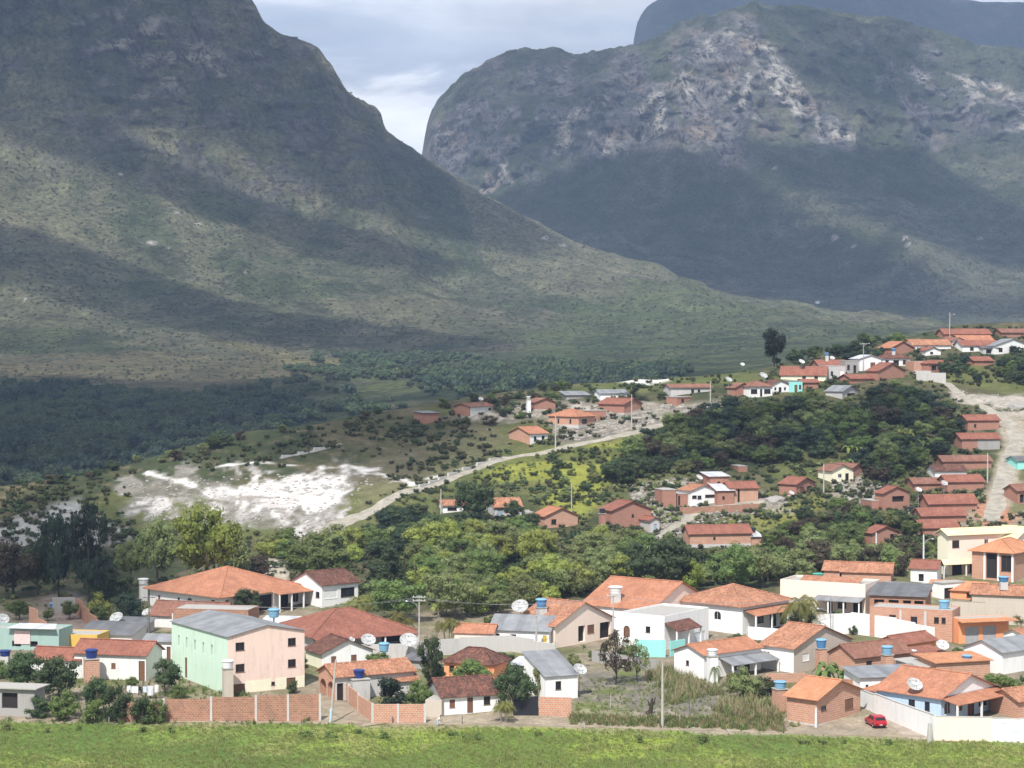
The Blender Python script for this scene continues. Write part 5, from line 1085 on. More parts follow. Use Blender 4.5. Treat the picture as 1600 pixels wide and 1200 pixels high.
roof_tank('c3', 918, 957, 13, 9, 'grey', 'small white tank in front of the long orange roof', -1.5, 3.2)
roof_tank('d5', 1511, 1031, 16, 8, 'blue', 'blue tank on the flat orange roof of the brick house', 3.5, .9)
roof_tank('d11', 1475, 951, 17, 14, 'sky', 'bright blue tank on top of the unfinished brick building', 3.0, 1.0)
roof_tank('d15b', 1568, 909, 17, 9, 'blue', 'blue tank on the patchy weathered tile roof', 3.2, 1.4)
roof_tank('d12', 1278, 903, 17, 8, 'green', 'green tank at the back of the pale flat-roofed building', 10.0, 1.4)
roof_tank('d3b', 1426, 1024, 13, 9, 'grey', 'small grey tank on the red lean-to roof', 2.0, 1.2)
roof_tank('m7b', 1177, 832, 9, 8, 'dark', 'black tank at the end of the long brick house', 2.0, 1.2)
roof_tank('e9', 1424, 800, 9, 9, 'dark', 'dark tank in front of the stacked brick houses', 0, 2.0)
roof_tank('t7', 1396, 549, 7, 5, 'blue', 'small blue tank on the dark hip roof of the hilltop', 3.0, 1.0)
roof_tank('t4b', 1292, 556, 7, 5, 'blue', 'blue tank above the long red hilltop roof', 3.0, 1.5)
p = g1(84, 950); tank(p, 13, 9, 'blue', 'blue tank standing on the earth bank under the dark trees')
p = g1(8, 1040); tank(p + np.array([0, 0, 1.4]), 18, 10, 'navy', 'navy tank cut by the left edge of the view', 1.6)
def post_tank(px, py, hpx, dpx, tpx, col, label):
    p = g1(px, py); m = p[1] / F; r = tank(p + np.array([0, 0, hpx * m]), dpx, tpx, col, label); b = MB(); b.tube([(0, 0, -hpx * m - .5), (0, 0, -.003)], .12, 8); b.build('post', plain('galvanised_post', (.35, .35, .36), .5), r)
post_tank(600, 1044, 26, 17, 15, 'sky', 'blue bucket tank on a single post between two mesh dishes')
post_tank(428, 1004, 40, 19, 14, 'sky', 'pale blue tank on a post above the white sheet roof')

# ------------------------------------------------------------------ satellite dishes
DM = plain('white_mesh_dish', (.46, .46, .45), .5); DW = plain('white_solid_dish', (.62, .62, .60), .45); DG = plain('dish_arm_grey', (.28, .28, .29), .5)
def dish(px, py, dpx, Y, label, az=150, el=50, mast=1.8, solid=False):
    p = at(px, py, Y); r = dpx * Y / F / 2; root = empty('satellite_dish', p - np.array([0, 0, mast]), 0, label, 'satellite dish'); n = 18; dp = r * .42
    A, E = math.radians(az), math.radians(el); ax = Vector((math.sin(A) * math.cos(E), math.cos(A) * math.cos(E), math.sin(E))); q = ax.to_track_quat('Z', 'Y').to_matrix().to_4x4(); q.translation = (0, 0, mast)
    b = MB(); b.lathe([(0, 0), (r * .35, dp * .12), (r * .7, dp * .49), (r, dp), (r * 1.02, dp), (r * .7, dp * .49 - .03), (.05, -.04)], n)
    o = b.build('bowl', DW if solid else DM, root, True); o.matrix_local = q
    b = MB(); 
    for k in range(6): a = 2 * PI * k / 6; b.tube([(0, 0, .015), (r * .5 * math.cos(a), r * .5 * math.sin(a), dp * .26), (r * math.cos(a), r * math.sin(a), dp * 1.02)], .03, 4)
    o = b.build('rib', DG, root); o.matrix_local = q
    b = MB()
    for k in range(3): a = 2 * PI * k / 3 + .4; b.tube([(r * math.cos(a), r * math.sin(a), dp), (0, 0, dp + r * .55)], .025, 4)
    b.lathe([(0, dp + r * .5), (.09, dp + r * .5), (.09, dp + r * .66), (0, dp + r * .66)], 8)
    o = b.build('feed', DG, root); o.matrix_local = q
    b = MB(); b.tube([(0, 0, -2.0), (0, 0, mast)], .06, 6); b.build('mast', DG, root)
D_ = lambda px, py, d, ref, label, **k: dish(px, py, d, (HOUSES[ref]['y'] if isinstance(ref, str) else ref) + k.pop('dy', 0), label, **k)
D_(3, 970, 22, dep(3, 1000), 'round dish cut by the left edge', az=160)
D_(183, 967, 21, 'a6', 'large round dish above the dark grey roofs', dy=3, az=200)
D_(230, 958, 15, 'a7', 'small dish beside the dark pole by the brown roof', dy=-6, az=215)
D_(575, 1002, 23, dep(575, 1028), 'mesh dish left of the blue bucket tank', az=165, mast=2.4)
D_(638, 1003, 27, dep(638, 1032), 'big mesh dish right of the blue bucket tank', az=175, mast=2.6)
D_(549, 1000, 10, 'b3', 'small white dish above the white gable', dy=5, az=140, solid=True)
D_(813, 950, 26, 'c1', 'large mesh dish behind the grey sheet roof', dy=7, az=190, mast=3)
D_(1013, 928, 33, 'c3', 'huge pale dish behind the long orange roof', dy=12, az=178, el=68, mast=2.4)
D_(776, 981, 15, 'c1', 'solid white dish in front of the grey sheet roof', dy=4.5, az=150, solid=True)
D_(905, 1048, 22, 'c7', 'mesh dish at the edge of the steep grey roof', dy=3, az=150, mast=2.6)
D_(1472, 1010, 20, 'd3b', 'bright white dish on the red lean-to', dy=2.5, az=170, solid=True)
D_(1428, 1072, 25, 'd6', 'faded orange mesh dish on the blue porch house roof', dy=3.2, az=165, mast=1.6)
D_(1092, 747, 11, 'm3', 'white dish left of the white sheet roofs', dy=4, az=140, solid=True, mast=2.5)
D_(1236, 771, 9, 'e11', 'little white dish in front of the reddish gable', dy=-2, az=150, solid=True)
D_(1435, 766, 10, 'e7', 'pale dish left of the stacked red roofs', dy=4, az=160, solid=True, mast=3)
D_(1475, 756, 11, 'e5', 'pale dish between the stacked red roofs', dy=-2, az=165, mast=2.6)
D_(1325, 829, 11, dep(1325, 842), 'white dish in the bushes left of the brick gable', az=160, solid=True)
D_(1252, 566, 10, 't4', 'white dish on the hilltop left of the red roof', dy=3, az=150, solid=True, mast=2)
D_(1192, 588, 13, 't1', 'dish above the white porch house', dy=8, az=150, mast=3)
D_(1138, 594, 11, 't18', 'dish at the left end of the hilltop row', dy=2, az=150, mast=3)
D_(1160, 570, 7, 't20', 'tiny dish on the ridge left of the lone tree', az=170, solid=True)
D_(1300, 560, 8, dep(1300, 572), 'small dish standing in the crest bushes', az=170, solid=True, mast=1)
D_(751, 624, 8, 'h7', 'small dish on the half white hillside house', dy=5, az=160, solid=True)

# ------------------------------------------------------------------ poles
PC = plain('pole_concrete', (.42, .40, .37), .85); PD = plain('pole_wood_dark', (.14, .12, .11), .85); PB = plain('pole_pale_blue', (.42, .55, .62), .7); LM = plain('lamp_housing', (.62, .63, .65), .4)
def pole(px, py, ptop, label, mt=None, lamp=None, cross=0, lean=0.0, r=.14, Y=None, name='utility_pole'):
    p = g1(px, py) if Y is None else at(px, py, Y); hh = (py - ptop) * p[1] / F; mt = mt or PC; root = empty(name, p, 0, label, 'pole'); lx = lean * p[1] / F
    b = MB(); b.tube([(0, 0, -1), (lx * .5, 0, hh * .5), (lx, 0, hh)], [r, r * .85, r * .6], 8); b.build('shaft', mt, root)
    for k in range(cross):
        z = hh - .25 - .55 * k; b = MB(); b.box(lx - 1.0, lx + 1.0, -.06 - r, .06 - r, z - .06, z + .06); x = b.build('crossarm', mt, root)
        for u in (-.85, -.3, .3, .85):
            b = MB(); b.lathe([(0, z + .062), (.06, z + .062), (.07, z + .12), (.04, z + .22), (0, z + .24)], 6, (lx + u, -r, 0)); b.build('insulator', LM, x)
    if lamp:
        sx, drop, ln = lamp; z0 = hh - drop; b = MB(); b.tube([(lx, 0, z0), (lx + sx * ln * .35, -.1, z0 + ln * .55), (lx + sx * ln * .8, -.2, z0 + ln * .8), (lx + sx * ln, -.25, z0 + ln * .8)], .045, 6); a = b.build('lamp_arm', DG, root)
        b = MB(); b.lathe([(0, .0), (.17, .02), (.2, .1), (.1, .2), (0, .22)], 10, (lx + sx * (ln + .2), -.27, z0 + ln * .8 - .1)); b.build('lamp_head', LM, a)
    return root
pole(516, 1130, 1030, 'leaning pale pole with light blue foot at the lane mouth', PC, lean=9, r=.17)
b = MB(); _p = bpy.data.objects['utility_pole']; b.tube([(.0, 0, -.3), (.16, 0, 1.9)], .185, 10); b.build('blue_band', PB, _p)
pole(1035, 1136, 1035, 'tall concrete pole standing before the dry maize', r=.19)
pole(655, 1022, 930, 'pole with crossarms and a curved street lamp among the trees', PC, lamp=(-1, 2.2, 1.7), cross=2)
pole(958, 1020, 928, 'thin concrete pole in front of the arched door house', PC, cross=1)
pole(838, 1018, 962, 'short grey pole in front of the grey sheet roof', PC, r=.2)
pole(1298, 995, 930, 'slim grey pole with curved lamp arm beside the palm cluster', DG, lamp=(-1, 3.6, 1.9), r=.1)
pole(233, 1016, 930, 'dark wooden pole beside the brown roof', PD, cross=1, r=.13)
pole(270, 1045, 958, 'pale square post at the edge of the mint wall', LM, r=.18)
pole(428, 1000, 925, 'thin pole behind the salmon wall', PC, r=.09)
pole(1369, 884, 832, 'white concrete pole in the hedge under the brick gable', LM, r=.2)
pole(1443, 896, 835, 'white concrete pole with a short straight lamp arm', LM, lamp=(1, 2.0, 1.5), r=.2)
pole(1486, 978, 925, 'thin grey pole by the tall stained wall', PC, r=.1)
pole(689, 803, 764, 'grey pole left of the orange tiled house', r=.17)
pole(893, 806, 755, 'slim pole above the orange gable in the treetops', r=.13)
pole(868, 699, 650, 'concrete pole beside the white fronted house on the diagonal road', r=.2)
pole(987, 671, 616, 'tall pole on the terrace between hillside houses', r=.17)
pole(1110, 641, 596, 'pole at the upper end of the diagonal road', r=.17)
pole(1287, 773, 724, 'concrete pole beside the pale yellow house', r=.18)
pole(1543, 754, 708, 'grey pole beside the stacked brick houses', r=.2)
pole(1484, 532, 488, 'tallest pole on the crest beside the red roofs', lamp=(1, 1.4, 1.0), r=.16)
pole(1349, 580, 536, 'double lamp pole above the white hilltop houses', lamp=(1, 1.2, 1.3), cross=1, r=.12)
pole(1178, 906, 880, 'thin grey stick pole in the tree belt', r=.1)
for i, (px, py, hh) in enumerate(((613, 1131, 12), (705, 1131, 10), (722, 1132, 14), (954, 1106, 22), (1077, 1116, 24), (913, 1140, 10), (66, 1120, 30), (170, 1130, 12), (1012, 1122, 9), (1062, 1130, 14))):
    p = g1(px, py); r = empty('fence_post', p, 0, 'thin weathered wooden post beside the earth track', 'post', 'posts along the earth track'); b = MB(); b.tube([(0, 0, -.4), (.03, 0, hh * p[1] / F)], .055, 6); b.build('stake', PC if i % 2 else PD, r)
pole(1275, 1136, 1106, 'short white post at the corner of the small brick house', LM, r=.2, name='gate_post')
pole(1453, 1160, 1130, 'rough stone gate post in front of the cream wall', PC, r=.4, name='gate_post')

def cable(p, q, sag, label):
    r = link('power_cable', None) if False else None; b = MB(); b.tube([tuple(p + (q - p) * t - np.array([0, 0, 4 * sag * t * (1 - t)])) for t in np.linspace(0, 1, 15)], .022, 4); o = b.build('power_cable', DG); tag(o, label, 'cable', 'overhead power cables')
pt = [at(655, 934, dep(655, 1022)), at(958, 931, dep(958, 1020)), at(1298, 931, dep(1298, 995)), at(233, 932, dep(233, 1016))]
for i, dx in enumerate((-.8, .8)):
    o3 = np.array([dx, 0, 0]); cable(pt[0] + o3, pt[1] + o3, 1.2, 'thin cable sagging from the crossarm pole to the pole by the arched door'); cable(pt[1] + o3, pt[2] + o3, 1.2, 'thin cable sagging from the arched door pole to the slim lamp pole'); cable(pt[3] + o3, pt[0] + o3, 1.6, 'thin cable from the dark wooden pole to the crossarm pole')
# ------------------------------------------------------------------ shop sign, washing, stones
q = HOUSES['a5']; b = MB(); b.box(-q['hx'] - .14, -q['hx'] - .04, -q['hy'] + 4.6, -q['hy'] + 7.2, q['h'] * .35, q['h'] * 1.05); o = b.build('shop_sign', plain('pale_pink_sign', (.66, .50, .48), .6)); o.matrix_world = Matrix.Translation(q['root'].location) @ Matrix.Rotation(q['root'].rotation_euler.z, 4, 'Z')
tag(o, 'pale pink sign board on the faded green shop', 'sign')
b = MB(); b.slab([(-q['hx'] - .9, -q['hy'] + 8.2, q['h'] + .62), (-q['hx'] - .9, -q['hy'] + .2, q['h'] + .62), (-q['hx'] + 2.2, -q['hy'] + 1.2, q['h'] + 1.0), (-q['hx'] + 2.2, -q['hy'] + 7.2, q['h'] + 1.0)], .06); b.build('awning_roof', ROOF['metal'], q['root'])
for u in (-.7, 1.8):
    for w in (1.4, 7.0):
        b = MB(); b.box(-q['hx'] + max(u, .1) - .05, -q['hx'] + max(u, .1) + .05, -q['hy'] + w - .05, -q['hy'] + w + .05, q['h'] + .05, q['h'] + .64); b.build('awning_post', DG, q['root'])
p0, p1 = g1(196, 1094), g1(250, 1092); lh = 2.0
r = empty('washing_line', p0, 0, 'washing line strung between posts behind the yard wall', 'washing line'); d = p1 - p0
for t in (0, 1):
    b = MB(); e = d * t; b.tube([(e[0], e[1], e[2] - .4), (e[0], e[1], e[2] + lh + .1)], .05, 6); b.build('post', PD, r)
b = MB(); b.tube([tuple(d * t + np.array([0, 0, lh - .25 * math.sin(PI * t)])) for t in np.linspace(0, 1, 9)], .012, 4); b.build('line', DG, r)
for i, (t, w, l, c, lab) in enumerate(((.10, .5, .9, (.7, .7, .72), 'white shirt at the left end of the washing line'), (.27, .9, .9, (.78, .78, .78), 'wide white sheet on the washing line'), (.42, .45, 1.2, (.03, .03, .035), 'black trousers on the washing line'), (.56, .5, .8, (.55, .62, .70), 'pale blue shirt on the washing line'), (.72, .8, 1.3, (.62, .63, .66), 'long grey cloth on the washing line'), (.9, .5, 1.0, (.72, .70, .68), 'cream towel at the right end of the washing line'))):
    b = MB(); ux = d[:2] / np.hypot(*d[:2]); nx = np.array([-ux[1], ux[0]]); K = 6; top = p0 + d * t + np.array([0, 0, lh - .25 * math.sin(PI * t)])
    R_w = lambda s, z, o: (ux[0] * s + nx[0] * (o + .05 * math.sin(s * 9 + i) * (-z)), ux[1] * s + nx[1] * (o + .05 * math.sin(s * 9 + i) * (-z)), z)
    for k in range(K):
        s0, s1 = (k / K - .5) * w, ((k + 1) / K - .5) * w
        if c[0] < .1 and k in (2, 3): zz = -l * .45
        else: zz = -l
        b.face([R_w(s0, zz, -.015), R_w(s1, zz, -.015), R_w(s1, -.005, -.015), R_w(s0, -.005, -.015)]); b.face([R_w(s1, zz, .015), R_w(s0, zz, .015), R_w(s0, -.005, .015), R_w(s1, -.005, .015)])
    o = b.build('garment', plain('cloth_%d' % i, c, .9), None, False, top); tag(o, lab, 'laundry', 'washing hung out in the yard')
def rockmesh(seed):
    import bmesh
    bm = bmesh.new(); bmesh.ops.create_icosphere(bm, subdivisions=2, radius=1)
    for v in bm.verts:
        c = v.co; k = .75 + .6 * float(vn(c.x * 1.6 + seed * 7 + 50, c.y * 1.6 + c.z * 2.3 + 50, seed)); v.co = c * k; v.co.z *= .62
    me = bpy.data.meshes.new('boulder'); bm.to_mesh(me); bm.free(); me.materials.append(plain('pale_stone', (.30, .28, .255), .9)); return me
rk = [rockmesh(i) for i in range(3)]
for i, (px, py, w, lab) in enumerate(((825, 802, 20, 'big pale boulder right of the orange tiled house'), (1210, 783, 34, 'grey heap of stones beside the reddish gable'), (1440, 584, 24, 'pale sand heap below the small hip roofed house'), (1592, 636, 34, 'white gravel heap beside the sandy road'), (1140, 1142, 9, 'white stone on the meadow edge'), (1345, 740, 8, 'white slab lying right of the pale yellow house'), (942, 880, 30, 'rough grey rock among the tree belt'))):
    p = g1(px, py); o = link('boulder', rk[i % 3], None, p); s = w * p[1] / F / 2; o.scale = (s, s, s * (.75 if w > 12 else .6)); o.rotation_euler = (0, 0, i * 1.3); tag(o, lab, 'rock')
# small crowd of far farm buildings in the valley
for i, (px, py, w, lab) in enumerate(((1277, 474, 6, 'tiny white farmhouse among dark trees at the mountain foot'), (1292, 491, 7, 'low white shed at the end of the far lit slope'), (640, 578, 6, 'tiny pink roofed hut in the far valley'))):
    G, ok = hitsheet(L_ if i == 2 else R_, [px], [py]); p = G[0]; s = w * p[1] / F / 2; r = empty('farmhouse', p, .4, lab, 'house'); b = MB(); b.box(-s, s, -s * .6, s * .6, -2, s * .7); b.build('wall', WALL['white'], r)
    b = MB(); roofslab(b, [(-s * 1.1, -s * .75, s * .66), (s * 1.1, -s * .75, s * .66), (s * 1.1, 0, s * 1.1), (-s * 1.1, 0, s * 1.1)]); roofslab(b, [(s * 1.1, s * .75, s * .66), (-s * 1.1, s * .75, s * .66), (-s * 1.1, 0, s * 1.1), (s * 1.1, 0, s * 1.1)]); b.build('roof', ROOF['metal' if i < 2 else 'weathered'], r)

# ------------------------------------------------------------------ the red hatchback
def car():
    a, c = g1(1420, 1135), g1(1345, 1087); an = math.atan2(c[1] - a[1], c[0] - a[0]); p = g1(1368, 1134)
    root = empty('parked_car', p, an, 'small red hatchback parked on the dirt lane beside the brick house', 'car')
    CR = plain('red_car_paint', (.42, .012, .03), .28, .5); TY = plain('tyre_rubber', (.02, .02, .02), .9); RM = plain('rim_alloy', (.45, .45, .46), .35); GL = GLASS
    # side outline of the lower body, front at +x
    lo = [(-1.86, .42), (-1.90, .62), (-1.84, .92), (-.2, .93), (.72, .92), (1.55, .80), (1.84, .62), (1.88, .36), (1.6, .26), (-1.6, .26)]
    gh = [(-1.80, .925), (-1.58, 1.40), (-1.30, 1.47), (-.1, 1.48), (.22, 1.42), (.92, .922)]
    b = MB(); hw = .80
    for sg in (-1, 1):
        pts = [(x, sg * hw, z) for x, z in lo]; b.face(pts if sg < 0 else pts[::-1])
        pts = [(x, sg * (.78 - .20 * (z - .92)), z) for x, z in gh]; b.face(pts[::-1] if sg < 0 else pts)
    for i in range(len(lo)):
        (x0, z0), (x1, z1) = lo[i], lo[(i + 1) % len(lo)]; b.face([(x0, -hw, z0), (x0, hw, z0), (x1, hw, z1), (x1, -hw, z1)])
    for i in range(len(gh) - 1):
        (x0, z0), (x1, z1) = gh[i], gh[i + 1]; w0, w1 = .78 - .2 * (z0 - .92), .78 - .2 * (z1 - .92); b.face([(x0, -w0, z0), (x0, w0, z0), (x1, w1, z1), (x1, -w1, z1)])
    o = b.build('body', CR, root); mo = o.modifiers.new('soft', 'BEVEL'); mo.width = .05; mo.segments = 2; mo.limit_method = 'ANGLE'
    def pane(pts, name): m = MB(); m.face(pts); return m.build(name, GL, root)
    for sg in (-1, 1):
        y = lambda z: sg * (.795 - .2 * (z - .92))
        for q in ([(.72, .98), (.25, 1.34), (-.25, 1.38), (-.25, .98)], [(-.33, .98), (-.33, 1.38), (-1.15, 1.37), (-1.30, .98)]):
            pts = [(x, y(z), z) for x, z in q]; pane(pts if sg > 0 else pts[::-1], 'side_window')
    pane([(-1.79, -.66, 1.0), (-1.79, .66, 1.0), (-1.62, .60, 1.36), (-1.62, -.60, 1.36)][::-1], 'rear_window'); pane([(.90, -.68, .98), (.90, .68, .98), (.29, .60, 1.41), (.29, -.60, 1.41)], 'windscreen')
    for sx in (-1.18, 1.22):
        for sg in (-1, 1):
            m = MB(); m.lathe([(.16, -.1), (.29, -.1), (.30, -.06), (.30, .06), (.29, .1), (.16, .1)], 16); w = m.build('wheel', TY, root, True); w.location = (sx, sg * .74, .29); w.rotation_euler = (PI / 2, 0, 0)
            m = MB(); m.lathe([(0, -.085), (.165, -.085), (.165, .085), (0, .085)], 12); m.build('rim', RM, w)
    for sg in (-1, 1):
        m = MB(); m.box(-1.915, -1.86, sg * .68 - .1, sg * .68 + .1, .62, .90); m.build('tail_light', plain('red_lens', (.5, .03, .02), .2), root)
        m = MB(); m.box(1.72, 1.87, sg * .58 - .16, sg * .58 + .16, .60, .74); m.build('headlight', RM, root)
        m = MB(); m.box(.55, .75, sg * .86 - .08, sg * .86 + .08, .96, 1.08); m.build('wing_mirror', CR, root)
    m = MB(); m.box(-1.96, -1.86, -.78, .78, .36, .54); m.build('bumper', plain('dark_red_bumper', (.25, .01, .02), .4), root); m = MB(); m.box(1.82, 1.93, -.78, .78, .32, .50); m.build('bumper', plain('dark_red_bumper', (.25, .01, .02), .4), root)
    m = MB(); m.box(-1.975, -1.961, -.2, .2, .40, .51); m.build('number_plate', plain('plate_grey', (.5, .5, .5), .5), root)
car()

# ------------------------------------------------------------------ the person at the meadow edge
def person():
    p = g1(684, 1134.5); root = empty('person', p, math.radians(-25), 'person in white shirt and pale blue trousers stooping by the track', 'person')
    skin = plain('brown_skin', (.22, .11, .07), .6); shirt = plain('white_shirt', (.78, .78, .76), .9); trou = plain('pale_blue_trousers', (.40, .50, .60), .9); hair = plain('black_hair', (.015, .012, .01), .7)
    J = {'pel': (0, 0, .72), 'wai': (.05, 0, .86), 'che': (.20, 0, 1.08), 'nec': (.34, 0, 1.22), 'hea': (.44, 0, 1.32), 'crn': (.48, 0, 1.40),
         'hL': (-.02, .10, .70), 'kL': (.22, .12, .42), 'aL': (.04, .12, .08), 'tL': (.22, .12, .035), 'hR': (-.02, -.10, .70), 'kR': (.14, -.12, .40), 'aR': (-.14, -.12, .08), 'tR': (.04, -.12, .035),
         'sL': (.26, .18, 1.14), 'eL': (.42, .24, .90), 'wL': (.56, .14, .72), 'sR': (.26, -.18, 1.14), 'eR': (.42, -.24, .90), 'wR': (.56, -.10, .70)}
    def grow(name, chain, rad, mt, par=None):
        ids = list(dict.fromkeys([j for e in chain for j in e])); me = bpy.data.meshes.new(name); me.from_pydata([J[j] if isinstance(j, str) else j for j in ids], [(ids.index(a), ids.index(b)) for a, b in chain], [])
        o = link(name, me, par or root); o.modifiers.new('Skin', 'SKIN'); 
        if not me.skin_vertices: me.attributes.new
        sv = me.skin_vertices[0].data
        for i, j in enumerate(ids): sv[i].radius = (rad[j],) * 2; 
        sv[0].use_root = True
        o.modifiers.new('Sub', 'SUBSURF').levels = 1; o.modifiers['Sub'].render_levels = 2; me.materials.append(mt); return o
    r = dict(pel=.12, wai=.11, che=.13, nec=.05, hea=.085, crn=.07, hL=.09, kL=.058, aL=.04, tL=.035, hR=.09, kR=.058, aR=.04, tR=.035, sL=.055, eL=.042, wL=.03, sR=.055, eR=.042, wR=.03)
    legs = [('pel', 'hL'), ('hL', 'kL'), ('kL', 'aL'), ('aL', 'tL'), ('pel', 'hR'), ('hR', 'kR'), ('kR', 'aR'), ('aR', 'tR')]
    arms = [('che', 'sL'), ('sL', 'eL'), ('eL', 'wL'), ('che', 'sR'), ('sR', 'eR'), ('eR', 'wR')]; tor = [('pel', 'wai'), ('wai', 'che'), ('che', 'nec'), ('nec', 'hea'), ('hea', 'crn')]
    fing = []
    for s_, w in ((1, 'wL'), (-1, 'wR')):                      # palm, fingers and thumb
        x, y, z = J[w]; J[w + 'p'] = (x + .05, y - .01 * s_, z - .06); r[w + 'p'] = .028; fing.append((w, w + 'p'))
        for k in range(4): n = w + 'f%d' % k; J[n] = (x + .075, y + (-.03 + .02 * k) * s_, z - .13 - .012 * (k in (1, 2))); r[n] = .009; fing.append((w + 'p', n))
        n = w + 't'; J[n] = (x + .03, y - .05 * s_, z - .09); r[n] = .011; fing.append((w + 'p', n))
    body = grow('body', tor + legs + arms + fing, r, skin)
    R2 = {k: v * 1.16 + .006 for k, v in r.items()}
    grow('shirt', [('pel', 'wai'), ('wai', 'che'), ('che', 'sL'), ('sL', 'eL'), ('che', 'sR'), ('sR', 'eR')], {**R2, 'pel': .145}, shirt); grow('trousers', legs[:3] + legs[4:7], {**R2, 'pel': .14, 'aL': .055, 'aR': .055}, trou)
    b = MB(); b.lathe([(0, .10), (.06, .085), (.09, .04), (.095, -.01), (.07, -.05), (0, -.06)], 12, (.455, 0, 1.385)); b.build('hair', hair, root, True)
person()
# ------------------------------------------------------------------ plants
LEAF = {'dark': leafmat('dark_leaves', (.052, .080, .032), (.092, .128, .05)), 'mid': leafmat('green_leaves', (.105, .155, .04), (.18, .235, .062)), 'bright': leafmat('bright_leaves', (.16, .21, .026), (.26, .31, .05)),
        'olive': leafmat('olive_leaves', (.165, .20, .066), (.27, .30, .11)), 'lime': leafmat('yellow_green_leaves', (.24, .29, .05), (.36, .38, .085)), 'heath': leafmat('mountain_heath', (.095, .112, .054), (.145, .15, .075), .35), 'scrub': leafmat('hill_scrub', (.072, .082, .034), (.12, .12, .052), .5), 'brown': leafmat('brownish_leaves', (.075, .062, .036), (.12, .09, .05)),
        'blue': leafmat('bluish_dark_leaves', (.030, .054, .034), (.055, .085, .05)), 'black': leafmat('blackish_leaves', (.014, .022, .013), (.026, .036, .02)), 'golden': leafmat('golden_fronds', (.13, .145, .03), (.22, .20, .05)), 'dry': leafmat('dry_straw', (.28, .22, .12), (.40, .33, .19), .3), 'grass': leafmat('meadow_grass', (.20, .26, .055), (.31, .35, .105), .4), 'drygrass': leafmat('dry_grass', (.22, .18, .085), (.34, .28, .14), .4)}
BARK = plain('bark', (.13, .10, .075), .95, .1); BARKD = plain('dark_bark', (.05, .04, .032), .95, .1); BARKP = plain('pale_bark', (.30, .27, .23), .95, .1)
def ico():
    import bmesh
    bm = bmesh.new(); bmesh.ops.create_icosphere(bm, subdivisions=1, radius=1); V = np.array([v.co[:] for v in bm.verts]); Fc = np.array([[v.index for v in f.verts] for f in bm.faces]); bm.free(); return V, Fc
IV, IF = ico()
def leafcloud(name, centers, radii, leaf, nleaf, rng, core=.74, squash=1.0, mat=None):
    Vs = []; Fs = []; A = []; nb = 0
    for c, rc in zip(centers, radii):
        tone = rng.random()
        if core > 0:
            k = IV * (rc * core * (.85 + .3 * rng.random((len(IV), 1)))); k[:, 2] *= squash; Vs.append(k + c); Fs.append(IF + nb); A.append(np.full(len(IV), tone * .6)); nb += len(IV)
        n = nleaf; d = rng.normal(size=(n, 3)); d[:, 2] = d[:, 2] * .9 + .15; d /= np.linalg.norm(d, axis=1)[:, None]
        p = d * (rc * (.68 + .40 * rng.random((n, 1)))); p[:, 2] *= squash; p = p + c
        nn = d + rng.normal(size=(n, 3)) * .55; nn /= np.linalg.norm(nn, axis=1)[:, None]
        t = np.cross(nn, rng.normal(size=(n, 3))); t /= np.linalg.norm(t, axis=1)[:, None]; bt = np.cross(nn, t); s = (leaf * (.6 + .8 * rng.random((n, 1))))
        q = np.stack([p - t * s, p + bt * s * .55, p + t * s, p - bt * s * .55], 1).reshape(-1, 3); Vs.append(q)
        i = np.arange(n)[:, None] * 4 + nb; Fs.append(np.concatenate([i + [0, 1, 2], i + [0, 2, 3]], 0)); A.append(np.repeat(np.clip(tone * .5 + rng.random(n) * .6, 0, 1), 4)); nb += 4 * n
    V = np.concatenate(Vs); me = npmesh(name, V, np.concatenate(Fs), mat, None, True); at_ = me.attributes.new('leafvar', 'FLOAT', 'POINT'); at_.data.foreach_set('value', np.concatenate(A).astype('f')); return me
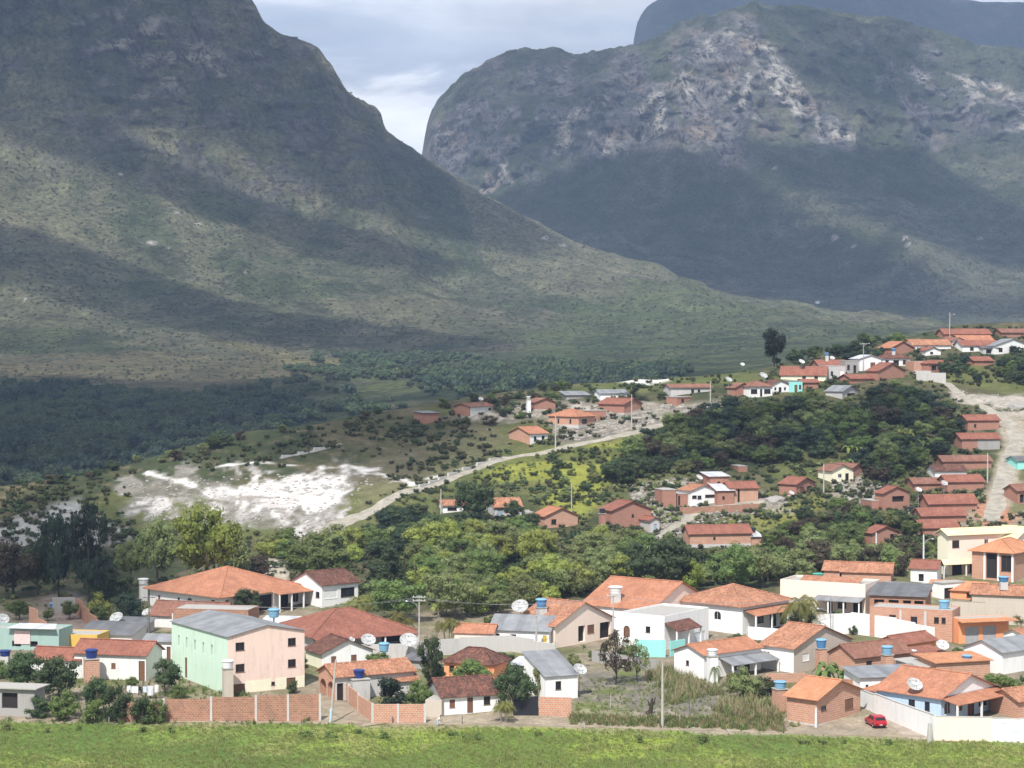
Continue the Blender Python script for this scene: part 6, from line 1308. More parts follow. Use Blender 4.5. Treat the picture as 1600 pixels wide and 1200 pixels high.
def shape(kind, seed):
    rng = np.random.default_rng(seed * 31 + hash_(kind)); tr = MB(); C = []; Rr = []
    if kind in ('broad', 'tall', 'bush', 'cone', 'umbrella', 'shrub', 'sparse'):
        n = {'broad': 30, 'tall': 34, 'bush': 18, 'cone': 30, 'umbrella': 18, 'shrub': 9, 'sparse': 26}[kind]
        cz, rx, rzz = {'broad': (.60, .5, .40), 'tall': (.56, .5, .44), 'bush': (.45, .5, .48), 'cone': (.5, .5, .5), 'umbrella': (.80, .5, .18), 'shrub': (.42, .5, .5), 'sparse': (.58, .5, .42)}[kind]
        lob = rng.normal(size=(5, 3)); lob /= np.linalg.norm(lob, axis=1)[:, None]
        while len(C) < n:
            d = rng.normal(size=3); d /= np.linalg.norm(d); k = .45 + .45 * rng.random() ** .6; k *= .80 + .30 * max(0, (lob @ d).max())
            if kind == 'cone': z = rng.random() ** 1.3; a = rng.random() * 2 * PI; w = (1 - z) * .42 + .06; c = np.array([w * math.cos(a), w * math.sin(a), .12 + z * .80])
            else: c = np.array([d[0] * k * rx, d[1] * k * rx, cz + d[2] * k * rzz])
            if c[2] < .1: continue
            C.append(c); Rr.append({'broad': .15, 'tall': .13, 'bush': .19, 'cone': .13, 'umbrella': .13, 'shrub': .24, 'sparse': .10}[kind] * (.7 + .6 * rng.random()))
        nl = {'broad': 110, 'tall': 95, 'bush': 84, 'cone': 90, 'umbrella': 90, 'shrub': 30, 'sparse': 60}[kind]; lf = {'broad': .025, 'tall': .024, 'bush': .038, 'cone': .026, 'umbrella': .026, 'shrub': .08, 'sparse': .026}[kind]
        me = leafcloud('crown_' + kind, C, Rr, lf, nl, rng, 0 if kind == 'sparse' else .62, .85)
        th = {'tall': .03, 'broad': .032, 'umbrella': .03, 'sparse': .022}.get(kind, .022); top = cz if kind != 'cone' else .8
        tr.tube([(0, 0, -.06), (.02 * rng.normal(), .02 * rng.normal(), top * .5), (0, 0, top)], [th, th * .7, th * .35], 7)
        for c in C[:{'sparse': 26, 'tall': 12, 'broad': 10, 'umbrella': 12}.get(kind, 5)]:
            z0 = min(.35 + .3 * rng.random(), .8) * top if kind != 'umbrella' else .55 * top; tr.tube([(0, 0, z0), (c[0] * .5, c[1] * .5, z0 + (c[2] - z0) * .62), tuple(c)], [th * .45, th * .3, th * .12], 5, False)
        tm = tr.mesh('trunk_' + kind, BARK, True)
    elif kind in ('palm', 'papaya', 'banana', 'clump_palm'):
        lv = MB(); trunks = 1 if kind in ('palm', 'papaya') else (5 if kind == 'clump_palm' else 4)
        for k in range(trunks):
            a = 2 * PI * k / max(trunks, 1) + rng.random(); rr = 0 if trunks == 1 else .06 + .08 * rng.random(); bx, by = rr * math.cos(a), rr * math.sin(a); ht = {'palm': .66, 'papaya': .74, 'banana': .34, 'clump_palm': .52}[kind] * (.8 + .35 * rng.random()); tx, ty = bx * (2.4 if trunks > 1 else 1), by * (2.4 if trunks > 1 else 1)
            th = {'palm': .026, 'papaya': .02, 'banana': .03, 'clump_palm': .012}[kind]; tr.tube([(bx, by, -.05), ((bx + tx) / 2, (by + ty) / 2, ht * .5), (tx, ty, ht)], [th, th * .8, th * .6], 7)
            nf = {'palm': 13, 'papaya': 12, 'banana': 7, 'clump_palm': 9}[kind]
            for f in range(nf):
                az = 2 * PI * f / nf + rng.random() * .5; ln = {'palm': .46, 'papaya': .24, 'banana': .50, 'clump_palm': .36}[kind] * (.75 + .5 * rng.random()); up_ = rng.random() * .9 + .15 if kind != 'banana' else .7 + rng.random() * .9; pts = []; M = 7
                for i in range(M + 1):
                    t = i / M; rad = ln * (t - .12 * t * t) * (.85 if kind != 'banana' else .62); z = ht + ln * (up_ * t - (1.0 + .3 * up_) * t * t * (.95 if kind != 'papaya' else .5)); pts.append(np.array([tx + rad * math.cos(az), ty + rad * math.sin(az), z]))
                sd_ = np.array([-math.sin(az), math.cos(az), 0])
                if kind == 'banana':
                    w = lambda t: .075 * math.sin(PI * min(1, t * .95 + .05)) ** .7
                    for i in range(M):
                        t0, t1 = i / M, (i + 1) / M
                        for sg in (-1, 1): lv.face([pts[i], pts[i] + sg * sd_ * w(t0) + [0, 0, -.02], pts[i + 1] + sg * sd_ * w(t1) + [0, 0, -.02], pts[i + 1]])
                else:
                    for i in range(M * 2):
                        t = (i + 1) / (M * 2 + 1); j = min(int(t * M), M - 1); pp = pts[j] + (pts[j + 1] - pts[j]) * (t * M - j); dr = pts[j + 1] - pts[j]; dr = dr / (np.linalg.norm(dr) + 1e-9); w = ln * .34 * math.sin(PI * (.12 + .8 * t)) * (1 if kind != 'papaya' else 1.1)
                        for sg in (-1, 1):
                            tip = pp + sg * sd_ * w * .8 + dr * w * .5 + np.array([0, 0, -w * .45]); lv.face([pp - dr * .008, pp + dr * .012, tip])
        me = lv.mesh('fronds_' + kind, None); me.materials.clear(); at_ = me.attributes.new('leafvar', 'FLOAT', 'POINT'); at_.data.foreach_set('value', np.random.default_rng(seed).random(len(me.vertices)).astype('f')); me.materials.append(LEAF['mid']); tm = tr.mesh('trunk_' + kind, BARKP, True)
    if not me.materials: me.materials.append(LEAF['mid'])
    return me, tm
def hash_(s): return sum(ord(c) * (i + 3) for i, c in enumerate(s)) % 1000
SHP = {}
def tree(kind, px, py, hpx, wpx, leaf, label, name=None, cat=None, group=None, bark=None, P=None, seed=None):
    v = (seed if seed is not None else int(px * 7 + py * 3)) % 3
    if (kind, v) not in SHP: SHP[(kind, v)] = shape(kind, v)
    cm, tm = SHP[(kind, v)]; p = g1(px, py) if P is None else P; m = p[1] / F
    name = name or {'bush': 'bush', 'shrub': 'shrub', 'palm': 'palm_tree', 'banana': 'banana_plant', 'papaya': 'papaya_tree', 'clump_palm': 'palm_clump'}.get(kind, 'tree'); cat = cat or {'bush': 'bush', 'shrub': 'bush', 'banana': 'banana plant'}.get(kind, 'palm' if 'palm' in kind else 'tree')
    r = empty(name, p, (px * 1.7 + py) % 6.28, label, cat, group); r.scale = (wpx * m, wpx * m, hpx * m)
    o = link('crown' if kind not in ('palm', 'banana', 'papaya', 'clump_palm') else 'fronds', cm, r); o.material_slots[0].link = 'OBJECT'; o.material_slots[0].material = LEAF[leaf]
    t = link('trunk' if kind not in ('bush', 'shrub', 'banana') else 'stem', tm, r)
    if bark is not None: t.material_slots[0].link = 'OBJECT'; t.material_slots[0].material = bark
    return r
T = tree
T('tall', 92, 938, 150, 62, 'blue', 'left one of two tall dark trees on the earth bank', bark=BARKD); T('tall', 138, 945, 158, 70, 'blue', 'right one of two tall dark trees on the earth bank', bark=BARKD)
T('broad', 22, 935, 92, 84, 'brown', 'brownish dark tree at the left edge', bark=BARKD); T('broad', 60, 930, 100, 60, 'dark', 'dark tree between the brownish tree and the tall dark pair'); T('bush', 175, 935, 55, 60, 'dark', 'dark low bush at the foot of the tall dark trees')
T('broad', 325, 922, 136, 112, 'bright', 'large bright yellow-green tree behind the arched villa'); T('broad', 245, 915, 108, 76, 'olive', 'olive tree left of the large bright one'); T('broad', 205, 912, 72, 50, 'olive', 'small olive tree at the left of the bright group'); T('bush', 375, 912, 80, 50, 'olive', 'dull green bush right of the large bright tree'); T('bush', 405, 905, 40, 50, 'brown', 'brownish scrub by the bare cutting')
T('bush', 157, 972, 48, 38, 'lime', 'yellow-green bush on the earth bank by the dark grey roofs'); T('bush', 200, 968, 46, 50, 'blue', 'dark rounded bush right of the yellow-green one')
T('broad', 258, 1084, 58, 54, 'dark', 'round dark tree in the yard beside the mint wall'); T('broad', 42, 1084, 74, 72, 'dark', 'spreading dark tree in front of the low white house'); T('broad', 92, 1096, 74, 76, 'dark', 'second spreading dark tree left of the brick tank tower'); T('broad', 152, 1118, 62, 52, 'dark', 'dark tree in front of the brick tank tower'); T('bush', 100, 1124, 48, 50, 'mid', 'green bush at the meadow edge left of the yard wall')
T('bush', 150, 1130, 40, 44, 'mid', 'fresh green bush left of the yard wall end'); T('bush', 182, 1128, 62, 40, 'dark', 'dark bush over the left end of the yard wall'); T('bush', 222, 1132, 46, 44, 'dark', 'climbing dark bush in front of the yard wall'); T('bush', 245, 1131, 42, 30, 'mid', 'smaller green bush in front of the yard wall'); T('bush', 60, 1122, 36, 40, 'dark', 'dark bush right of the grey shed'); T('bush', 278, 1092, 24, 30, 'mid', 'small bush beside the mint wall')
T('broad', 390, 962, 46, 50, 'dark', 'small dark tree in front of the villa arches'); T('broad', 502, 918, 72, 112, 'mid', 'wide rounded mango tree above the white slope house'); T('cone', 604, 930, 84, 78, 'dark', 'dark pointed cypress-like tree behind the white slope house'); T('papaya', 648, 912, 46, 18, 'lime', 'lone pale papaya tree right of the dark pointed tree', bark=BARKP)
T('clump_palm', 566, 972, 62, 74, 'golden', 'golden-green palm clump right of the white slope house'); T('broad', 622, 972, 72, 92, 'mid', 'rounded green tree behind the street lamp pole'); T('broad', 588, 950, 46, 56, 'olive', 'olive tree between palm clump and street lamp'); T('clump_palm', 625, 992, 52, 70, 'golden', 'feathery palm clump behind the two-tier red roof'); T('clump_palm', 700, 1006, 62, 60, 'golden', 'feathery palm clump behind the grey block wall'); T('broad', 712, 968, 74, 80, 'olive', 'olive tree in the belt right of the street lamp')
T('tall', 673, 1082, 90, 46, 'dark', 'slender tall tree with bare lower trunk beside the lane'); T('broad', 737, 1084, 56, 66, 'mid', 'leafy green tree in front of the dark red hip roof'); T('broad', 803, 1116, 82, 66, 'dark', 'dark bluish tree above the black gate'); T('bush', 606, 1106, 52, 62, 'blue', 'dark rounded bush in the yard behind the brick wall'); T('bush', 652, 1106, 48, 44, 'mid', 'light green flowering bush behind the short brick wall'); T('clump_palm', 787, 1128, 50, 50, 'golden', 'small garden palm beside the small white house'); T('bush', 840, 1090, 50, 24, 'olive', 'grey-green bush against the steep roofed white house')
T('papaya', 912, 1044, 42, 28, 'mid', 'young papaya tree below the peach house'); T('sparse', 962, 1070, 84, 60, 'brown', 'nearly bare brown tree in the ploughed yard', bark=BARKD); T('sparse', 996, 1066, 72, 46, 'olive', 'thin half bare tree beside the turquoise wall', bark=BARKD)
T('palm', 1117, 1078, 60, 34, 'mid', 'short palm in front of the white tank tower', bark=BARKD); T('bush', 1165, 1092, 52, 48, 'olive', 'grey-green bush by the grey awning'); T('bush', 1190, 1088, 34, 42, 'dark', 'dark bush right of the grey awning bush'); T('bush', 1143, 1082, 34, 26, 'olive', 'small bush beside the short palm')
T('banana', 1306, 1074, 62, 66, 'mid', 'big leafy banana plant in front of the tan gabled house'); T('clump_palm', 1256, 992, 92, 78, 'golden', 'tall palm cluster with slim pale stems'); T('bush', 1256, 990, 44, 48, 'dark', 'dark shrub at the foot of the palm cluster'); T('bush', 1333, 992, 16, 13, 'dark', 'tiny clipped ball bush by the white boundary wall')
T('bush', 1528, 1098, 44, 44, 'dark', 'dark bush above the blue porch house'); T('bush', 1572, 1108, 58, 56, 'mid', 'green bush on the bank at the right edge'); T('bush', 1598, 1092, 40, 36, 'dark', 'dark bush cut by the right edge'); T('bush', 1496, 1024, 14, 16, 'mid', 'small plant under the orange shop wall'); T('bush', 1548, 1072, 20, 34, 'mid', 'low green bush below the wide white gable')
T('broad', 838, 894, 72, 68, 'lime', 'yellow-green tree at the top of the belt'); T('broad', 1040, 930, 96, 122, 'dark', 'largest dark green tree behind the long orange roof'); T('broad', 1074, 934, 66, 62, 'bright', 'bright green tree in front of the largest dark one'); T('broad', 1146, 924, 80, 72, 'mid', 'green tree above the weathered hip roof'); T('broad', 1000, 905, 60, 56, 'dark', 'dark tree left of the largest dark one'); T('broad', 1095, 905, 50, 50, 'dark', 'dark tree below the long red roofed house'); T('broad', 1192, 918, 64, 66, 'olive', 'olive tree right of the weathered hip roof ridge'); T('broad', 965, 892, 58, 72, 'olive', 'olive tree below the twin red roofs'); T('broad', 925, 872, 44, 60, 'olive', 'soft green tree below the small brick tower')
T('broad', 742, 818, 70, 66, 'dark', 'dark spreading tree in front of the thin orange roof', bark=BARKD); T('broad', 800, 812, 32, 34, 'dark', 'small dark tree in front of the orange tiled house'); T('umbrella', 988, 628, 30, 44, 'dark', 'umbrella shaped dark tree beside the white grey-roofed house', bark=BARKD); T('broad', 1210, 573, 64, 38, 'black', 'lone dark tree with a bare trunk on the skyline', bark=BARKD)
for i, (px, py, s, lab) in enumerate(((1338, 716, 34, 'pale green banana plant highest in the thicket'), (1388, 712, 36, 'broad banana plant in the middle of the thicket'), (1432, 706, 40, 'light banana plant at the right of the thicket'), (1412, 690, 34, 'tall banana plant behind the others in the thicket'), (1455, 660, 26, 'banana plant below the sandy road'), (1330, 734, 30, 'banana plant just above the yellow house'), (1310, 690, 24, 'small banana plant among dark trees'), (1405, 822, 30, 'dark banana-like plant beside the stacked houses'))): T('banana', px, py, s, s * 1.1, 'lime' if i % 3 == 0 else 'mid', lab)
for px, py, s, lab in ((745, 896, 34, 'banana plant showing pale leaves in the belt'), (700, 902, 30, 'smaller banana plant in the belt above the street lamp'), (690, 960, 34, 'pale banana leaves behind the street lamp pole')): T('banana', px, py, s, s * 1.2, 'lime', lab)
# hedge and belt trees by area; each one of a patch that nothing tells apart shares that patch's label
SC_BOX = [(f[5], f[6], f[0], f[1], f[2], f[3], f[4]) for f in FOOT]
def free(p, hpx, wpx, px, py, pad=1.0):
    if abs(px - 1035) < 26 and py > 1000: return False
    for (bx, y, c, ex, ey, hx, hy) in SC_BOX:
        d = p[:2] - c
        if abs(d @ ex) < hx + pad and abs(d @ ey) < hy + pad: return False
        if p[1] < y + 1 and px + wpx * .5 > bx[0] and px - wpx * .5 < bx[1] and py - hpx < bx[3] - 2 and py > bx[2]:
            if min(px + wpx * .5, bx[1]) - max(px - wpx * .5, bx[0]) > .22 * wpx and (py - hpx) < bx[3] - .25 * (bx[3] - bx[2]): return False
    for k, hw in ROADS:
        if (np.hypot(*(k - p[:2]).T) < hw + .6 * pad).any(): return False
    return True
LW = {'dark': 'dark green', 'blue': 'bluish dark', 'mid': 'fresh green', 'olive': 'dull olive', 'lime': 'yellow-green', 'brown': 'brownish'}
def patch(poly, n, kinds, hr, wr, leaves, label, group, seed, mind=8, name=None):
    rg = np.random.default_rng(seed); xs, ys = zip(*poly); got = []; tries = 0
    while len(got) < n and tries < n * 25:
        tries += 1; px = rg.uniform(min(xs), max(xs)); py = rg.uniform(min(ys), max(ys))
        if not inpoly(np.array([px]), np.array([py]), poly)[0]: continue
        if any((px - a) ** 2 + ((py - b) * 1.6) ** 2 < mind ** 2 for a, b in got): continue
        hh = rg.uniform(*hr); ww = hh * rg.uniform(*wr); p = g1(px, py)
        if not free(p, hh, ww, px, py): continue
        got.append((px, py)); kd = kinds[int(rg.integers(len(kinds)))]; lf = leaves[int(rg.integers(len(leaves)))]
        u = (px - min(xs)) / (max(xs) - min(xs)); v = (py - min(ys)) / (max(ys) - min(ys)); t = (hh - hr[0]) / (hr[1] - hr[0])
        lab = ('small' if t < .33 else 'large' if t > .67 else 'medium') + ' ' + LW[lf] + ' ' + ('tree' if kd == 'broad' else 'weed' if kd == 'shrub' else 'bush') + ', ' + ('top' if v < .25 else 'upper' if v < .5 else 'lower' if v < .75 else 'bottom') + ' ' + ('far left' if u < .2 else 'left' if u < .4 else 'middle' if u < .6 else 'right' if u < .8 else 'far right') + ' of ' + label
        tree(kd, px, py, hh, ww, lf, lab, group=group, P=p, seed=int(rg.integers(99)), name=name)
    return len(got)
NT_ = [patch([(655, 935), (640, 880), (720, 845), (800, 850), (850, 870), (905, 905), (905, 935), (830, 950), (765, 965), (700, 960)], 64, ['broad', 'broad', 'bush'], (34, 58), (.85, 1.35), ['olive', 'olive', 'lime', 'lime', 'mid'], 'green belt', 'trees of the green belt', 1, 11),
 patch([(880, 930), (870, 850), (940, 840), (1010, 850), (1080, 880), (1110, 915), (1000, 922)], 28, ['broad', 'bush', 'broad'], (32, 54), (.9, 1.3), ['olive', 'mid', 'lime', 'olive'], 'trees under the twin red roofs', 'trees under the hillside houses', 2, 14),
 patch([(1100, 915), (1120, 870), (1200, 862), (1330, 870), (1420, 880), (1410, 905), (1300, 895), (1215, 915)], 38, ['broad', 'bush', 'bush'], (28, 50), (.9, 1.4), ['olive', 'olive', 'mid', 'brown'], 'rise above the flat building', 'trees above the pale flat building', 3, 12),
 patch([(1190, 865), (1220, 830), (1300, 800), (1380, 800), (1440, 850), (1450, 880), (1340, 870)], 40, ['bush', 'broad', 'bush'], (20, 36), (.9, 1.4), ['mid', 'olive', 'brown', 'dark', 'mid'], 'bushes round the doorway gable', 'bushes below the stacked brick houses', 4, 10),
 patch([(560, 850), (600, 820), (690, 810), (840, 820), (840, 850), (760, 858), (650, 880), (600, 880)], 46, ['broad', 'broad', 'bush'], (24, 42), (1.0, 1.5), ['dark', 'mid', 'blue', 'mid', 'olive'], 'slope below the diagonal road', 'dark shrubs below the diagonal road', 5, 11),
 patch([(950, 762), (985, 705), (1070, 665), (1150, 640), (1290, 632), (1400, 612), (1480, 640), (1502, 690), (1480, 715), (1440, 735), (1370, 760), (1310, 716), (1180, 728), (1060, 742)], 165, ['broad', 'broad', 'bush'], (20, 38), (1.0, 1.6), ['dark', 'mid', 'dark', 'blue', 'mid', 'brown', 'olive'], 'hillside thicket', 'trees of the hillside thicket', 6, 12),
 patch([(20, 752), (100, 744), (210, 716), (350, 674), (480, 648), (640, 630), (640, 645), (500, 672), (360, 700), (220, 735), (100, 760)], 34, ['bush', 'broad', 'broad'], (9, 20), (1.0, 1.6), ['dark', 'brown', 'dark', 'olive'], 'left crest', 'bushes on the left crest', 7, 8),
 patch([(1120, 582), (1250, 562), (1340, 540), (1400, 530), (1440, 560), (1500, 560), (1600, 552), (1620, 600), (1500, 600), (1420, 585), (1290, 565)], 54, ['bush', 'broad', 'broad'], (12, 24), (.9, 1.4), ['dark', 'dark', 'mid', 'blue'], 'hilltop bushes', 'bushes of the hilltop', 8, 9),
 patch([(640, 648), (760, 612), (900, 600), (940, 615), (830, 650), (800, 665), (700, 668)], 26, ['bush'], (9, 16), (1.0, 1.6), ['dark', 'brown', 'mid'], 'left hillside houses', 'bushes among the left hillside houses', 9, 9),
 patch([(330, 905), (440, 850), (560, 845), (560, 880), (470, 868)], 14, ['bush'], (22, 40), (1.0, 1.5), ['olive', 'mid', 'lime'], 'quarry foot', 'bushes under the quarry', 10, 12),
 patch([(880, 790), (860, 720), (930, 700), (960, 740), (950, 790), (930, 800)], 18, ['bush'], (9, 20), (1.0, 1.6), ['dark', 'dark', 'olive'], 'yellow pasture', 'bushes on the yellow pasture', 11, 10),
 patch([(1560, 560), (1640, 560), (1640, 610), (1590, 604)], 14, ['broad', 'bush'], (14, 26), (1, 1.4), ['dark', 'mid'], 'grove above the sandy road', 'trees above the sandy road', 12, 10),
 patch([(1495, 800), (1500, 740), (1545, 715), (1552, 745), (1540, 800)], 8, ['bush'], (8, 14), (1, 1.5), ['dark', 'mid'], 'sandy road bank', 'bushes beside the sandy road', 13, 9),
 patch([(0, 965), (440, 965), (640, 985), (760, 970), (900, 1030), (1180, 1010), (1260, 960), (1600, 930), (1600, 1110), (1480, 1075), (1340, 1080), (1200, 1070), (1010, 1040), (900, 1040), (890, 1112), (670, 1100), (520, 1090), (300, 1088), (0, 1062)], 46, ['broad', 'bush', 'broad'], (16, 36), (.8, 1.3), ['mid', 'olive', 'dark', 'mid'], 'village gardens', 'garden trees between the houses', 15, 15),
 patch([(0, 1136), (1600, 1160), (1600, 1172), (0, 1150)], 20, ['shrub'], (7, 15), (1, 1.8), ['mid', 'mid', 'olive'], 'meadow edge', 'weeds along the meadow edge', 14, 20, 'weed')]
# dead stump in the ploughed plot
p = g1(1018, 1116); r = empty('dead_stump', p, 0, 'black dead stump with two broken limbs in the ploughed plot', 'stump'); b = MB(); b.tube([(-.5, 0, -.1), (-.1, 0, .5), (0, 0, 1.2), (.1, 0, 2.1)], [.4, .3, .25, .12], 8); b.build('trunk', BARKD, r, True)
for e in ((-.5, .1, 1.9), (.5, -.1, 2.3)): b = MB(); b.tube([(0, 0, 1.2), tuple(np.array(e) * .6), e], [.16, .12, .05], 6); b.build('limb', BARKD, r, True)

# ------------------------------------------------------------------ what nobody could count
def scatter(name, label, pts, scl, src, seed=0, leaf=None):
    me = bpy.data.meshes.new(name); me.vertices.add(len(pts)); me.vertices.foreach_set('co', np.asarray(pts, 'f').ravel())
    a = me.attributes.new('scl', 'FLOAT', 'POINT'); a.data.foreach_set('value', np.asarray(scl, 'f'))
    a = me.attributes.new('rot', 'FLOAT', 'POINT'); a.data.foreach_set('value', np.random.default_rng(seed).uniform(0, 6.28, len(pts)).astype('f'))
    o = link(name, me); tag(o, label, kind='stuff')
    g = bpy.data.node_groups.new(name, 'GeometryNodeTree'); g.interface.new_socket('Geometry', in_out='INPUT', socket_type='NodeSocketGeometry'); g.interface.new_socket('Geometry', in_out='OUTPUT', socket_type='NodeSocketGeometry')
    N = g.nodes; i = N.new('NodeGroupInput'); u = N.new('NodeGroupOutput'); ip = N.new('GeometryNodeInstanceOnPoints'); oi = N.new('GeometryNodeObjectInfo'); oi.inputs['Object'].default_value = src; oi.inputs['As Instance'].default_value = True
    s = N.new('GeometryNodeInputNamedAttribute'); s.data_type = 'FLOAT'; s.inputs[0].default_value = 'scl'; r = N.new('GeometryNodeInputNamedAttribute'); r.data_type = 'FLOAT'; r.inputs[0].default_value = 'rot'; cx = N.new('ShaderNodeCombineXYZ')
    L = g.links; L.new(i.outputs[0], ip.inputs['Points']); L.new(oi.outputs['Geometry'], ip.inputs['Instance']); L.new(s.outputs['Attribute'], ip.inputs['Scale']); L.new(r.outputs['Attribute'], cx.inputs[2]); L.new(cx.outputs[0], ip.inputs['Rotation']); L.new(ip.outputs[0], u.inputs[0])
    o.modifiers.new('scatter', 'NODES').node_group = g; return o
def src(name, me): return bpy.data.objects.new(name, me)
def tuftmesh(name, n, h, w, spread, mat, seed, bend=.4):
    rg = np.random.default_rng(seed); b = MB()
    for k in range(n):
        a = rg.uniform(0, 6.28); q = rg.uniform(0, spread); x, y = q * math.cos(rg.uniform(0, 6.28)), q * math.sin(rg.uniform(0, 6.28)); hh = h * rg.uniform(.6, 1.2); dx, dy = bend * hh * math.cos(a), bend * hh * math.sin(a); sx, sy = -math.sin(a) * w, math.cos(a) * w
        b.face([(x - sx, y - sy, -.03), (x + sx, y + sy, -.03), (x + dx * .4 + sx * .7, y + dy * .4 + sy * .7, hh * .6), (x + dx * .4 - sx * .7, y + dy * .4 - sy * .7, hh * .6)]); b.face([(x + dx * .4 - sx * .7, y + dy * .4 - sy * .7, hh * .6), (x + dx * .4 + sx * .7, y + dy * .4 + sy * .7, hh * .6), (x + dx, y + dy, hh)])
    me = b.mesh(name, mat); a = me.attributes.new('leafvar', 'FLOAT', 'POINT'); a.data.foreach_set('value', rg.random(len(me.vertices)).astype('f')); return me
def lobes(name, n, leaf, nl, mat, seed, rc=.34):
    rg = np.random.default_rng(seed); C = [np.array([rg.normal() * .25, rg.normal() * .25, .30 + .2 * rg.random()]) for _ in range(n)]; return leafcloud(name, C, [rc * rg.uniform(.7, 1.2) for _ in C], leaf, nl, rg, .7, .85, mat)
rg = np.random.default_rng(5)
# meadow
n = 34000; px = rg.uniform(-20, 1620, n); py = 1128 + (1210 - 1128) * rg.random(n) ** .8; ed = np.interp(px, [0, 500, 1000, 1400, 1600], [1129, 1132, 1142, 1156, 1161]); k = py > ed + rg.normal(size=n) * 2; P = ground(px[k], py[k]); den = fbm(P[:, 0] / 3, P[:, 1] / 3, 3, 401)
sc = (.25 + .75 * rg.random(len(P)) ** 2) * (.4 + den); h1 = rg.random(len(P)) < .9
scatter('meadow_grass', 'rough green grass of the meadow', P[h1], sc[h1], src('tuft', tuftmesh('tuft', 14, .42, .035, .35, LEAF['grass'], 1)), 1)
scatter('dry_grass', 'dry straw tufts in the meadow', P[~h1], sc[~h1] * .9, src('tuft', tuftmesh('tuft', 12, .45, .03, .3, LEAF['drygrass'], 2)), 2)
# maize and dry grass round the ploughed plot
def inside(poly, n, seed):
    r_ = np.random.default_rng(seed); xs, ys = zip(*poly); x = r_.uniform(min(xs), max(xs), n); y = r_.uniform(min(ys), max(ys), n); k = inpoly(x, y, poly); return ground(x[k], y[k])
def offhouse(P, pad=.4):
    ok = np.ones(len(P), bool)
    for (bx, y, c, ex, ey, hx, hy) in SC_BOX:
        d = P[:, :2] - c; ok &= ~((np.abs(d @ ex) < hx + pad) & (np.abs(d @ ey) < hy + pad))
    for kk, hw in ROADS:
        kd = kk[::2]; 
        for i0 in range(0, len(P), 4000): ok[i0:i0 + 4000] &= (np.hypot(P[i0:i0 + 4000, None, 0] - kd[None, :, 0], P[i0:i0 + 4000, None, 1] - kd[None, :, 1]) > hw[::2][None] + .3).all(1)
    return ok
P = inside([(1010, 1052), (1060, 1046), (1100, 1075), (1160, 1095), (1205, 1100), (1220, 1128), (1120, 1124), (1060, 1112), (1010, 1075)], 2600, 3); P = P[offhouse(P)]
hm = np.random.default_rng(8).random(len(P)); dm = fbm(P[:, 0] / 5, P[:, 1] / 5, 3, 480); P1, P2 = P[(hm < .5) & (dm > .38)], P[(hm >= .5) & (dm > .34)]
scatter('dry_maize', 'dry standing maize stalks on the plot', P1, rg.uniform(.4, .95, len(P1)), src('stalk', tuftmesh('stalk', 9, 1.9, .05, .30, LEAF['dry'], 3, .42)), 3)
scatter('green_maize', 'half green maize and tall weeds on the plot', P2, rg.uniform(.35, .95, len(P2)), src('stalk', tuftmesh('stalk', 11, 1.5, .06, .34, LEAF['olive'], 13, .55)), 13)
P = inside([(890, 1118), (1000, 1122), (1220, 1120), (1230, 1146), (1050, 1138), (890, 1134)], 1900, 4); P = P[offhouse(P)]
scatter('dry_grass', 'dry grass strip along the track', P[::2], rg.uniform(.3, 1.1, len(P[::2])), src('tuft', tuftmesh('tuft', 14, .75, .035, .3, LEAF['drygrass'], 4)), 4)
scatter('weeds', 'green weeds along the track', P[1::2], rg.uniform(.3, 1.1, len(P[1::2])), src('tuft', tuftmesh('tuft', 14, .7, .045, .35, LEAF['mid'], 14)), 14)
P = inside([(900, 1060), (1200, 1060), (1300, 1130), (1210, 1140), (900, 1125)], 1500, 6); P = P[offhouse(P)]
scatter('weeds', 'green weeds on the plot', P, rg.uniform(.3, .8, len(P)), src('tuft', tuftmesh('tuft', 14, .6, .045, .35, LEAF['olive'], 5)), 6)
P = inside([(0, 1040), (300, 1060), (500, 1100), (500, 1134), (0, 1132)], 900, 7); P = P[offhouse(P)]
scatter('weeds', 'weeds in the front yards', P, rg.uniform(.4, 1.2, len(P)), src('tuft', tuftmesh('tuft', 14, .6, .045, .35, LEAF['mid'], 6)), 7)
# scrub over the hillside
for i, (leaf, n, s0, s1, poly) in enumerate((('scrub', 6500, .4, 1.5, [(0, 800), (0, 750), (200, 722), (480, 652), (760, 610), (1130, 585), (1500, 512), (1640, 512), (1640, 880), (1200, 900), (560, 900), (0, 930)]), ('dark', 2600, .5, 1.8, [(0, 800), (0, 750), (200, 722), (480, 652), (760, 610), (1130, 585), (1500, 512), (1640, 512), (1640, 880), (1200, 900), (560, 900), (0, 930)]), ('olive', 3600, .5, 1.4, [(560, 900), (740, 740), (1080, 650), (1500, 600), (1640, 700), (1500, 890), (1200, 900), (560, 960), (0, 960), (0, 900)]))):
    P = inside(poly, int(n * 1.9), 20 + i)[:n]; ok = offhouse(P); qx, qy = project(P[:, 0], P[:, 1], P[:, 2]); cr = polydist(qx, qy, [(205, 752), (330, 752), (540, 726), (600, 735), (560, 790), (520, 822), (400, 820), (230, 812)])
    sd_ = polydist(qx, qy, [(1470, 600), (1640, 612), (1640, 800), (1530, 812), (1560, 655)]); ok &= (cr < rg.uniform(-40, -6, len(P))) & (sd_ < 0); c2 = fbm(P[:, 0] / 12, P[:, 1] / 12, 3, 420 + i); ok &= c2 > rg.uniform(.30, .62, len(P)); P = P[ok]
    scatter('scrub', 'low scrub scattered over the hillside', P, rg.uniform(s0, s1, len(P)) * (.6 + .8 * c2[ok]), src('scrub_clump', lobes('scrub_clump', 4, .16, 16, LEAF[leaf], 60 + i)), 30 + i)
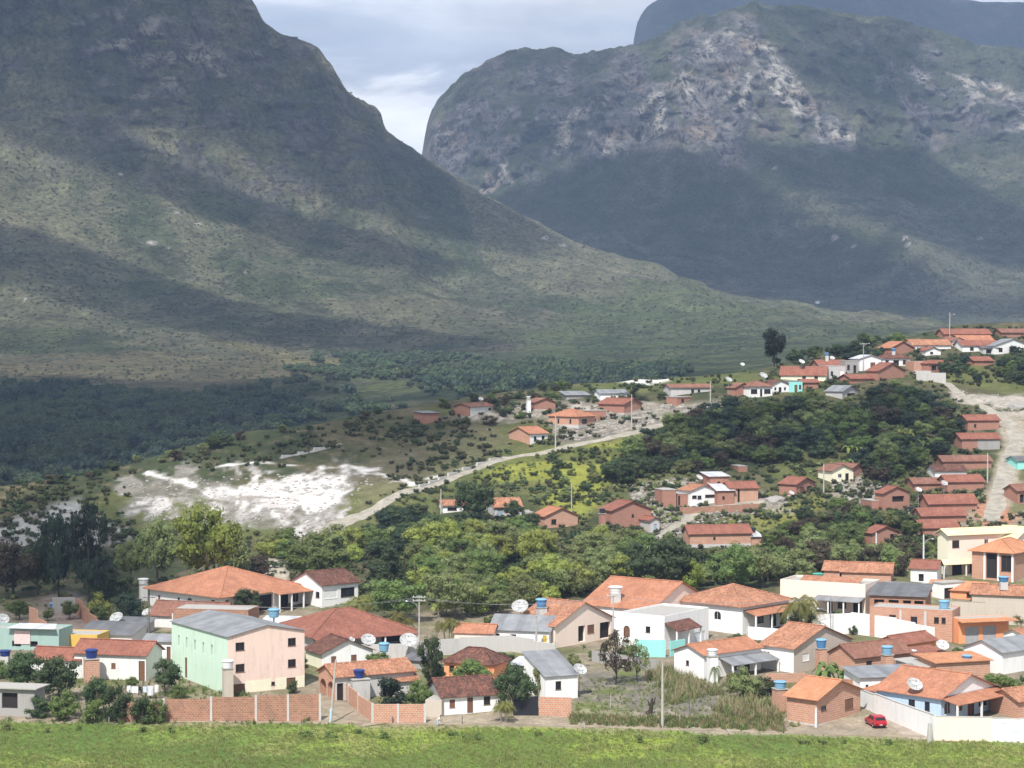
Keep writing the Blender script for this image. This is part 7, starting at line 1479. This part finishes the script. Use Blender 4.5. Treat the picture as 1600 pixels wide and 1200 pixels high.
# rubble on the terraces
P = np.concatenate([inside(p_, n_, 50 + i) for i, (p_, n_) in enumerate((([(850, 650), (1060, 632), (1120, 634), (960, 680), (885, 690)], 900), ([(980, 760), (1060, 745), (1200, 770), (1240, 800), (1060, 835), (1010, 830)], 900), ([(1300, 750), (1380, 742), (1400, 775), (1330, 790)], 300), ([(200, 752), (600, 735), (520, 830), (230, 815)], 700), ([(1480, 610), (1600, 620), (1600, 640), (1560, 650)], 200)))]); P = P[offhouse(P)]
scatter('rubble', 'stones and rubble on the bare terraces', P, rg.uniform(.12, .5, len(P)) ** 1.2, src('stone', rk[0]), 50)
# forest of the valley floor and bush on the mountains
def onsheet(S, poly, n, seed, fn=None):
    r_ = np.random.default_rng(seed); xs, ys = zip(*poly); x = r_.uniform(min(xs), max(xs), n); y = r_.uniform(min(ys), max(ys), n); k = inpoly(x, y, poly); G, ok = hitsheet(S, x[k], y[k]); x, y = x[k][ok], y[k][ok]; G = G[ok]
    return G, x, y
G, x, y = onsheet(L_, [(-60, 600), (100, 606), (300, 622), (420, 600), (560, 592), (800, 600), (1060, 580), (1060, 610), (740, 625), (480, 660), (200, 740), (-60, 775)], 5200, 70); d = fbm(G[:, 0] / 60, G[:, 1] / 90, 3, 440); k = d > np.random.default_rng(1).uniform(.15, .62, len(d)); 
G = G[k]; w_ = fbm(G[:, 0] / 40, G[:, 1] / 60, 3, 443) + np.random.default_rng(6).normal(size=len(G)) * .06 > .5
scatter('forest', 'dark forest filling the valley floor', G[w_], np.random.default_rng(2).uniform(4, 10, w_.sum()), src('far_tree', lobes('far_tree', 5, .09, 44, LEAF['blue'], 71)), 70)
scatter('forest', 'greener part of the valley forest', G[~w_], np.random.default_rng(2).uniform(3, 9, (~w_).sum()), src('far_tree', lobes('far_tree', 5, .09, 44, LEAF['dark'], 76)), 71)
G, x, y = onsheet(L_, [(380, 575), (520, 556), (700, 556), (900, 572), (1080, 580), (1060, 590), (800, 605), (560, 592)], 3000, 72); d = fbm(G[:, 0] / 70, G[:, 1] / 110, 3, 441); k = d > np.random.default_rng(3).uniform(.30, .75, len(d))
scatter('forest', 'scattered green wood at the mountain foot', G[k], np.random.default_rng(4).uniform(3, 8, k.sum()), src('far_tree', lobes('far_tree', 5, .13, 24, LEAF['dark'], 73)), 72)
for i, (S, poly, n, s0, s1, leaf, thr) in enumerate(((L_, [(-60, -20), (400, -20), (620, 210), (1000, 425), (1400, 515), (1100, 560), (700, 590), (-60, 600)], 22000, .9, 2.4, 'heath', (.25, .7)), (R_, [(660, 240), (700, 140), (900, 90), (1150, 15), (1640, 80), (1640, 500), (1300, 490), (900, 380), (760, 300)], 18000, 1.2, 3.4, 'heath', (.25, .72)), (L_, [(-60, 150), (400, 290), (800, 420), (1400, 515), (1100, 560), (700, 590), (-60, 600)], 100, 1.2, 2.8, 'heath', (.35, .75)))):
    G, x, y = onsheet(S, poly, n, 80 + i); d = fbm(G[:, 0] / 45, G[:, 1] / 45, 4, 450 + i); k = d > np.random.default_rng(5 + i).uniform(*thr, len(d))
    scatter('mountain_scrub', 'bushes dotted over the mountain slopes', G[k], np.random.default_rng(9 + i).uniform(s0, s1, k.sum()), src('scrub_clump', lobes('mountain_bush', 2, .3, 8, LEAF[leaf], 90 + i, .42)), 80 + i)
# ------------------------------------------------------------------ air and clouds
def haze():
    b = MB(); b.box(-2600, 2600, -40, 6600, -17.5, 1010)
    t = NT('air_haze'); nt = t.t; nt.nodes.remove(t.b); v = t.n('ShaderNodeVolumePrincipled')
    v.inputs['Color'].default_value = (0.50, 0.67, 1.0, 1); v.inputs['Density'].default_value = HAZE; v.inputs['Anisotropy'].default_value = 0.0
    t.l(v.outputs[0], nt.nodes['Material Output'].inputs['Volume'])
    tag(b.build('haze', t.m), 'pale blue air between camera and mountains', kind='stuff')
HAZE = 0.000105
haze()
def cloudmat():
    t = NT('cloud_vapour'); nt = t.t; nt.nodes.remove(t.b); v = t.n('ShaderNodeVolumePrincipled')
    v.inputs['Color'].default_value = (0.97, 0.98, 1.0, 1); v.inputs['Density'].default_value = 0.02
    t.l(v.outputs[0], nt.nodes['Material Output'].inputs['Volume']); return t.m
CM = cloudmat()
def surf(px, py, S):
    if S is None: return ground(px, py)
    px = np.asarray(px, float).clip(S.cols[0] + 4, S.cols[-1] - 4); py = np.array(py, float)
    for _ in range(60):                                 # a point above the skyline slides down to it
        G, ok = hitsheet(S, px, py)
        if ok.all(): break
        py = np.where(ok, py, py + 8)
    return G
def shade_cloud(poly, S, hc=1200.0, tau=2.4, rag=0.3, seed=1, edge=60.0):
    """an unseen bank of cloud above and behind the camera shaped so its shade falls on the given stretch of land"""
    n = len(poly); P = []
    for i in range(n):
        (x0, y0), (x1, y1) = poly[i], poly[(i + 1) % n]
        for k in range(4): P.append((x0 + (x1 - x0) * k / 4, y0 + (y1 - y0) * k / 4))
    P = np.array(P); G = surf(P[:, 0], P[:, 1], S); s = (hc - G[:, 2]) / TOSUN[2]; Q = G[:, :2] + TOSUN[None, :2] * s[:, None]
    x0, y0 = Q.min(0) - edge; x1, y1 = Q.max(0) + edge; m = 44
    gx, gy = np.meshgrid(np.linspace(x0, x1, m), np.linspace(y0, y1, m)); d = polydist(gx, gy, [tuple(q) for q in Q])
    e = min(edge, max(d.max() * .8, 8)); nz = fbm(gx / 170, gy / 170, 4, 300 + seed); nf = fbm(gx / 45, gy / 45, 3, 330 + seed)
    th = sstep(-e * .6, e, d + (nz - .5) * rag * 3 * e) * (0.55 + 0.75 * nz) * (0.8 + .4 * nf); th[0] = th[-1] = 0; th[:, 0] = th[:, -1] = 0
    T = tau / 0.02 * th * TOSUN[2]
    zt = hc + T * .62; zb = hc - T * .38 - 0.01
    V = np.concatenate([np.stack([gx, gy, zt], -1).reshape(-1, 3), np.stack([gx, gy, zb], -1).reshape(-1, 3)])
    Fq = gridfaces(m, m); keep = (th.reshape(-1)[Fq].max(1) > 1e-4); Fq = Fq[keep]
    rim = {}
    for f in Fq:
        for a, c in zip(f, np.roll(f, -1)): rim[(a, c)] = 1
    side = [(c, a, a + m * m, c + m * m) for (a, c) in rim if (c, a) not in rim]
    Fa = np.concatenate([Fq, Fq[:, ::-1] + m * m, np.array(side)])
    used = np.unique(Fa); mp = np.zeros(len(V), int); mp[used] = np.arange(len(used))
    o = link('shade_cloud', npmesh('shade_cloud', V[used], mp[Fa], CM))  # unseen bank of vapour, shaped to shade its stretch of land
    tag(o, kind='structure')

# shade on the land: which stretches lie under cloud (outlines in the photograph, carried up along the sunbeams)
shade_cloud([(-200, -60), (250, -60), (420, 30), (520, 125), (600, 205), (660, 245), (760, 310), (860, 375), (800, 390), (660, 345), (560, 320), (430, 250), (300, 205), (160, 175), (0, 140), (-200, 110)], L_, seed=1, tau=3.0, edge=50)
shade_cloud([(-200, 120), (0, 140), (150, 200), (330, 290), (480, 350), (640, 385), (700, 415), (640, 425), (480, 395), (420, 365), (300, 330), (180, 275), (60, 225), (-200, 190)], L_, seed=2, tau=2.6, edge=26)
shade_cloud([(-200, 330), (0, 362), (120, 390), (260, 445), (420, 490), (640, 520), (800, 545), (640, 555), (420, 535), (260, 508), (120, 475), (0, 440), (-200, 425)], L_, seed=3, tau=2.6, edge=26)
shade_cloud([(-200, 590), (100, 592), (300, 600), (470, 590), (560, 606), (470, 650), (300, 700), (120, 742), (-200, 770)], L_, seed=5, tau=2.8, edge=40)
shade_cloud([(760, 320), (900, 270), (1010, 232), (1100, 255), (1200, 300), (1330, 370), (1480, 440), (1480, 480), (1300, 485), (1100, 475), (960, 440), (840, 380)], R_, seed=6, tau=3.2, edge=70)
shade_cloud([(1120, 222), (1300, 235), (1440, 245), (1560, 320), (1750, 390), (1750, 450), (1560, 410), (1400, 360), (1270, 310), (1180, 270)], R_, seed=7, tau=2.8, edge=50)
shade_cloud([(1210, 20), (1420, 38), (1460, 110), (1420, 190), (1330, 185), (1250, 130)], R_, seed=8, tau=2.0, edge=60)
shade_cloud([(660, 110), (800, 75), (950, 80), (1010, 130), (990, 220), (900, 250), (770, 285), (690, 260)], R_, seed=9, tau=1.1, edge=60)
shade_cloud([(1380, 420), (1500, 460), (1750, 470), (1750, 500), (1400, 500)], R_, seed=15, tau=1.6, edge=60)
shade_cloud([(960, 300), (960, -30), (1200, -60), (1800, -30), (1800, 300)], T_, seed=10, tau=3.2, edge=200, hc=1500)
shade_cloud([(600, 640), (760, 612), (800, 640), (770, 700), (690, 735), (600, 745), (540, 720), (420, 712), (420, 680), (500, 655)], None, seed=11, tau=1.5, edge=14)
shade_cloud([(1000, 720), (1060, 680), (1150, 650), (1300, 640), (1420, 610), (1470, 650), (1450, 740), (1380, 745), (1300, 700), (1180, 730), (1080, 735)], None, seed=12, tau=1.6, edge=14)
shade_cloud([(-150, 830), (60, 800), (180, 810), (210, 900), (230, 950), (120, 985), (-150, 990)], None, seed=13, tau=1.7, edge=14)
